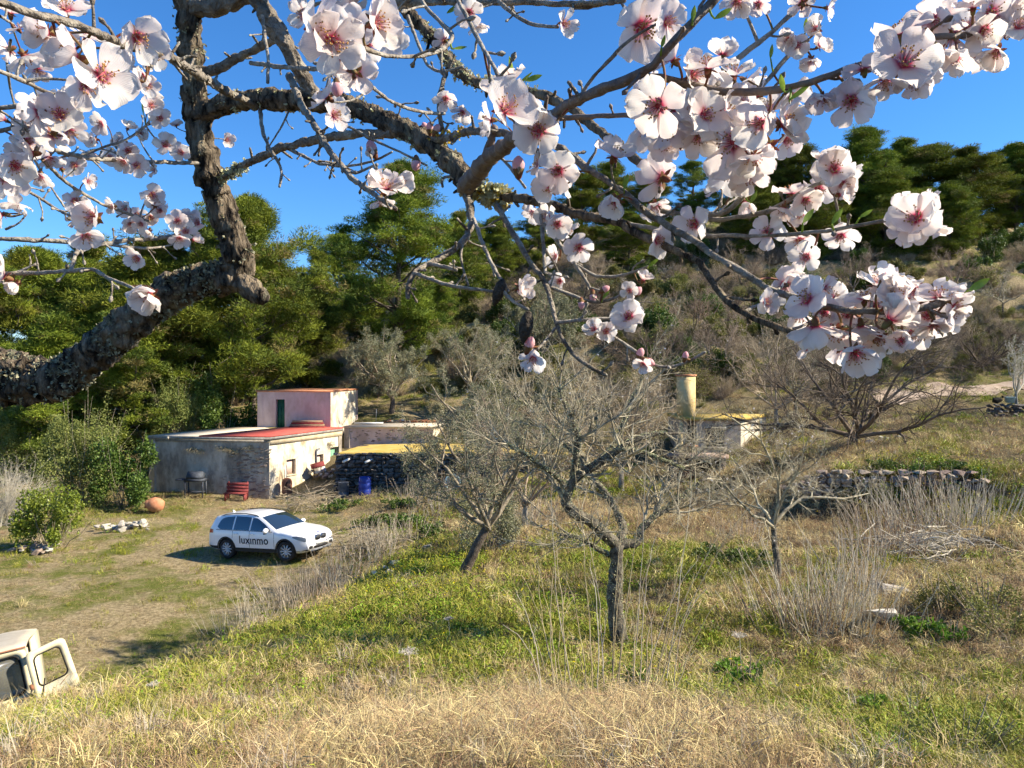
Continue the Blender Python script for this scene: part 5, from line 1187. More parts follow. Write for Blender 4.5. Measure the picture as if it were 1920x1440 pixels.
        bm.to_mesh(me); bm.free()
        xc, zc = -.05, .575
        for v in me.vertices:
            X_ = xc + v.co.x * (1 if s < 0 else -1); Z_ = zc + v.co.y; v.co = (X_, s * (yside(X_, Z_) + .009), Z_)
        link('lettering', me, root)
    for s in (-1,):
        mbx = side_patch(np.linspace(-.42, .36, 8), lambda x: .555, lambda x: .562, .007, 2, (s,))[0]; mbx.build('strapline', M['grey_metal'], root)
build_car()

# ------------------------------------------------------------------ cream derelict van below the bank
def rrect(cx, cz, w_, h_, r_, n_=6, taper=0, skew=0):
    pts_ = []
    for (sx, sz, a0) in [(1, 1, 0), (-1, 1, 90), (-1, -1, 180), (1, -1, 270)]:
        for k in range(n_):
            a = R(a0 + 90 * k / (n_ - 1)); x = sx * (w_ / 2 - r_) + r_ * math.cos(a); z = sz * (h_ / 2 - r_) + r_ * math.sin(a)
            pts_.append((cx + x * (1 - taper * (z / h_ + .5)) + skew * z, cz + z))
    return pts_
def ring(mb, outer, inner, y0, y1):
    n_ = len(outer); Vq = [(x, y0, z) for x, z in outer] + [(x, y0, z) for x, z in inner] + [(x, y1, z) for x, z in outer] + [(x, y1, z) for x, z in inner]
    q = []
    for i in range(n_):
        j = (i + 1) % n_; q += [[i, n_ + i, n_ + j, j], [2 * n_ + i, 2 * n_ + j, 3 * n_ + j, 3 * n_ + i], [i, j, 2 * n_ + j, 2 * n_ + i], [n_ + i, 3 * n_ + i, 3 * n_ + j, n_ + j]]
    return mb.add(Vq, [q])
def build_van():
    M['van_cream'] = mat('van_cream', (0.62, 0.54, 0.33), (0.76, 0.68, 0.46), 2.2, .6, .1, 12, c3=(.40, .24, .12), c3scale=2.4, c3amt=.66)
    M['van_roof'] = mat('van_roof', (0.46, 0.39, 0.29), (0.58, 0.51, 0.39), 2.2, .6, .1, 12, c3=(.45, .30, .18), c3scale=2.0, c3amt=.64)
    M['rubber'] = mat('rubber', (.015, .015, .014), rough=.7)
    g = bpy.data.materials.new('van_glass'); g.use_nodes = True; n = g.node_tree.nodes; l = g.node_tree.links
    tr = n.new('ShaderNodeBsdfTransparent'); tr.inputs[0].default_value = (.80, .86, .82, 1); gl = n.new('ShaderNodeBsdfGlossy'); gl.inputs['Roughness'].default_value = .12; di = n.new('ShaderNodeBsdfDiffuse'); di.inputs[0].default_value = (.6, .58, .5, 1)
    m1 = n.new('ShaderNodeMixShader'); m1.inputs[0].default_value = .12; m2 = n.new('ShaderNodeMixShader'); m2.inputs[0].default_value = .16
    l.new(tr.outputs[0], m1.inputs[1]); l.new(gl.outputs[0], m1.inputs[2]); l.new(m1.outputs[0], m2.inputs[1]); l.new(di.outputs[0], m2.inputs[2]); l.new(m2.outputs[0], n['Material Output'].inputs[0]); M['van_glass'] = g
    rot = Matrix.Rotation(R(30), 3, 'Z') @ Matrix.Rotation(R(-9), 3, 'Y') @ Matrix.Rotation(R(-11), 3, 'X'); corner = Vector((.74, 0, 1.72)); tgt = Vector(P(46, 1217, 13.9)); loc = tgt - rot @ corner
    root = thing('van', loc, 'derelict cream van sunk behind the grassy bank with its door swung open', 'van'); root.rotation_euler = rot.to_euler()
    fw = ring(MB(), rrect(0, 1.32, 1.56, .92, .12, taper=.05), rrect(0, 1.31, 1.36, .72, .12, taper=.05), -.02, .06).build('windscreen_frame', M['van_cream'], root)
    ring(MB(), rrect(0, 1.31, 1.358, .718, .12, taper=.05), rrect(0, 1.31, 1.30, .66, .11, taper=.05), -.035, .02).build('seal', M['rubber'], fw)
    MB().prism([(x, .0, z) for x, z in rrect(0, 1.31, 1.30, .66, .11, taper=.05)], (0, .006, 0)).build('windscreen', M['van_glass'], root)
    MB().box((0, .02, .52), (1.56, .08, .66)).build('front_panel', M['van_cream'], root)
    for s in (-1, 1):
        hl = MB().lathe([(0, 0), (.10, 0), (.11, .02), (.09, .05), (0, .06)], 16).build('headlight', M['lamp_clear'], root, loc=(s * .55, -.02, .55), rot=(R(90), 0, 0))
    MB().box((0, -.08, .25), (1.6, .1, .12)).build('bumper', M['grey_metal'], root)
    # roof, crowned
    nx, ny = 9, 8; V = []
    for j in range(ny):
        for i in range(nx):
            u = -1 + 2 * i / (nx - 1); v = j / (ny - 1); V.append((u * .76, -.03 + v * 3.0, 1.775 + .10 * (1 - u * u) * min(1, .35 + v) + .06 * math.sin(math.pi * min(1, v * 1.4))))
    V = np.array(V); i = np.arange(ny - 1)[:, None] * nx + np.arange(nx - 1)[None]; q = np.stack([i, i + 1, i + nx + 1, i + nx], -1).reshape(-1, 4); n0 = len(V)
    sk = [[k, n0 + k, n0 + k + 1, k + 1] for k in range(nx - 1)] + [[k * nx + nx - 1, n0 + k * nx + nx - 1, n0 + (k + 1) * nx + nx - 1, (k + 1) * nx + nx - 1] for k in range(ny - 1)] + [[k * nx, (k + 1) * nx, n0 + (k + 1) * nx, n0 + k * nx] for k in range(ny - 1)]
    o = link('roof', mesh_np('roof', np.vstack([V, V - [0, 0, .05]]), [q, q[:, ::-1] + n0, sk], M['van_roof'], smooth=True), root)
    MB().tube([(-.76, -.035, 1.76), (0, -.045, 1.79), (.76, -.035, 1.76)], .014, 6).build('gutter', M['rust'], o)
    # sides, back, floor
    for s in (-1, 1):
        MB().box((s * .755, 2.05, 1.0), (.05, 1.9, 1.5)).build('side_panel', M['van_cream'], root); MB().box((s * .75, .14, 1.3), (.05, .08, .85)).build('pillar', M['van_cream'], root)
        st = MB().box((s * .36, .95, .62), (.5, .5, .16)).build('seat', M['rubber'], root); MB().box((s * .36, 1.22, 1.0), (.48, .12, .7), 0, -.12).build('backrest', M['rubber'], st)
    MB().box((0, 3.0, 1.0), (1.5, .05, 1.5)).build('rear_panel', M['van_cream'], root); MB().box((0, 1.5, .22), (1.5, 3.0, .06)).build('floor_pan', M['rust'], root)
    MB().box((0, .30, .88), (1.4, .3, .14)).build('dashboard', M['rubber'], root); MB().lathe([(.17, 0), (.185, .012), (.17, .024), (.16, .012), (.17, 0)], 18).build('steering_wheel', M['rubber'], root, loc=(-.36, .55, 1.0), rot=(R(60), 0, 0))
    # open door
    dr = ring(MB(), rrect(0, 1.25, .72, .98, .10, taper=.10, skew=.05), rrect(.0, 1.36, .50, .56, .09, taper=.12, skew=.05), 0, .05).build('door', M['van_cream'], root, loc=(1.30, -.10, -.02), rot=(0, R(-9), R(14)))
    ring(MB(), rrect(0, 1.36, .502, .562, .09, taper=.12, skew=.05), rrect(0, 1.36, .46, .52, .08, taper=.12, skew=.05), -.008, .02).build('seal', M['rubber'], dr)
    MB().box((-.05, .025, .52), (.70, .05, .50)).build('lower_panel', M['van_cream'], dr); MB().box((.26, -.02, .82), (.12, .03, .03)).build('handle', M['grey_metal'], dr)
    for hz_ in (.45, 1.15): MB().box((-.37, .02, hz_), (.05, .07, .09)).build('hinge', M['rust'], dr)
    MB().tube([(-.14, .02, 1.2), (-.28, -.03, .9), (-.22, .03, .95)], .012, 5).build('window_strut', M['rubber'], dr)
build_van()
# ------------------------------------------------------------------ the blossoming almond close to the camera
def petal_material():
    m = bpy.data.materials.new('petal'); m.use_nodes = True; n = m.node_tree.nodes; l = m.node_tree.links; b = n['Principled BSDF']; b.inputs['Roughness'].default_value = .55; b.inputs['Specular IOR Level'].default_value = .25
    uv = n.new('ShaderNodeUVMap'); sp = n.new('ShaderNodeSeparateXYZ'); l.new(uv.outputs[0], sp.inputs[0])
    oi = n.new('ShaderNodeObjectInfo')
    def ramp(stops):
        r = n.new('ShaderNodeValToRGB'); e = r.color_ramp.elements
        while len(e) < len(stops): e.new(.5)
        for el, (p, c) in zip(e, stops): el.position = p; el.color = rgb(*c)
        l.new(sp.outputs[0], r.inputs[0]); return r.outputs[0]
    white = ramp([(.05, (.55, .04, .12)), (.11, (.74, .30, .36)), (.19, (.86, .74, .71)), (.36, (.89, .84, .79)), (1, (.89, .84, .79))])
    pink = ramp([(.05, (.55, .04, .12)), (.14, (.74, .33, .38)), (.26, (.85, .67, .65)), (.6, (.87, .75, .72)), (1, (.88, .78, .74))])
    mx = n.new('ShaderNodeMix'); mx.data_type = 'RGBA'; l.new(oi.outputs['Random'], mx.inputs[0]); l.new(white, mx.inputs[6]); l.new(pink, mx.inputs[7])
    # fine veins along the petal
    wv = n.new('ShaderNodeTexWave'); wv.bands_direction = 'Y'; wv.inputs['Scale'].default_value = 5.5; wv.inputs['Distortion'].default_value = 2.5; l.new(uv.outputs[0], wv.inputs[0])
    mm = n.new('ShaderNodeMapRange'); mm.inputs[3].default_value = .93; mm.inputs[4].default_value = 1.0; l.new(wv.outputs['Fac'], mm.inputs[0])
    hs = n.new('ShaderNodeHueSaturation'); l.new(mm.outputs[0], hs.inputs['Value']); l.new(mx.outputs[2], hs.inputs['Color'])
    l.new(hs.outputs[0], b.inputs['Base Color'])
    bp = n.new('ShaderNodeBump'); bp.inputs['Strength'].default_value = .25; bp.inputs['Distance'].default_value = .0006; l.new(wv.outputs['Fac'], bp.inputs['Height']); l.new(bp.outputs[0], b.inputs['Normal'])
    tr = n.new('ShaderNodeBsdfTranslucent'); l.new(hs.outputs[0], tr.inputs[0]); ms = n.new('ShaderNodeMixShader'); ms.inputs[0].default_value = .52
    l.new(b.outputs[0], ms.inputs[1]); l.new(tr.outputs[0], ms.inputs[2]); l.new(ms.outputs[0], n['Material Output'].inputs[0]); return m
M['petal'] = petal_material()
M['bark_old'] = mat('bark_old', (0.016, 0.012, 0.009), (0.25, 0.195, 0.135), 42, .95, 2.0, 60, c3=(.34, .31, .21), c3scale=22, c3amt=.60, stretch=(1, 1, .3), ramp=(.40, .62))
M['bark_young'] = mat('bark_young', (0.10, 0.078, 0.058), (0.33, 0.285, 0.23), 34, .85, .8, 110, c3=(.44, .42, .33), c3scale=26, c3amt=.60)
M['bark_smooth'] = mat('bark_smooth', (0.10, 0.07, 0.055), (0.20, 0.15, 0.115), 30, .6, .4, 90, spec=.35)
M['twig_pale2'] = mat('twig_young', (0.17, 0.14, 0.11), (0.40, 0.36, 0.30), 60, .8, .5, 150, c3=(.10, .075, .06), c3scale=20, c3amt=.58)
M['calyx'] = mat('calyx', (0.22, 0.045, 0.04), (0.20, 0.16, 0.05), 160, .6, trans=.15)
M['heart'] = mat('blossom_heart', (0.42, 0.03, 0.07), (0.55, 0.12, 0.10), 200, .6)
M['filament'] = mat('filament', (0.80, 0.50, 0.50), rough=.6, trans=.3)
M['anther'] = mat('anther', (0.50, 0.30, 0.09), (0.36, 0.17, 0.06), 300, .7)
M['bud_pink'] = mat('bud_pink', (0.74, 0.33, 0.36), (0.84, 0.55, 0.55), 60, .5, trans=.25)
M['leaf_young'] = mat('young_leaf', (0.16, 0.26, 0.02), (0.32, 0.42, 0.06), 40, .45, trans=.4, spec=.4)
M['husk'] = mat('husk', (0.022, 0.017, 0.013), (0.10, 0.08, 0.06), 60, .9, .6, 200)
M['lichen_grey'] = mat('lichen_grey', (0.13, 0.125, 0.075), (0.40, 0.385, 0.26), 60, 0.95, trans=.1)
M['lichen_yellow'] = mat('lichen_yellow', (.42, .26, .02), (.60, .42, .06), 60, .95)

# (name, material, start width px, end width px, [(col,row,distance),...])
BR = []
def br(name, m, w0, w1, pts_): BR.append((name, m, w0, w1, pts_))
O, Y_, S_, T_ = 'bark_old', 'bark_young', 'bark_smooth', 'twig_pale2'
br('limb', O, 120, 46, [(-330, 700, 2.05), (-180, 650, 2.05), (-60, 680, 2.0), (40, 712, 1.98), (110, 715, 1.95), (160, 680, 1.93), (210, 635, 1.9), (265, 592, 1.88), (330, 545, 1.85), (395, 520, 1.83), (440, 522, 1.8), (468, 540, 1.78), (492, 558, 1.77)])
br('limb', O, 56, 26, [(405, 528, 1.83), (438, 512, 1.81), (450, 488, 1.79), (440, 450, 1.78), (415, 390, 1.77), (395, 330, 1.76), (379, 280, 1.75), (372, 230, 1.75), (366, 190, 1.74), (362, 150, 1.73), (358, 100, 1.72), (355, 50, 1.71), (350, 0, 1.7), (346, -70, 1.68), (352, -180, 1.66), (335, -320, 1.62), (345, -470, 1.58), (320, -600, 1.54)])
br('branch', Y_, 34, 10, [(360, 12, 1.70), (400, 15, 1.68), (440, 4, 1.64), (475, -15, 1.6), (520, -60, 1.55), (600, -150, 1.48), (640, -290, 1.42)])
br('branch', Y_, 20, 14, [(375, 135, 1.73), (405, 133, 1.71), (440, 110, 1.7), (490, 88, 1.68), (520, 72, 1.66)])
br('branch', Y_, 40, 27, [(352, -250, 1.64), (400, -190, 1.6), (440, -110, 1.56), (478, -15, 1.54), (500, 30, 1.54), (535, 80, 1.55), (555, 120, 1.56), (575, 155, 1.57), (595, 190, 1.58)])
br('limb', O, 36, 36, [(366, 218, 1.75), (400, 205, 1.73), (440, 190, 1.70), (490, 186, 1.67), (540, 190, 1.62), (600, 190, 1.57), (653, 198, 1.52), (700, 217, 1.48), (740, 237, 1.44), (785, 257, 1.40), (830, 288, 1.35), (860, 317, 1.31), (878, 348, 1.28)])
br('branch', Y_, 16, 16, [(-90, -20, .5), (10, 3, .52), (37, 20, .53), (67, 27, .55), (100, 37, .56), (140, 42, .58), (193, 67, .63), (230, 84, .7), (275, 95, .85), (313, 104, 1.05), (345, 122, 1.25), (380, 146, 1.45), (430, 174, 1.6), (470, 194, 1.66)])
br('branch', Y_, 15, 9, [(543, 143, 1.5), (556, 170, 1.45), (565, 197, 1.40), (590, 235, 1.32), (613, 277, 1.25), (637, 307, 1.18), (663, 337, 1.1), (690, 355, 1.02), (720, 378, .95), (742, 392, .92)])
br('branch', Y_, 14, 18, [(398, 342, 1.76), (420, 333, 1.74), (443, 317, 1.72), (497, 292, 1.66), (520, 280, 1.63), (567, 267, 1.58), (617, 257, 1.52), (680, 250, 1.48), (735, 252, 1.44)])
br('twig', T_, 7, 4, [(540, 278, 1.62), (563, 290, 1.58), (597, 307, 1.54), (647, 313, 1.5), (700, 303, 1.47), (735, 285, 1.45)])
br('twig', T_, 8, 5, [(488, 205, 1.67), (489, 230, 1.64), (493, 247, 1.62), (503, 277, 1.6), (522, 302, 1.58), (530, 320, 1.57), (524, 350, 1.57)])
br('twig', T_, 4, 3, [(546, 198, 1.62), (528, 238, 1.6), (505, 274, 1.6)])
br('twig', T_, 8, 6, [(492, 30, 1.5), (497, 70, 1.48), (503, 110, 1.46), (502, 155, 1.45)])
br('twig', T_, 9, 8, [(470, 118, 1.68), (520, 125, 1.62), (560, 128, 1.5), (610, 130, 1.3), (640, 120, .9)])
br('branch', O, 29, 15, [(440, -105, 1.56), (560, -130, 1.53), (660, -90, 1.5), (743, 7, 1.45), (767, 23, 1.44), (790, 50, 1.42), (817, 77, 1.40), (833, 103, 1.39), (857, 133, 1.37), (890, 153, 1.35), (930, 160, 1.32), (1013, 177, 1.25), (1060, 197, 1.2), (1085, 213, 1.17), (1110, 235, 1.14), (1135, 255, 1.11), (1157, 272, 1.08), (1200, 305, 1.02), (1235, 330, .97)])
br('branch', Y_, 16, 10, [(690, -30, 1.5), (740, 3, 1.4), (780, 6, 1.35), (850, 3, 1.3), (913, 5, 1.25), (980, 4, 1.22), (1047, 8, 1.2), (1120, 5, 1.15), (1170, 1, 1.1)])
br('twig', Y_, 10, 9, [(1070, 16, 1.19), (1090, 15, 1.18), (1115, 10, 1.17), (1150, 5, 1.13)])
br('twig', T_, 8, 8, [(785, -10, .72), (790, 7, .72), (817, 33, .7), (840, 57, .69), (853, 62, .68), (850, 80, .67), (830, 97, .66), (790, 107, .65), (730, 107, .62), (697, 97, .59), (665, 82, .57), (640, 75, .56)])
br('twig', T_, 9, 7, [(855, -15, .72), (860, 7, .70), (880, 40, .68), (900, 80, .66), (917, 110, .63), (932, 135, .60), (942, 165, .58)])
br('twig', T_, 9, 7, [(930, -5, 1.24), (943, 10, 1.22), (970, 33, 1.2), (1000, 47, 1.18), (1030, 50, 1.16), (1046, 50, 1.15)])
br('twig', T_, 7, 5, [(765, 30, 1.4), (773, 53, 1.35), (790, 97, 1.3), (800, 123, 1.28), (823, 137, 1.26), (845, 132, 1.25), (867, 125, 1.25)])
br('twig', T_, 7, 6, [(690, 157, .9), (727, 187, 1.0), (763, 203, 1.1), (797, 212, 1.15), (833, 213, 1.2)])
br('twig', Y_, 10, 8, [(838, 130, 1.38), (833, 145, 1.36), (823, 180, 1.34), (823, 217, 1.33), (830, 245, 1.34)])
br('branch', Y_, 16, 13, [(800, 264, 1.38), (847, 257, 1.3), (880, 245, 1.22), (913, 247, 1.12), (953, 250, 1.02), (985, 270, .98), (1013, 289, .95), (1045, 310, .93)])
br('branch', S_, 36, 15, [(872, 352, 1.25), (884, 338, 1.2), (900, 317, 1.13), (920, 293, 1.05), (947, 273, .98), (973, 254, .92), (1010, 232, .85), (1047, 212, .78), (1068, 195, .74), (1092, 182, .71), (1135, 165, .68), (1167, 152, .65), (1200, 142, .63), (1235, 115, .61), (1252, 92, .60), (1272, 67, .60), (1297, 42, .60), (1320, 20, .60), (1345, -8, .6), (1390, -50, .6)])
br('twig', S_, 19, 15, [(908, 300, 1.09), (917, 277, 1.07), (927, 240, 1.06)])
br('branch', S_, 15, 12, [(1200, 142, .63), (1260, 150, .64), (1350, 172, .64), (1430, 174, .62), (1492, 162, .60), (1535, 149, .58), (1568, 138, .57), (1600, 127, .56), (1650, 108, .55), (1710, 82, .55), (1760, 64, .55), (1810, 70, .56), (1870, 48, .57), (1940, 15, .58)])
br('twig', S_, 11, 8, [(1045, 222, 1.0), (1100, 220, .98), (1160, 215, .95), (1230, 220, .9), (1300, 225, .85)])
br('twig', T_, 8, 7, [(1088, 182, .71), (1100, 160, .71), (1115, 140, .7), (1155, 101, .68)])
br('twig', Y_, 10, 7, [(1088, 184, .71), (1078, 170, .71), (1066, 154, .71)])
br('branch', Y_, 14, 13, [(985, 262, .97), (1040, 272, .94), (1065, 287, .92), (1095, 312, .90), (1130, 334, .88), (1165, 356, .86), (1190, 382, .85), (1218, 402, .83), (1256, 426, .80), (1293, 445, .77), (1320, 466, .75), (1342, 482, .74), (1390, 508, .71), (1419, 530, .70), (1445, 544, .69), (1500, 562, .67), (1575, 583, .65), (1619, 583, .64), (1680, 585, .63), (1755, 576, .63), (1792, 555, .63)])
br('branch', O, 20, 12, [(878, 348, 1.28), (905, 362, 1.25), (935, 370, 1.22), (979, 373, 1.18), (1016, 379, 1.14), (1066, 395, 1.1), (1095, 405, 1.07), (1139, 411, 1.03), (1168, 418, 1.0), (1190, 436, .98), (1220, 450, .95), (1270, 472, .9), (1310, 488, .86), (1332, 523, .82), (1358, 562, .79), (1384, 582, .77), (1429, 604, .74), (1494, 623, .71), (1510, 645, .7)])
br('twig', T_, 9, 7, [(1168, 418, 1.0), (1210, 425, .97), (1260, 438, .93), (1319, 443, .88), (1374, 441, .83), (1419, 443, .80), (1494, 439, .75), (1552, 433, .72), (1610, 423, .69), (1694, 407, .66)])
br('twig', T_, 10, 8, [(1240, 395, .95), (1290, 405, .93), (1348, 414, .9), (1406, 404, .87), (1450, 395, .84), (1480, 375, .82), (1520, 350, .8), (1555, 335, .78)])
br('twig', T_, 11, 8, [(1319, 400, .9), (1345, 406, .89), (1368, 395, .88), (1400, 362, .86), (1423, 333, .84), (1445, 312, .82)])
br('branch', T_, 10, 10, [(1300, 180, .80), (1345, 140, .79), (1400, 95, .78), (1435, 73, .78), (1468, 41, .78), (1495, 16, .78), (1530, -20, .78)])
br('twig', T_, 8, 8, [(1400, 190, .80), (1435, 157, .80), (1462, 122, .80), (1485, 95, .80), (1515, 75, .80)])
br('branch', Y_, 19, 9, [(874, 350, 1.28), (878, 370, 1.24), (883, 397, 1.2), (885, 423, 1.17), (874, 445, 1.14), (853, 467, 1.12), (824, 484, 1.1), (798, 496, 1.08), (772, 513, 1.06), (763, 534, 1.05), (765, 558, 1.05)])
br('twig', T_, 8, 6, [(778, 512, 1.06), (800, 520, 1.05), (830, 533, 1.04), (870, 540, 1.02), (920, 545, 1.0), (945, 549, .98)])
br('twig', T_, 9, 8, [(805, 494, 1.08), (830, 500, 1.07), (855, 506, 1.06)])
br('twig', T_, 8, 7, [(888, 410, 1.17), (903, 452, 1.1), (917, 484, 1.04), (932, 514, 1.0), (940, 525, .98)])
br('twig', T_, 5, 4, [(868, 455, 1.13), (862, 480, 1.12), (870, 510, 1.11), (878, 535, 1.1)])
br('branch', Y_, 12, 7, [(925, 368, 1.23), (934, 390, 1.2), (950, 417, 1.16), (970, 452, 1.12), (993, 490, 1.08), (1017, 519, 1.04), (1028, 542, 1.02), (1034, 571, 1.0), (1043, 606, .98), (1052, 633, .97), (1075, 668, .95), (1110, 691, .94), (1136, 703, .93)])
br('twig', T_, 7, 6, [(1012, 380, 1.14), (1014, 400, 1.12), (1019, 461, 1.08), (1022, 512, 1.05)])
br('twig', T_, 8, 6, [(1020, 420, 1.1), (1043, 449, 1.08), (1069, 484, 1.05), (1092, 513, 1.03), (1107, 541, 1.02)])
br('twig', T_, 7, 5, [(1082, 498, 1.04), (1119, 522, 1.03), (1162, 518, 1.02), (1192, 510, 1.01), (1215, 500, 1.0)])
br('twig', T_, 7, 5, [(1025, 535, 1.03), (1081, 557, 1.02), (1110, 569, 1.01), (1139, 566, 1.0), (1165, 555, 1.0), (1178, 545, 1.0)])
br('twig', T_, 7, 5, [(1043, 605, .98), (1081, 601, .97), (1124, 596, .97), (1150, 596, .97), (1175, 598, .97)])
br('twig', T_, 7, 5, [(1120, 615, .97), (1151, 630, .97), (1177, 650, .96), (1197, 662, .95), (1218, 685, .94), (1253, 692, .93), (1291, 679, .92), (1322, 660, .91)])
br('twig', T_, 8, 6, [(940, 545, .98), (952, 555, .97), (964, 568, .96), (990, 580, .95)])
br('twig', T_, 6, 5, [(1043, 613, .98), (1022, 639, .97), (1008, 655, .96)])
br('twig', T_, 9, 7, [(-20, 128, .7), (0, 133, .72), (33, 147, .75), (67, 163, .78), (97, 178, .8), (123, 182, .82)])
br('twig', T_, 9, 7, [(-20, 205, .8), (27, 200, .8), (53, 193, .8), (80, 205, .79), (110, 235, .78)])
br('twig', T_, 9, 7, [(-20, 252, .85), (30, 237, .84), (60, 245, .82), (80, 270, .8), (60, 300, .8), (30, 320, .8)])
br('twig', T_, 6, 4, [(150, 292, 1.4), (190, 277, 1.42), (227, 267, 1.44), (253, 253, 1.46), (280, 230, 1.48)])
br('twig', T_, 9, 7, [(100, 280, 1.2), (133, 290, 1.3), (167, 297, 1.38), (217, 300, 1.45), (267, 303, 1.55), (340, 305, 1.68), (385, 306, 1.75)])
br('twig', T_, 6, 5, [(20, 335, 1.0), (43, 353, 1.05), (73, 370, 1.1), (107, 393, 1.12), (140, 408, 1.0), (165, 425, .85)])
br('twig', T_, 7, 5, [(80, 300, 1.2), (117, 337, 1.3), (150, 360, 1.35), (200, 387, 1.4), (240, 400, 1.45), (280, 415, 1.48)])
br('twig', T_, 5, 4, [(65, 300, 1.2), (77, 320, 1.2), (97, 353, 1.22), (120, 387, 1.22)])
br('twig', T_, 9, 7, [(-30, 446, 1.3), (50, 450, 1.32), (100, 452, 1.34), (153, 455, 1.36), (200, 458, 1.4), (233, 450, 1.44), (267, 450, 1.5), (320, 444, 1.56), (350, 436, 1.58)])
br('twig', T_, 6, 4, [(196, 457, 1.4), (230, 462, 1.42), (270, 466, 1.45), (305, 464, 1.5), (333, 455, 1.53)])
br('twig', T_, 9, 6, [(-40, 518, .95), (0, 514, .97), (33, 512, .98), (83, 512, .97), (133, 507, .95), (177, 505, .9), (200, 520, .85), (225, 530, .80), (250, 540, .77)])
br('twig', T_, 8, 8, [(160, 440, 1.05), (153, 455, 1.1), (140, 480, 1.0), (133, 507, .95)])
br('twig', T_, 5, 3, [(30, 512, .98), (60, 500, .98), (55, 478, .98)])
br('twig', T_, 5, 3, [(10, 430, 1.3), (35, 420, 1.3), (50, 402, 1.3)])
br('twig', T_, 6, 4, [(-10, 395, 1.2), (20, 408, 1.2), (45, 400, 1.2)])
br('twig', T_, 6, 4, [(20, 75, .9), (12, 110, .95), (18, 160, 1.0), (28, 200, 1.0)])
br('twig', T_, 6, 4, [(0, 30, .8), (25, 45, .85)])
br('twig', T_, 6, 4, [(60, 150, 1.2), (75, 190, 1.2), (66, 230, 1.2)])
br('twig', T_, 7, 5, [(560, 20, 1.54), (600, 5, 1.5), (660, -10, 1.45)])
br('twig', T_, 5, 4, [(620, 225, 1.4), (660, 240, 1.38), (700, 262, 1.36), (760, 290, 1.34), (800, 310, 1.33)])
br('twig', T_, 6, 5, [(870, 345, 1.28), (850, 330, 1.3), (826, 330, 1.31), (830, 350, 1.3)])
br('twig', T_, 6, 5, [(930, 290, 1.04), (950, 305, 1.0), (968, 330, .98), (985, 352, .98)])
br('twig', T_, 5, 4, [(640, 305, 1.18), (660, 330, 1.17), (700, 310, 1.15), (712, 330, .95), (740, 345, .92)])

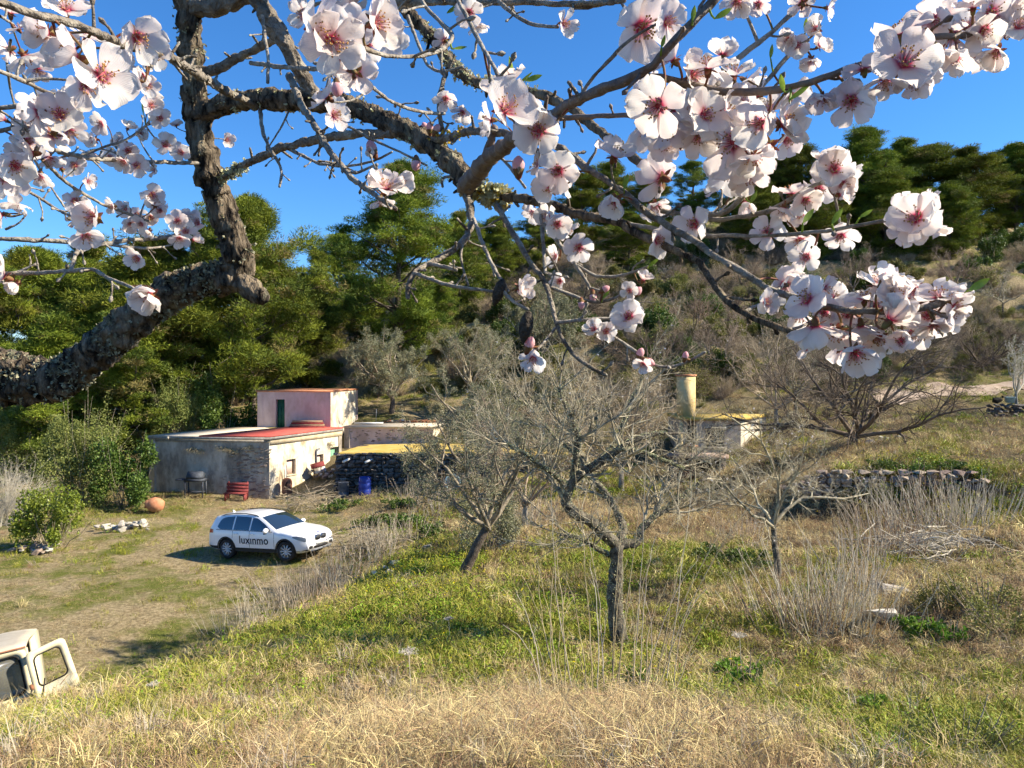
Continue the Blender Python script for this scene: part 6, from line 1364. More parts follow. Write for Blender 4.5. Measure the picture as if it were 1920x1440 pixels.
# blossoms: (col, row, diameter px, facing)   f camera, l/r/u/d sideways, b seen from behind
FL = """190 142 118 f|143 108 110 l|90 60 80 l|125 18 75 u|257 68 95 f|290 102 58 r|45 105 70 d|18 92 60 l|35 55 36 f|268 140 36 f|277 160 40 f|262 152 38 l|290 185 36 f|283 198 40 r|300 222 38 f|310 272 42 f|330 235 24 u|425 262 30 r|72 212 80 l|112 215 76 f|100 252 70 b|27 310 76 f|62 288 70 b|8 332 66 f|92 296 56 d|10 225 42 l|45 222 36 f
190 232 42 f|178 262 40 l|172 286 36 d|240 282 46 f|256 310 42 f|232 302 40 f|290 320 26 f|240 240 30 u|262 250 32 f|115 315 42 f|140 310 42 f|165 340 30 r|30 380 55 d|5 402 50 l|140 376 42 f|177 408 76 f|160 440 62 d|285 365 46 f|292 384 40 f|235 390 36 f|212 386 32 l|256 402 36 f|282 406 36 f|245 418 36 f|280 432 32 d
333 415 40 f|371 418 44 f|348 434 40 f|336 446 40 d|362 450 36 f|258 485 44 f|281 553 80 f|8 520 76 l|32 532 44 d|340 286 36 l
593 50 116 f|622 76 112 d|703 44 100 f|655 15 72 u|735 72 62 b|667 133 76 b|614 182 70 l|626 216 62 r|880 23 52 f|892 46 42 d|834 76 42 b|1057 44 52 r|835 184 46 d|867 210 42 f
947 207 112 f|960 150 62 u|1011 246 92 f|722 354 72 f|747 340 56 r|702 288 32 l|1047 320 76 f|1034 352 70 f|1010 308 44 l|1045 420 56 f|1028 408 50 l|1000 398 42 d|1086 464 56 f|1042 482 46 l|1050 527 44 f|975 540 58 r|1180 594 64 f|1114 618 42 f|1136 621 44 f|1152 293 80 u|1000 672 52 d|1206 525 38 u|1180 545 34 f|1206 682 36 d|1232 450 62 r|1303 420 70 f|1156 376 70 f|1228 384 58 d|1242 334 92 b|1276 268 62 u
1202 50 132 f|1250 42 72 r|1287 175 120 f|1234 198 112 l|1208 232 92 d|1250 242 84 d|1262 112 82 u|1328 128 92 u|1376 140 78 u|1398 152 62 r|1345 182 72 r|1392 196 72 f|1375 266 126 f|1370 322 84 d|1402 330 70 d|1425 232 92 l|1466 232 96 r|1442 274 88 d|1412 292 82 d|1482 176 72 r|1320 215 90 f
1495 84 46 f|1530 55 52 f|1536 86 46 r|1520 112 42 d|1505 6 52 u|1552 15 42 r|1480 74 36 l|1540 183 46 f|1597 188 92 d|1620 130 72 u|1695 119 126 f|1690 64 102 u|1749 38 92 f|1785 66 92 d|1858 24 94 f|1832 90 82 d|1882 60 84 f|1904 18 72 r|1792 108 62 d|1380 2 62 d|1422 8 46 d
1719 409 94 f|1730 420 86 d|1565 318 78 f|1592 328 54 r|1534 354 66 f|1484 364 66 u|1500 400 60 f|1580 345 50 d|1370 360 56 f|1396 380 52 d|1345 350 52 l|1440 436 64 f|1500 450 56 d|1512 482 56 f|1577 442 62 d|1471 533 72 f|1514 562 92 f|1546 540 52 r|1435 566 46 r|1530 610 90 d|1572 620 82 d|1602 662 92 d|1515 652 44 l|1685 563 92 f|1668 602 96 f|1620 560 74 u|1642 535 72 u|1690 532 64 u|1740 592 76 f|1762 558 82 u|1776 592 62 r|1732 620 72 d|1720 546 72 f|1650 630 74 d|1790 575 60 r|1545 585 70 f
1300 140 84 f|1270 205 80 f|1330 165 80 l|1360 215 86 r|1310 255 76 d|1345 245 70 l|1400 265 78 r|1225 170 70 u|1395 310 72 f|1440 205 70 u|1475 262 66 d|1355 105 64 u|1245 270 62 d|1290 230 74 d|1420 180 66 u
1560 560 64 u|1590 590 70 f|1615 610 74 d|1640 575 72 f|1700 590 74 f|1715 620 70 d|1670 545 62 u|1750 610 62 d|1580 650 72 d|1625 645 70 f|1690 640 62 d|1500 590 62 d|1560 600 66 l|1795 560 54 u|1660 520 52 u
1720 90 80 r|1770 30 76 u|1815 50 74 f|1845 55 72 f|1870 95 66 d|1910 50 66 f|1760 95 66 d|1660 150 76 d|1715 150 72 d|1825 15 66 u|1740 130 50 d
60 230 66 f|85 190 60 u|130 245 60 d|50 265 60 f|125 195 56 r|40 290 60 l|20 350 56 d|75 330 50 d|110 80 80 u|160 160 84 d|215 110 60 r|165 70 70 u|20 25 60 u|70 130 50 d
660 55 84 f|640 110 70 d|570 30 60 l|690 85 64 d|935 180 70 u|985 215 66 r|920 225 66 l|1055 345 56 r|1060 305 50 u|1065 430 42 r|715 375 48 d|650 150 50 r
1550 330 50 u|1575 365 48 r|1510 375 54 r|1540 300 40 u|1470 390 50 d|1390 350 42 u|1735 395 70 r|1705 430 66 d|1700 390 60 l|205 295 34 f|225 265 34 f|300 395 32 f|265 420 32 f|350 405 32 u|150 405 50 l"""

def build_almond():
    r = np.random.default_rng(77)
    gx, gy = -1.95, 2.1; gz = hz1(gx, gy)
    root = thing('almond_tree', (gx, gy, gz), 'old lichened almond tree in pink white blossom with long overhanging limbs', 'almond tree'); O0 = np.array([gx, gy, gz])
    # trunk beside the camera, carrying the limb
    e0 = np.array(P(-330, 700, 2.05)); tp = np.array([[gx, gy, gz - .3], [gx - .03, gy, gz + .4], [gx + .05, gy - .02, gz + .9], [gx + .12, gy, gz + 1.3], e0 - [.12, 0, .15], e0 + [.03, 0, .02]])
    tt = np.linspace(0, 1, len(tp)); q = np.linspace(0, 1, 30); pp = np.stack([np.interp(q, tt, tp[:, k]) for k in range(3)], -1); MB().tube(pp - O0, np.interp(q, [0, .2, 1], [.24, .17, .10]) * (1 + .06 * r.normal(size=30)), 16).build('trunk', M['bark_old'], root, smooth=True)
    samp = []
    for bi, (name, m, w0, w1, pts_) in enumerate(BR):
        p = np.array([P(*a) for a in pts_]); n0 = len(p)
        s = np.concatenate([[0], np.cumsum(np.linalg.norm(np.diff(p, axis=0), axis=1))]); N = int(np.clip(s[-1] / .009, 10, 170)); qq = np.linspace(0, s[-1], N)
        # Catmull-Rom style smoothing: linear resample then a light blur
        c = np.stack([np.interp(qq, s, p[:, k]) for k in range(3)], -1)
        for _ in range(3): c[1:-1] = .5 * c[1:-1] + .25 * (c[2:] + c[:-2])
        px = np.array([a[2] for a in pts_]); dd = np.interp(qq, s, px); rad = np.linspace(w0, w1, N) / 2 / F * dd
        if bi == 0: rad = np.interp(np.linspace(0, 1, N), [0, .25, .45, .6, .8, .93, 1], np.array([100, 94, 84, 62, 60, 50, 30])) / 2 / F * dd
        big = rad.mean() > .011
        c[1:-1] += r.normal(size=c[1:-1].shape) * rad[1:-1, None] * (.05 if big else .12)
        lump = 1 + (.12 if big else .12) * np.convolve(r.normal(size=N + 4), [.2, .6, .2], 'same')[2:-2]
        k = 28 if big else 8
        V, Fq = tubes(c[None], (rad * lump)[None], k, ref=(.05, 1, .08)); V = V.reshape(N, k, 3)
        if big:   # furrowed bark
            ridge = 1 + .36 * (fbm(np.arange(k)[None] * 1.1 + 40 * bi + np.zeros((N, 1)), qq[:, None] * 42 + np.zeros((1, k)), 7, 3) - .5) * 2
            V = c[:, None] + (V - c[:, None]) * ridge[..., None]
        parts = [(V.reshape(-1, 3), Fq)]
        # round off the free end
        tip = np.stack([c[-1], c[-1] + (c[-1] - c[-2]) / np.linalg.norm(c[-1] - c[-2]) * rad[-1] * .5, c[-1] + (c[-1] - c[-2]) / np.linalg.norm(c[-1] - c[-2]) * rad[-1] * .9])
        parts.append(tubes(tip[None], np.array([[rad[-1], rad[-1] * .8, rad[-1] * .15]]), k, ref=(.05, 1, .08)))
        # fruiting spurs
        ns = int(s[-1] / (.045 if not big else .12)); 
        if ns:
            P2, R2 = spawn(r, c[None], np.minimum(rad, .012)[None], ns, None, (.7, 1.4), .04, 0.0, .2, 4, .5, .6, abslen=(.008, .032), rmin=.0014); P2[:, 0] += 0
            parts.append(tubes(P2, np.minimum(R2, .003), 5))
            tp2 = P2[:, -1]; d2 = norm(P2[:, -1] - P2[:, -2]); Pb = np.stack([tp2 - d2 * .002, tp2 + d2 * .002, tp2 + d2 * .005], 1); parts.append(tubes(Pb, np.tile([.0016, .0026, .0006], (ns, 1)), 5))
        Vm, Fm = merge(parts)
        link(name, mesh_np(name, Vm - O0, Fm, M[m], smooth=True), root)
        for j in range(0, N, 2): samp.append((*c[j], (c[j][0]) / c[j][1] * F + 960, HOR - (c[j][2] - CZ) / c[j][1] * F, dd[j], rad[j]))
    samp = np.array(samp)
    # saw cut on the stub end of the big limb
    # ---------------- blossom pieces
    petals = []
    for v in range(4):
        nu, nv = 9, 7; Vp = []; uvp = []
        for i in range(nu):
            u = i / (nu - 1)
            wdt = .0124 * (max(u, .001) ** .62) * (1 - .90 * max(0, (u - .55) / .45) ** 2.6) + .0008
            for j in range(nv):
                t = -1 + 2 * j / (nv - 1); Lp = .0215 * (1 - .10 * math.exp(-(t / .28) ** 2) * (u > .9) - .0)
                rip = .0009 * u * math.sin(7 * t + v * 1.7) + .0011 * u * u * math.sin(4.2 * t + 9 * u + v * 2.1)
                cup = [.0035, .0055, .002, .0045][v] * t * t * u + [.003, -.002, .004, -.0035][v] * u ** 2.2
                Vp.append((Lp * u, wdt * t, cup + rip)); uvp.append((u, j / (nv - 1)))
        i = np.arange(nu - 1)[:, None] * nv + np.arange(nv - 1)[None]; q = np.stack([i, i + nv, i + nv + 1, i + 1], -1).reshape(-1, 4)
        petals.append(mesh_np('petal', np.array(Vp), [q], M['petal'], smooth=True, uv=uvp))
    # calyx with sepals and heart
    def core_mesh(seed):
        rr = np.random.default_rng(seed); mb = MB().lathe([(.0009, -.0085), (.0022, -.0078), (.0030, -.005), (.0034, -.0015), (.0036, .0)], 10)
        Vc = [np.vstack(mb.V)]; Fc = [mb.F[4][0]]; n0 = len(Vc[0]); mi = [0]
        Vs = []; Fs = []
        for k in range(5):
            a = 1.2566 * k + .63; ca, sa = math.cos(a), math.sin(a); b0 = len(Vs)
            for (rr_, ww, zz) in [(.0028, .0018, -.0012), (.006, .0024, -.0022), (.0095, .0004, -.0035)]:
                for t in (-1, 1): Vs.append((rr_ * ca - t * ww * sa, rr_ * sa + t * ww * ca, zz))
            Fs += [[b0, b0 + 2, b0 + 3, b0 + 1], [b0 + 2, b0 + 4, b0 + 5, b0 + 3]]
        mb2 = MB().lathe([(.0036, .0), (.0026, .0010), (.0, .0014)], 10)
        V = np.vstack([Vc[0], np.array(Vs), np.vstack(mb2.V)]); f2 = np.array(Fs) + n0; f3 = mb2.F[4][0] + n0 + len(Vs)
        return mesh_np('blossom', V, [Fc[0], f2, f3], [M['calyx'], M['heart']], midx=[0, 0, 1], smooth=True)
    core = core_mesh(1)
    stam = []
    for v in range(3):
        rr = np.random.default_rng(300 + v); n = 24; a = rr.uniform(0, 6.28, n); el = rr.uniform(.15, .9, n); Ln = rr.uniform(.006, .0105, n)
        d = np.stack([np.cos(a) * np.sin(el), np.sin(a) * np.sin(el), np.cos(el)], -1); b0 = np.stack([np.cos(a) * .002, np.sin(a) * .002, np.full(n, .0008)], -1)
        Ps = np.stack([b0, b0 + d * Ln[:, None] * .55 + [0, 0, .0006], b0 + d * Ln[:, None]], 1); V1, F1 = tubes(Ps, np.tile([.00038, .0003, .00026], (n, 1)), 3)
        e = Ps[:, -1]; oc = np.array([[1, 0, 0], [-1, 0, 0], [0, 1, 0], [0, -1, 0], [0, 0, 1], [0, 0, -1]]) * .0009; V2 = (e[:, None] + oc[None]).reshape(-1, 3)
        f = np.array([[0, 2, 4], [2, 1, 4], [1, 3, 4], [3, 0, 4], [2, 0, 5], [1, 2, 5], [3, 1, 5], [0, 3, 5]]); F2 = (np.arange(n)[:, None, None] * 6 + f[None]).reshape(-1, 3) + len(V1)
        stam.append(mesh_np('stamens', np.vstack([V1, V2]), [F1, F2], [M['filament'], M['anther']], midx=[0, 1]))
    camv = np.array([0, 0, CZ])
    items = [t.split() for ln in FL.strip().split('\n') for t in ln.split('|')]
    for fi, (px, py, sz, fc) in enumerate(items):
        px, py, sz = float(px), float(py), float(sz) * 1.04
        d = F * .0415 / sz
        near = np.hypot(samp[:, 3] - px, samp[:, 4] - py) + 160 * np.abs(np.log(samp[:, 5] / d)); j = np.argmin(near); db = samp[j, 5]
        d = d * .35 + np.clip(db, d * .75, d * 1.3) * .65 - .012
        pos = np.array(P(px, py, d))
        if np.linalg.norm(samp[:, :3] - pos, axis=1).min() > .065:      # keep the flower on wood that carries it
            d = samp[np.argmin(np.hypot(samp[:, 3] - px, samp[:, 4] - py)), 5] - .01; pos = np.array(P(px, py, d))
        s = max(.55, sz / F * d / .0438)
        to = norm(camv - pos); rx_ = np.array([1.0, 0, 0]); up = np.array([0, 0, 1.0])
        ax = {'f': to + .48 * r.normal(size=3) + [0, 0, .05], 'l': to * .55 - rx_ * .8 + .25 * r.normal(size=3), 'r': to * .55 + rx_ * .8 + .25 * r.normal(size=3), 'u': to * .35 + up * .85 + .3 * r.normal(size=3),
              'd': to * .45 - up * .8 + .3 * r.normal(size=3), 'b': -to * .6 + .45 * r.normal(size=3) - up * .3}[fc]; ax = norm(ax)
        qt = Vector(ax).to_track_quat('Z', 'Y') @ Matrix.Rotation(r.uniform(0, 6.28), 3, 'Z').to_quaternion()
        b = link('blossom', core, root, pos - O0, qt.to_euler(), s)
        open_ = math.radians(r.uniform(6, 26) if r.random() < .72 else r.uniform(30, 55))
        npet = 5 if r.random() < .78 else 8
        for k in range(npet):
            po = link('petal', petals[r.integers(4)], b); tilt = open_ + r.normal() * .09
            po.matrix_local = (Matrix.Rotation(1.2566 * k + (.63 if k > 4 else 0) + r.normal() * .08, 4, 'Z') @ Matrix.Translation((.0026, 0, .0002 + .0003 * (k % 2) + (.0012 if k > 4 else 0))) @ Matrix.Rotation(-tilt - (.25 if k > 4 else 0), 4, 'Y') @ Matrix.Rotation(r.normal() * .16, 4, 'X') @ Matrix.Diagonal((r.uniform(.92, 1.08), r.uniform(.92, 1.12), 1, 1)))
        link('stamens', stam[r.integers(3)], b)
        # flower stalk back to the wood
        base = pos - ax * .0085 * s; dist = np.linalg.norm(samp[:, :3] - base, axis=1); j = np.argmin(dist); tgt = samp[j, :3]; L = dist[j]
        if L > .004:
            mid = (base + tgt) / 2 - ax * min(.02, L * .3); tq = np.linspace(0, 1, 7)[:, None]; cur = (1 - tq) ** 2 * base + 2 * tq * (1 - tq) * mid + tq ** 2 * tgt
            r1 = .0011 if L < .05 else .0019
            MB().tube(cur - O0, np.linspace(.0010, r1, 7), 6, cap=False).build('flower_stalk', M['calyx'] if L < .05 else M['twig_pale2'], root, smooth=True)
    # buds
    budm = mesh_np('bud', *(lambda m_: (np.vstack(m_.V), [np.vstack(x) for x in m_.F.values()]))(MB().lathe([(0, -.003), (.003, -.002), (.0052, .002), (.0056, .006), (.004, .010), (.0012, .0125), (0, .0128)], 12)), M['bud_pink'], smooth=True)
    cup = mesh_np('calyx', *(lambda m_: (np.vstack(m_.V), [np.vstack(x) for x in m_.F.values()]))(MB().lathe([(.001, -.008), (.0028, -.006), (.0052, .0015), (.0050, .003)], 10)), M['calyx'], smooth=True)
    for (px, py, sz, ang) in [(633, 157, 24, 180), (972, 320, 24, 0), (780, 302, 18, 180), (806, 245, 14, 0), (816, 247, 14, 30), (800, 243, 13, -30), (990, 652, 20, 20), (700, 285, 20, -20), (1190, 552, 16, 40), (1112, 552, 14, 180), (1198, 668, 15, 20), (1212, 676, 15, 120), (1284, 672, 12, 10), (1090, 566, 13, 180), (1130, 545, 13, 60)]:
        dz = F * .0112 / sz; near = np.hypot(samp[:, 3] - px, samp[:, 4] - py); j = np.argmin(near + 40 * np.abs(np.log(samp[:, 5] / dz))); d = samp[j, 5] - .006; pos = np.array(P(px, py, d)); s = sz / F * d / .0112
        o = link('bud', budm, root, pos - O0, (R(15), R(ang), 0), s); link('calyx', cup, o)
        MB().tube(np.stack([pos, (pos + samp[j, :3]) / 2, samp[j, :3]]) - O0, [.0014, .0016, .0018], 6, cap=False).build('flower_stalk', M['calyx'], root)
    # young leaves
    def leafm():
        V = []; 
        for i in range(6):
            u = i / 5; w_ = .0048 * math.sin(math.pi * min(1, u * .96 + .04)) ** .8
            V += [(u * .03, -w_, .002 * u * u + .0012), (u * .03, 0, .002 * u * u), (u * .03, w_, .002 * u * u + .0012)]
        i = np.arange(5)[:, None] * 3 + np.arange(2)[None]; return mesh_np('leaf', np.array(V), [np.stack([i, i + 3, i + 4, i + 1], -1).reshape(-1, 4)], M['leaf_young'], smooth=True)
    lf = leafm()
    for (px, py, sz, ang) in [(962, 150, 44, 95), (955, 165, 34, 80), (972, 160, 36, 40), (985, 152, 34, 20), (1480, 190, 50, 35), (1470, 172, 34, 100), (1340, 35, 36, 30), (1298, 40, 30, 80), (1815, 545, 46, 30), (1560, 420, 36, 55), (1505, 418, 36, 50), (1612, 408, 26, 30), (1298, 278, 34, -20), (1240, 90, 24, 70), (838, 25, 26, 30), (1215, 500, 26, 40), (850, 92, 26, 10), (1170, 355, 30, 75), (1090, 335, 22, 20), (270, 215, 24, 95), (1408, 380, 26, 60), (1270, 405, 28, 15), (1445, 110, 26, 80), (1510, 60, 26, 85), (1130, 560, 20, 50)]:
        near = np.hypot(samp[:, 3] - px, samp[:, 4] - py); j = np.argmin(near); d = samp[j, 5] - .008; pos = np.array(P(px, py, d)); s = sz / F * d / .03
        lo_ = link('leaf', lf, root, pos - O0, (R(70 + 30 * r.normal()), R(-ang), R(20 * r.normal())), s); j2 = np.argmin(np.linalg.norm(samp[:, :3] - pos, axis=1))
        if np.linalg.norm(samp[j2, :3] - pos) > .006: MB().tube(np.stack([pos, (pos + samp[j2, :3]) / 2 - [0, 0, .002], samp[j2, :3]]) - O0, [.0008, .0009, .0011], 5, cap=False).build('leaf_stalk', M['leaf_young'], root)
    # last year's husks
    for (px, py, tx, ty, d) in [(944, 522, 926, 574, .98), (992, 582, 980, 645, .95)]:
        a = np.array(P(px, py, d)); b = np.array(P(tx, ty, d)); L = np.linalg.norm(b - a)
        mb = MB().lathe([(0, 0), (.12 * L, .05 * L), (.24 * L, .22 * L), (.28 * L, .45 * L), (.24 * L, .68 * L), (.12 * L, .88 * L), (.02 * L, L), (0, L)], 14); o = mb.build('almond_husk', M['husk'], root, smooth=True, loc=a - O0, rot=Vector(b - a).to_track_quat('Z', 'Y').to_euler()); o.scale = (1, .75, 1)
    # shaggy lichen along the big limb, crusts on the others
    def lichen(idx, n, size, m, name, t0=0, t1=1, upbias=.0, frill=1.0):
        name_, m_, w0, w1, pts_ = BR[idx]; p = np.array([P(*a) for a in pts_]); s = np.concatenate([[0], np.cumsum(np.linalg.norm(np.diff(p, axis=0), axis=1))])
        wprof = np.interp(np.linspace(0, 1, 40), [0, .25, .45, .6, .8, .93, 1], np.array([100, 94, 84, 62, 60, 50, 30])) if idx == 0 else np.linspace(w0, w1, 40)
        t = r.uniform(t0, t1, n); keep = vnoise(t * 40, np.zeros(n) + idx * 3.3, 5) + r.uniform(-.18, .18, n) > .5; t = t[keep]; n = len(t); q = t * s[-1]
        c = np.stack([np.interp(q, s, p[:, k]) for k in range(3)], -1); c2 = np.stack([np.interp(q + .01, s, p[:, k]) for k in range(3)], -1); tan = norm(c2 - c + 1e-9)
        rad = np.interp(t, np.linspace(0, 1, 40), wprof) / 2 / F * c[:, 1]
        dr = unit_rand(r, n); dr[:, 2] += upbias; dr = norm(dr - (dr * tan).sum(1, keepdims=True) * tan)
        # lobed frills: three diamonds fanning out from one root
        c0 = c + dr * rad[:, None] * .93; out = []
        for k in range(3):
            dd = norm(dr + .75 * r.normal(size=(n, 3))); sz_ = r.uniform(*size, n); out.append(leaf_quads(r, c0, dd, sz_, sz_ * .27 * frill))
            e = c0 + dd * sz_[:, None] * .7; out.append(leaf_quads(r, e, norm(dd + .9 * r.normal(size=(n, 3))), sz_ * .6, sz_ * .26 * frill))
        V, Fq = merge(out); tag(link(name, mesh_np(name, V - O0, Fq, M[m]), root), kind='stuff')
    lichen(0, 3400, (.004, .014), 'lichen_grey', 'lichen', .05, .95, .25); lichen(1, 260, (.005, .014), 'lichen_grey', 'lichen', 0, .9); lichen(5, 220, (.004, .010), 'lichen', 'lichen', 0, 1)
    lichen(14, 380, (.004, .009), 'lichen', 'lichen', .2, .7); lichen(31, 420, (.006, .016), 'lichen', 'lichen', 0, .16); lichen(31, 160, (.005, .011), 'lichen_yellow', 'lichen', .06, .16); lichen(23, 90, (.004, .009), 'lichen_yellow', 'lichen', 0, .3); lichen(8, 160, (.004, .012), 'lichen', 'lichen', 0, .2)
build_almond()
# ------------------------------------------------------------------ grass: thousands of tufts scattered over the ground
def tuft(seed, n, h, w_, spread, curl, m, heads=0):
    r = np.random.default_rng(seed); b = np.stack([r.normal(size=n) * spread, r.normal(size=n) * spread, np.full(n, -.02)], -1)
    a = r.uniform(0, 6.28, n); o = np.stack([np.cos(a), np.sin(a), np.zeros(n)], -1); L = h * r.uniform(.45, 1.1, n)[:, None]; cu = (curl * r.uniform(.3, 1.3, n))[:, None]
    side = np.stack([-np.sin(a), np.cos(a), np.zeros(n)], -1); wv = (w_ * r.uniform(.6, 1.3, n))[:, None]
    up = np.array([0, 0, 1.0]); p0 = b; p1 = b + up * L * .55 + o * L * cu * .25; p2 = b + up * L * (1 - .35 * cu) + o * L * cu * .95
    V = np.stack([p0 - side * wv, p0 + side * wv, p1 + side * wv * .75, p1 - side * wv * .75, p2], 1).reshape(-1, 3); k = np.arange(n)[:, None] * 5
    me = mesh_np('grass_blade_tuft', V, [k + np.array([[0, 1, 2, 3]]), k + np.array([[3, 2, 4]])], M[m])
    return me
def leaf_mat_tuft(seed, n, m, h=.08, sz=.03):
    r = np.random.default_rng(seed); c = np.stack([r.normal(size=n) * .09, r.normal(size=n) * .09, r.uniform(.02, h, n)], -1); d = unit_rand(r, n); d[:, 2] *= .35
    V, q = leaf_quads(r, c, norm(d), sz * r.uniform(.6, 1.3, n), sz * .38); return mesh_np('leafy_tuft', V, [q], M[m])
M['grass_straw'] = mat('grass_straw', (0.46, 0.34, 0.15), (0.75, 0.60, 0.32), 2.2, .8, trans=.12, objrand=.4)
M['grass_tan'] = mat('grass_tan', (0.30, 0.215, 0.11), (0.46, 0.35, 0.19), 2.2, .85, trans=.12, objrand=.4)
M['grass_russet'] = mat('grass_russet', (0.26, 0.15, 0.08), (0.44, 0.29, 0.165), 2.2, .85, trans=.12, objrand=.25)
M['grass_green'] = mat('grass_green', (0.15, 0.18, 0.016), (0.37, 0.38, 0.04), 2.2, .6, trans=.12, objrand=.3)
M['grass_olive'] = mat('grass_olive', (0.21, 0.20, 0.035), (0.42, 0.37, 0.08), 2.2, .7, trans=.12, objrand=.3)
M['clover'] = mat('clover', (0.10, 0.17, 0.010), (0.25, 0.33, 0.02), 2.2, .55, trans=.12, objrand=.25)
M['yellow_flower'] = mat('yellow_flower', (0.80, 0.66, 0.02), rough=.6, trans=.3)

def scatter(name, label, protos, X, Y, Z, S, idx, tiltv=.38, seed=1):
    """one object whose points carry tufts (geometry nodes)"""
    r = np.random.default_rng(seed); n = len(X); me = bpy.data.meshes.new(name); me.vertices.add(n); me.vertices.foreach_set('co', np.stack([X, Y, Z], -1).astype(np.float32).ravel())
    a = me.attributes.new('rot', 'FLOAT_VECTOR', 'POINT'); a.data.foreach_set('vector', np.stack([r.normal(size=n) * tiltv, r.normal(size=n) * tiltv, r.uniform(0, 6.28, n)], -1).astype(np.float32).ravel())
    a = me.attributes.new('scl', 'FLOAT', 'POINT'); a.data.foreach_set('value', S.astype(np.float32)); a = me.attributes.new('idx', 'INT', 'POINT'); a.data.foreach_set('value', idx.astype(np.int32))
    o = link(name, me); tag(o, label, kind='stuff')
    ng = bpy.data.node_groups.new(name + '_nodes', 'GeometryNodeTree'); ng.interface.new_socket('Geometry', in_out='INPUT', socket_type='NodeSocketGeometry'); ng.interface.new_socket('Geometry', in_out='OUTPUT', socket_type='NodeSocketGeometry')
    N = ng.nodes; Lk = ng.links; gi = N.new('NodeGroupInput'); go = N.new('NodeGroupOutput'); ip = N.new('GeometryNodeInstanceOnPoints'); ip.inputs['Pick Instance'].default_value = True
    gj = N.new('GeometryNodeGeometryToInstance')
    for p in reversed(protos):
        oi = N.new('GeometryNodeObjectInfo'); oi.inputs['Object'].default_value = p; oi.inputs['As Instance'].default_value = True; Lk.new(oi.outputs['Geometry'], gj.inputs[0])
    jn = N.new('GeometryNodeJoinGeometry')
    for nd in [x for x in N if x.bl_idname == 'GeometryNodeObjectInfo']: Lk.new(nd.outputs['Geometry'], jn.inputs[0])
    N.remove(gj)
    def attr(nm, t):
        q = N.new('GeometryNodeInputNamedAttribute'); q.data_type = t; q.inputs['Name'].default_value = nm; return q.outputs['Attribute']
    e2r = N.new('FunctionNodeEulerToRotation'); Lk.new(attr('rot', 'FLOAT_VECTOR'), e2r.inputs[0])
    Lk.new(gi.outputs[0], ip.inputs['Points']); Lk.new(jn.outputs[0], ip.inputs['Instance']); Lk.new(attr('idx', 'INT'), ip.inputs['Instance Index']); Lk.new(e2r.outputs[0], ip.inputs['Rotation']); Lk.new(attr('scl', 'FLOAT'), ip.inputs['Scale']); Lk.new(ip.outputs[0], go.inputs[0])
    md = o.modifiers.new('tufts', 'NODES'); md.node_group = ng
    return o

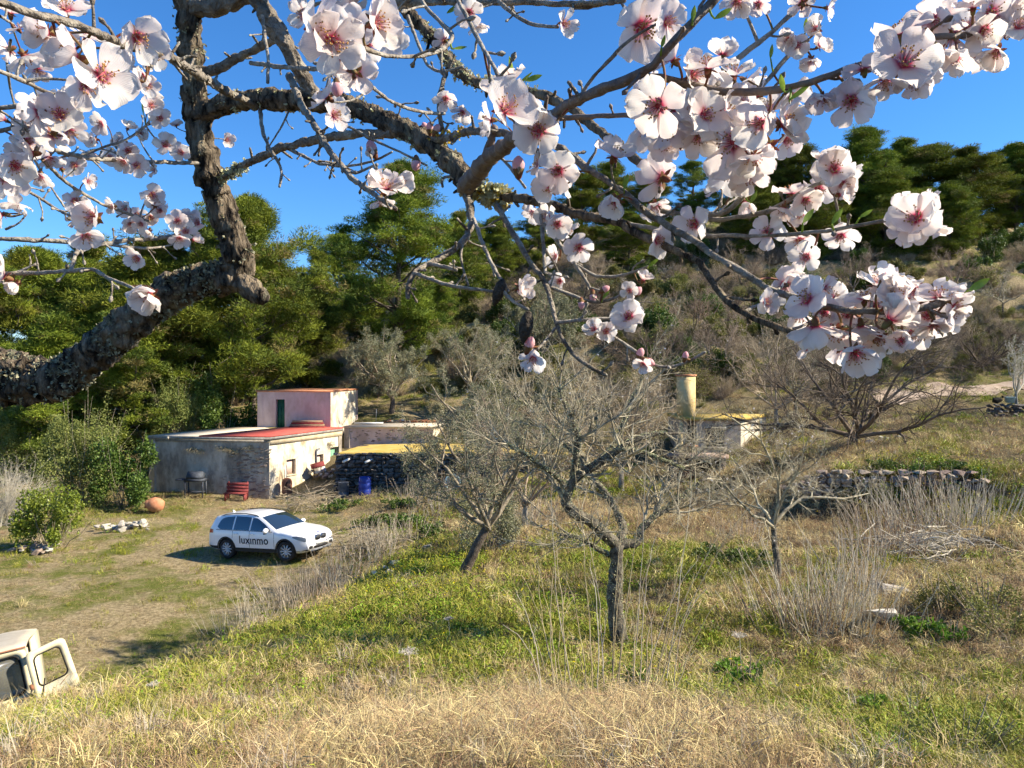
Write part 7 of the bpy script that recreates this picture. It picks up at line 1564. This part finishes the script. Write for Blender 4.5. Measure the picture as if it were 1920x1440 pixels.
def build_grass():
    r = np.random.default_rng(91)
    def proto(me): return bpy.data.objects.new(me.name, me)      # kept out of the scene, only instanced
    straw = [tuft(1, 20, .11, .0026, .07, 1.4, 'grass_straw'), tuft(2, 18, .12, .0026, .07, 1.7, 'grass_tan'), tuft(3, 10, .20, .0020, .07, 1.2, 'grass_straw'), tuft(4, 22, .10, .0024, .08, 1.8, 'grass_russet'), tuft(5, 26, .07, .0028, .08, 1.6, 'grass_tan')]
    green = [tuft(6, 24, .09, .0036, .06, 1.0, 'grass_green'), tuft(7, 20, .13, .0034, .06, 1.0, 'grass_green'), tuft(8, 24, .11, .003, .07, 1.1, 'grass_olive'), leaf_mat_tuft(9, 40, 'clover', .07, .03)]
    protos = [proto(m) for m in straw + green]
    # area-weighted so that each tuft covers a similar angle: near ones are small and dense
    def sample(n, y0, y1, side=1.0, pw=1.0):
        u = r.uniform(0, 1, n); y = y0 * (y1 / y0) ** u; x = r.uniform(-1, 1, n) * (y * .78 + 1.2) * side; return x, y
    blobs = []
    for (px, py, rad, g) in [(450, 1260, 2.2, .55), (620, 1180, 2.4, .6), (300, 1300, 1.6, .4), (760, 1075, 2.0, 1.7), (940, 1030, 3.0, .75), (1000, 1100, 2.4, .55), (1170, 1040, 3, .35), (1500, 1340, 1.6, .75), (1350, 1290, 1.3, .6), (1650, 1260, 1.8, .7), (1800, 1350, 1.3, .5), (1700, 1400, 1.0, .55), (1380, 1060, 2.5, .6), (1560, 1060, 2, .45), (1900, 900, 5, .8), (1640, 885, 2.0, 1.8), (1760, 890, 2.5, 1.0), (1880, 1010, 3, .4),
                             (960, 1390, 1.5, -.8), (1100, 1340, 1.3, -.8), (800, 1380, 1.2, -.7), (600, 1400, 1.2, -.5), (1250, 1400, .9, -.5), (1200, 960, 5, -.6), (1450, 960, 4, -.7), (1600, 960, 3, -.5), (1800, 1120, 2.5, -.6), (1650, 850, 5, -.5), (250, 1380, 1.6, .35), (450, 1400, 1.2, .25), (80, 1350, 1.5, .2), (420, 960, 6, -.5), (1350, 1200, 1.6, .1), (560, 990, 3, -.1), (420, 1080, 3, .1), (350, 975, 3, .3), (250, 1100, 6, -.4), (100, 1150, 6, -.4), (1500, 1000, 3.5, -.4), (1800, 1020, 3, -.4)]:
        c = gp(px, py); blobs.append((c.x, c.y, rad, g))
    def greenness(x, y):
        g = (fbm(x * .35, y * .35, 21, 4) - .5) * 2.4 + (fbm(x * 2.2, y * 2.2, 31, 3) - .5) * 2.2 - .08 - .15 * np.clip((x - 3) / 4, 0, 1)
        for bx, by, rad, gg in blobs: g = g + gg * (.85 if gg > 0 else 1) * np.exp(-((x - bx) ** 2 + (y - by) ** 2) / rad ** 2)
        return g
    def yard(x, y, z): return np.clip((CZ - 6.15 - z) / .3, 0, 1) * (y < 46)
    def keep(x, y):
        A, B, D_ = HOUSE[0], HOUSE[1], HOUSE[2]
        return ~((x > A[0] - .5) & (x < 0) & (y > 40.3) & (y < 52) & (x < 5)) 
    cx, cy = sample(26000, 2.8, 70); ch = r.uniform(.55, 1.45, len(cx)) ** 1.3; cg = greenness(cx, cy) + r.normal(size=len(cx)) * .4; per = r.integers(4, 12, len(cx)); ci = np.repeat(np.arange(len(cx)), per)
    sg = (.055 * (.7 + .055 * np.minimum(cy, 40)))[ci]; x = cx[ci] + r.normal(size=len(ci)) * sg; y = cy[ci] + r.normal(size=len(ci)) * sg * 1.15; g = cg[ci] + r.normal(size=len(ci)) * .2; hc = ch[ci]
    k = keep(x, y) & (y > 2.4); x, y, g, hc = x[k], y[k], g[k], hc[k]; z = hz(x, y); yd = yard(x, y, z)
    thin = r.uniform(size=len(x)) > yd * .25; x, y, z, g, yd, hc = x[thin], y[thin], z[thin], g[thin], yd[thin], hc[thin]; n = len(x)
    idx = np.where(g > .25, r.choice([5, 6, 7, 8], n, p=[.26, .2, .46, .08]), r.choice([0, 1, 2, 3, 4], n, p=[.3, .22, .13, .15, .20]))
    idx = np.where((g > 1.0) & (r.uniform(size=n) < .5), 8, idx); idx = np.where((yd > .5) & (idx < 4) & (r.uniform(size=n) < .8), 4, idx)
    s = r.uniform(.7, 1.35, n) * (.62 + .035 * np.minimum(y, 30)) * (1 - .5 * yd * (g < .25)) * (1 - .25 * yd)
    mound = np.clip(fbm(x * 1.3, y * 1.3, 41, 3) * 2.6 - .75, .4, 1.5); s = s * np.where(idx < 4, mound, 1) * hc * 1.1 * np.clip(.72 + (y - 4) * .04, .72, 1) * np.where(idx == 8, .75, 1)
    scatter('grass', 'dry straw and fresh green grass covering the slope', protos, x, y, z, s, idx)
    # taller tussocks that break up the turf
    tk = [tuft(71, 50, .30, .0032, .05, 1.0, 'grass_straw'), tuft(72, 46, .26, .003, .06, 1.2, 'grass_russet'), tuft(73, 50, .24, .0036, .05, 1.0, 'grass_olive'), tuft(74, 30, .36, .003, .05, .7, 'stalk'), tuft(75, 50, .20, .0038, .06, 1.2, 'grass_green')]
    x, y = sample(5200, 4.2, 46); z = hz(x, y); k = keep(x, y) & (r.uniform(size=len(x)) > yard(x, y, z) * .88) & (fbm(x * .8, y * .8, 77, 3) + r.normal(size=len(x)) * .12 > .46); x, y, z = x[k], y[k], z[k]
    gg = greenness(x, y); ix = np.where(gg > .15, r.choice([2, 4, 0, 3], len(x), p=[.42, .2, .22, .16]), r.choice([0, 1, 2, 3], len(x), p=[.4, .3, .1, .2]))
    scatter('tussocks', 'taller tussocks of straw and grey green grass breaking up the turf', [proto(m) for m in tk], x, y, z, r.uniform(.5, 1.25, len(x)) * (.8 + .012 * y), ix, .3, 12)
    # yellow wood sorrel flowers
    fr = [(790, 1070, 1.6, 160), (1010, 1120, 1.5, 40), (770, 1120, 1.4, 60), (1250, 1290, 1.0, 15), (1720, 885, 2.0, 70), (1860, 880, 3, 90), (940, 1250, 1.5, 16), (1800, 950, 1.2, 20)]
    X = []; 
    for px, py, rad, m in fr:
        c = gp(px, py); X.append(np.stack([c.x + r.normal(size=m) * rad * .7, c.y + r.normal(size=m) * rad * .7], -1))
    X = np.vstack(X); rr = np.random.default_rng(3); V, q = leaf_quads(rr, np.zeros((5, 3)) + [0, 0, .24], norm(np.stack([np.cos(np.arange(5) * 1.2566), np.sin(np.arange(5) * 1.2566), np.full(5, .4)], -1)), .02, .009)
    fl = proto(mesh_np('yellow_flower', V, [q], M['yellow_flower'])); scatter('wild_flowers', 'tiny yellow wood sorrel flowers dotted through the grass', [fl], X[:, 0], X[:, 1], hz(X[:, 0], X[:, 1]), r.uniform(.8, 1.3, len(X)), np.zeros(len(X)), .3)
    # undergrowth on the slopes
    pu = [proto(m) for m in SCRUB]; m = 5200; x = r.uniform(-40, 75, m); y = r.uniform(47, 112, m); k = (np.abs(x) < y * .72 + 3) & ~((x < 2) & (y < 55)) & ~((x > 22) & (y > 43) & (y < 51)); x, y = x[k], y[k]; dn = fbm(x * .12, y * .12, 61, 3); k = r.uniform(size=len(x)) < np.clip(dn * 2.2 - .35, .12, 1); x, y = x[k], y[k]
    scatter('undergrowth', 'brown and dull green undergrowth covering the hillside terraces', pu, x, y, hz(x, y), r.uniform(.25, .75, len(x)), r.choice([0, 1, 2, 3], len(x), p=[.30, .26, .22, .22]), .1, 8)
    # fine feathery dry grass drifts and thin upright straws in front
    fine = [tuft(51, 34, .17, .0017, .11, 2.0, 'grass_straw'), tuft(52, 34, .16, .0017, .12, 2.0, 'grass_russet'), tuft(53, 4, .55, .0018, .2, .5, 'straw'), tuft(54, 30, .16, .0018, .12, 2.0, 'grass_tan')]
    pf = [proto(m) for m in fine]; XX = []; YY = []; II = []; SS = []
    for px, py, rad, m in [(960, 1405, 1.0, 1500), (1100, 1355, .8, 900), (800, 1400, .8, 900), (650, 1430, .7, 220), (1260, 1410, .7, 250), (1200, 965, 3.2, 900), (1450, 965, 2.6, 700), (1320, 955, 3, 600), (1600, 985, 2.2, 400), (1650, 850, 3.5, 700), (1540, 855, 2.5, 400), (1830, 1110, 2.0, 500), (1720, 1120, 1.6, 300), (1880, 1230, 1.4, 300), (100, 960, 4, 260), (420, 940, 4, 320), (330, 935, 3, 250), (720, 935, 4, 300), (1050, 1000, 3, 400), (1270, 1060, 2.4, 250), (150, 1430, .8, 60)]:
        c = gp(px, py); XX.append(c.x + r.normal(size=m) * rad * .75); YY.append(c.y + r.normal(size=m) * rad * .6); II.append(r.choice([0, 1, 2, 3], m, p=[.35, .32, .02, .31])); SS.append(r.uniform(.65, 1.35, m) * (.8 + .02 * min(c.y, 30)))
    m = 900; x, y = sample(m, 4.5, 45); XX.append(x); YY.append(y); II.append(np.full(m, 2)); SS.append(r.uniform(.5, 1.1, m))
    XX, YY, II, SS = map(np.concatenate, (XX, YY, II, SS)); kk = (YY > 2.4) & keep(XX, YY); XX, YY, II, SS = XX[kk], YY[kk], II[kk], SS[kk]
    scatter('dry_grass', 'feathery pale dry grass drifts and thin upright straws', pf, XX, YY, hz(XX, YY), SS, II, .4, 5)
    # bare earth track across the upper terrace
    a, b = gd(1630, 47.5), gd(2050, 49.5); n = 46; tt = np.linspace(0, 1, n); cx = a.x + (b.x - a.x) * tt; cy = a.y + (b.y - a.y) * tt + .4 * np.sin(tt * 5); V = []
    for k in range(9):
        off = (k - 4) / 4 * (1.3 + .3 * np.sin(tt * 17 + k)); V.append(np.stack([cx, cy + off, hz(cx, cy + off) + .06], -1))
    V = np.stack(V, 1).reshape(-1, 3); i = np.arange(n - 1)[:, None] * 9 + np.arange(8)[None]; tag(link('path', mesh_np('path', V, [np.stack([i, i + 9, i + 10, i + 1], -1).reshape(-1, 4)[:, ::-1]], M['track'], smooth=True)), 'pinkish bare earth track across the upper terrace', kind='structure')
    # low green weeds in the grass
    wv = [leafy_bush(401 + i, .22, .22, .24, 420, (.055, .02), 'weed', 7, stems=14, spiky=.6) for i in range(2)]
    for i, (px, py, s) in enumerate([(1395, 1300, 1.2), (1370, 1275, 1.0), (1750, 1200, 1.3), (1785, 1215, 1.0), (1690, 1180, .9), (1200, 1290, .8), (1440, 1265, .8), (1640, 1340, .7), (1120, 1420, .0)]):
        if s: place('weed', wv[i % 2], gp(px, py), 'leafy bright green weed growing among the grass', 'weed', 'green weeds in the grass', rz=i, scale=s)
    rush = {'leaves': tuft(61, 90, .75, .0028, .06, .35, 'green_leaf')}
    place('rush_tuft', rush, gp(1118, 1160), 'dark green upright rush tuft beside the forked almond trunk', 'rush tuft')
    lowg = leafy_bush(420, .6, .5, .26, 1300, (.06, .026), 'green_leaf', 14, stems=20)
    for i, (px, py, s) in enumerate([(760, 985, 1.6), (700, 985, 1.4), (640, 955, 1.4), (820, 1000, 1.2), (1660, 880, .9), (1720, 885, .8), (1780, 880, .8), (1400, 1060, 1.0), (1340, 1050, 1.0), (690, 915, 1.5), (750, 950, 1.3)]):
        place('nettle_patch', lowg, gp(px, py), 'low patch of green nettles in the shade of the banks', 'nettles', 'nettle patches', rz=i * 1.3, scale=s)
    bb = leafy_bush(430, .6, .5, .5, 1500, (.04, .016), 'scrub_leaf', 9, stems=50)
    for i, (px, py, s) in enumerate([(1850, 1160, 1.0), (1770, 1150, .9), (1890, 1190, .9), (1800, 1420, .6)]): place('shrub', bb, gp(px, py), 'low dark olive shrub in the pale grass bank beside the boulder', 'shrub', 'low shrubs on the grass bank', rz=i, scale=s)
M['track'] = mat('track_earth', (0.30, 0.215, 0.15), (0.46, 0.36, 0.27), 1.5, .95, .8, 9)
M['weed'] = mat('weed_leaf', (0.08, 0.17, 0.015), (0.20, 0.32, 0.04), 6, .5, trans=.35, objrand=.15)
build_grass()
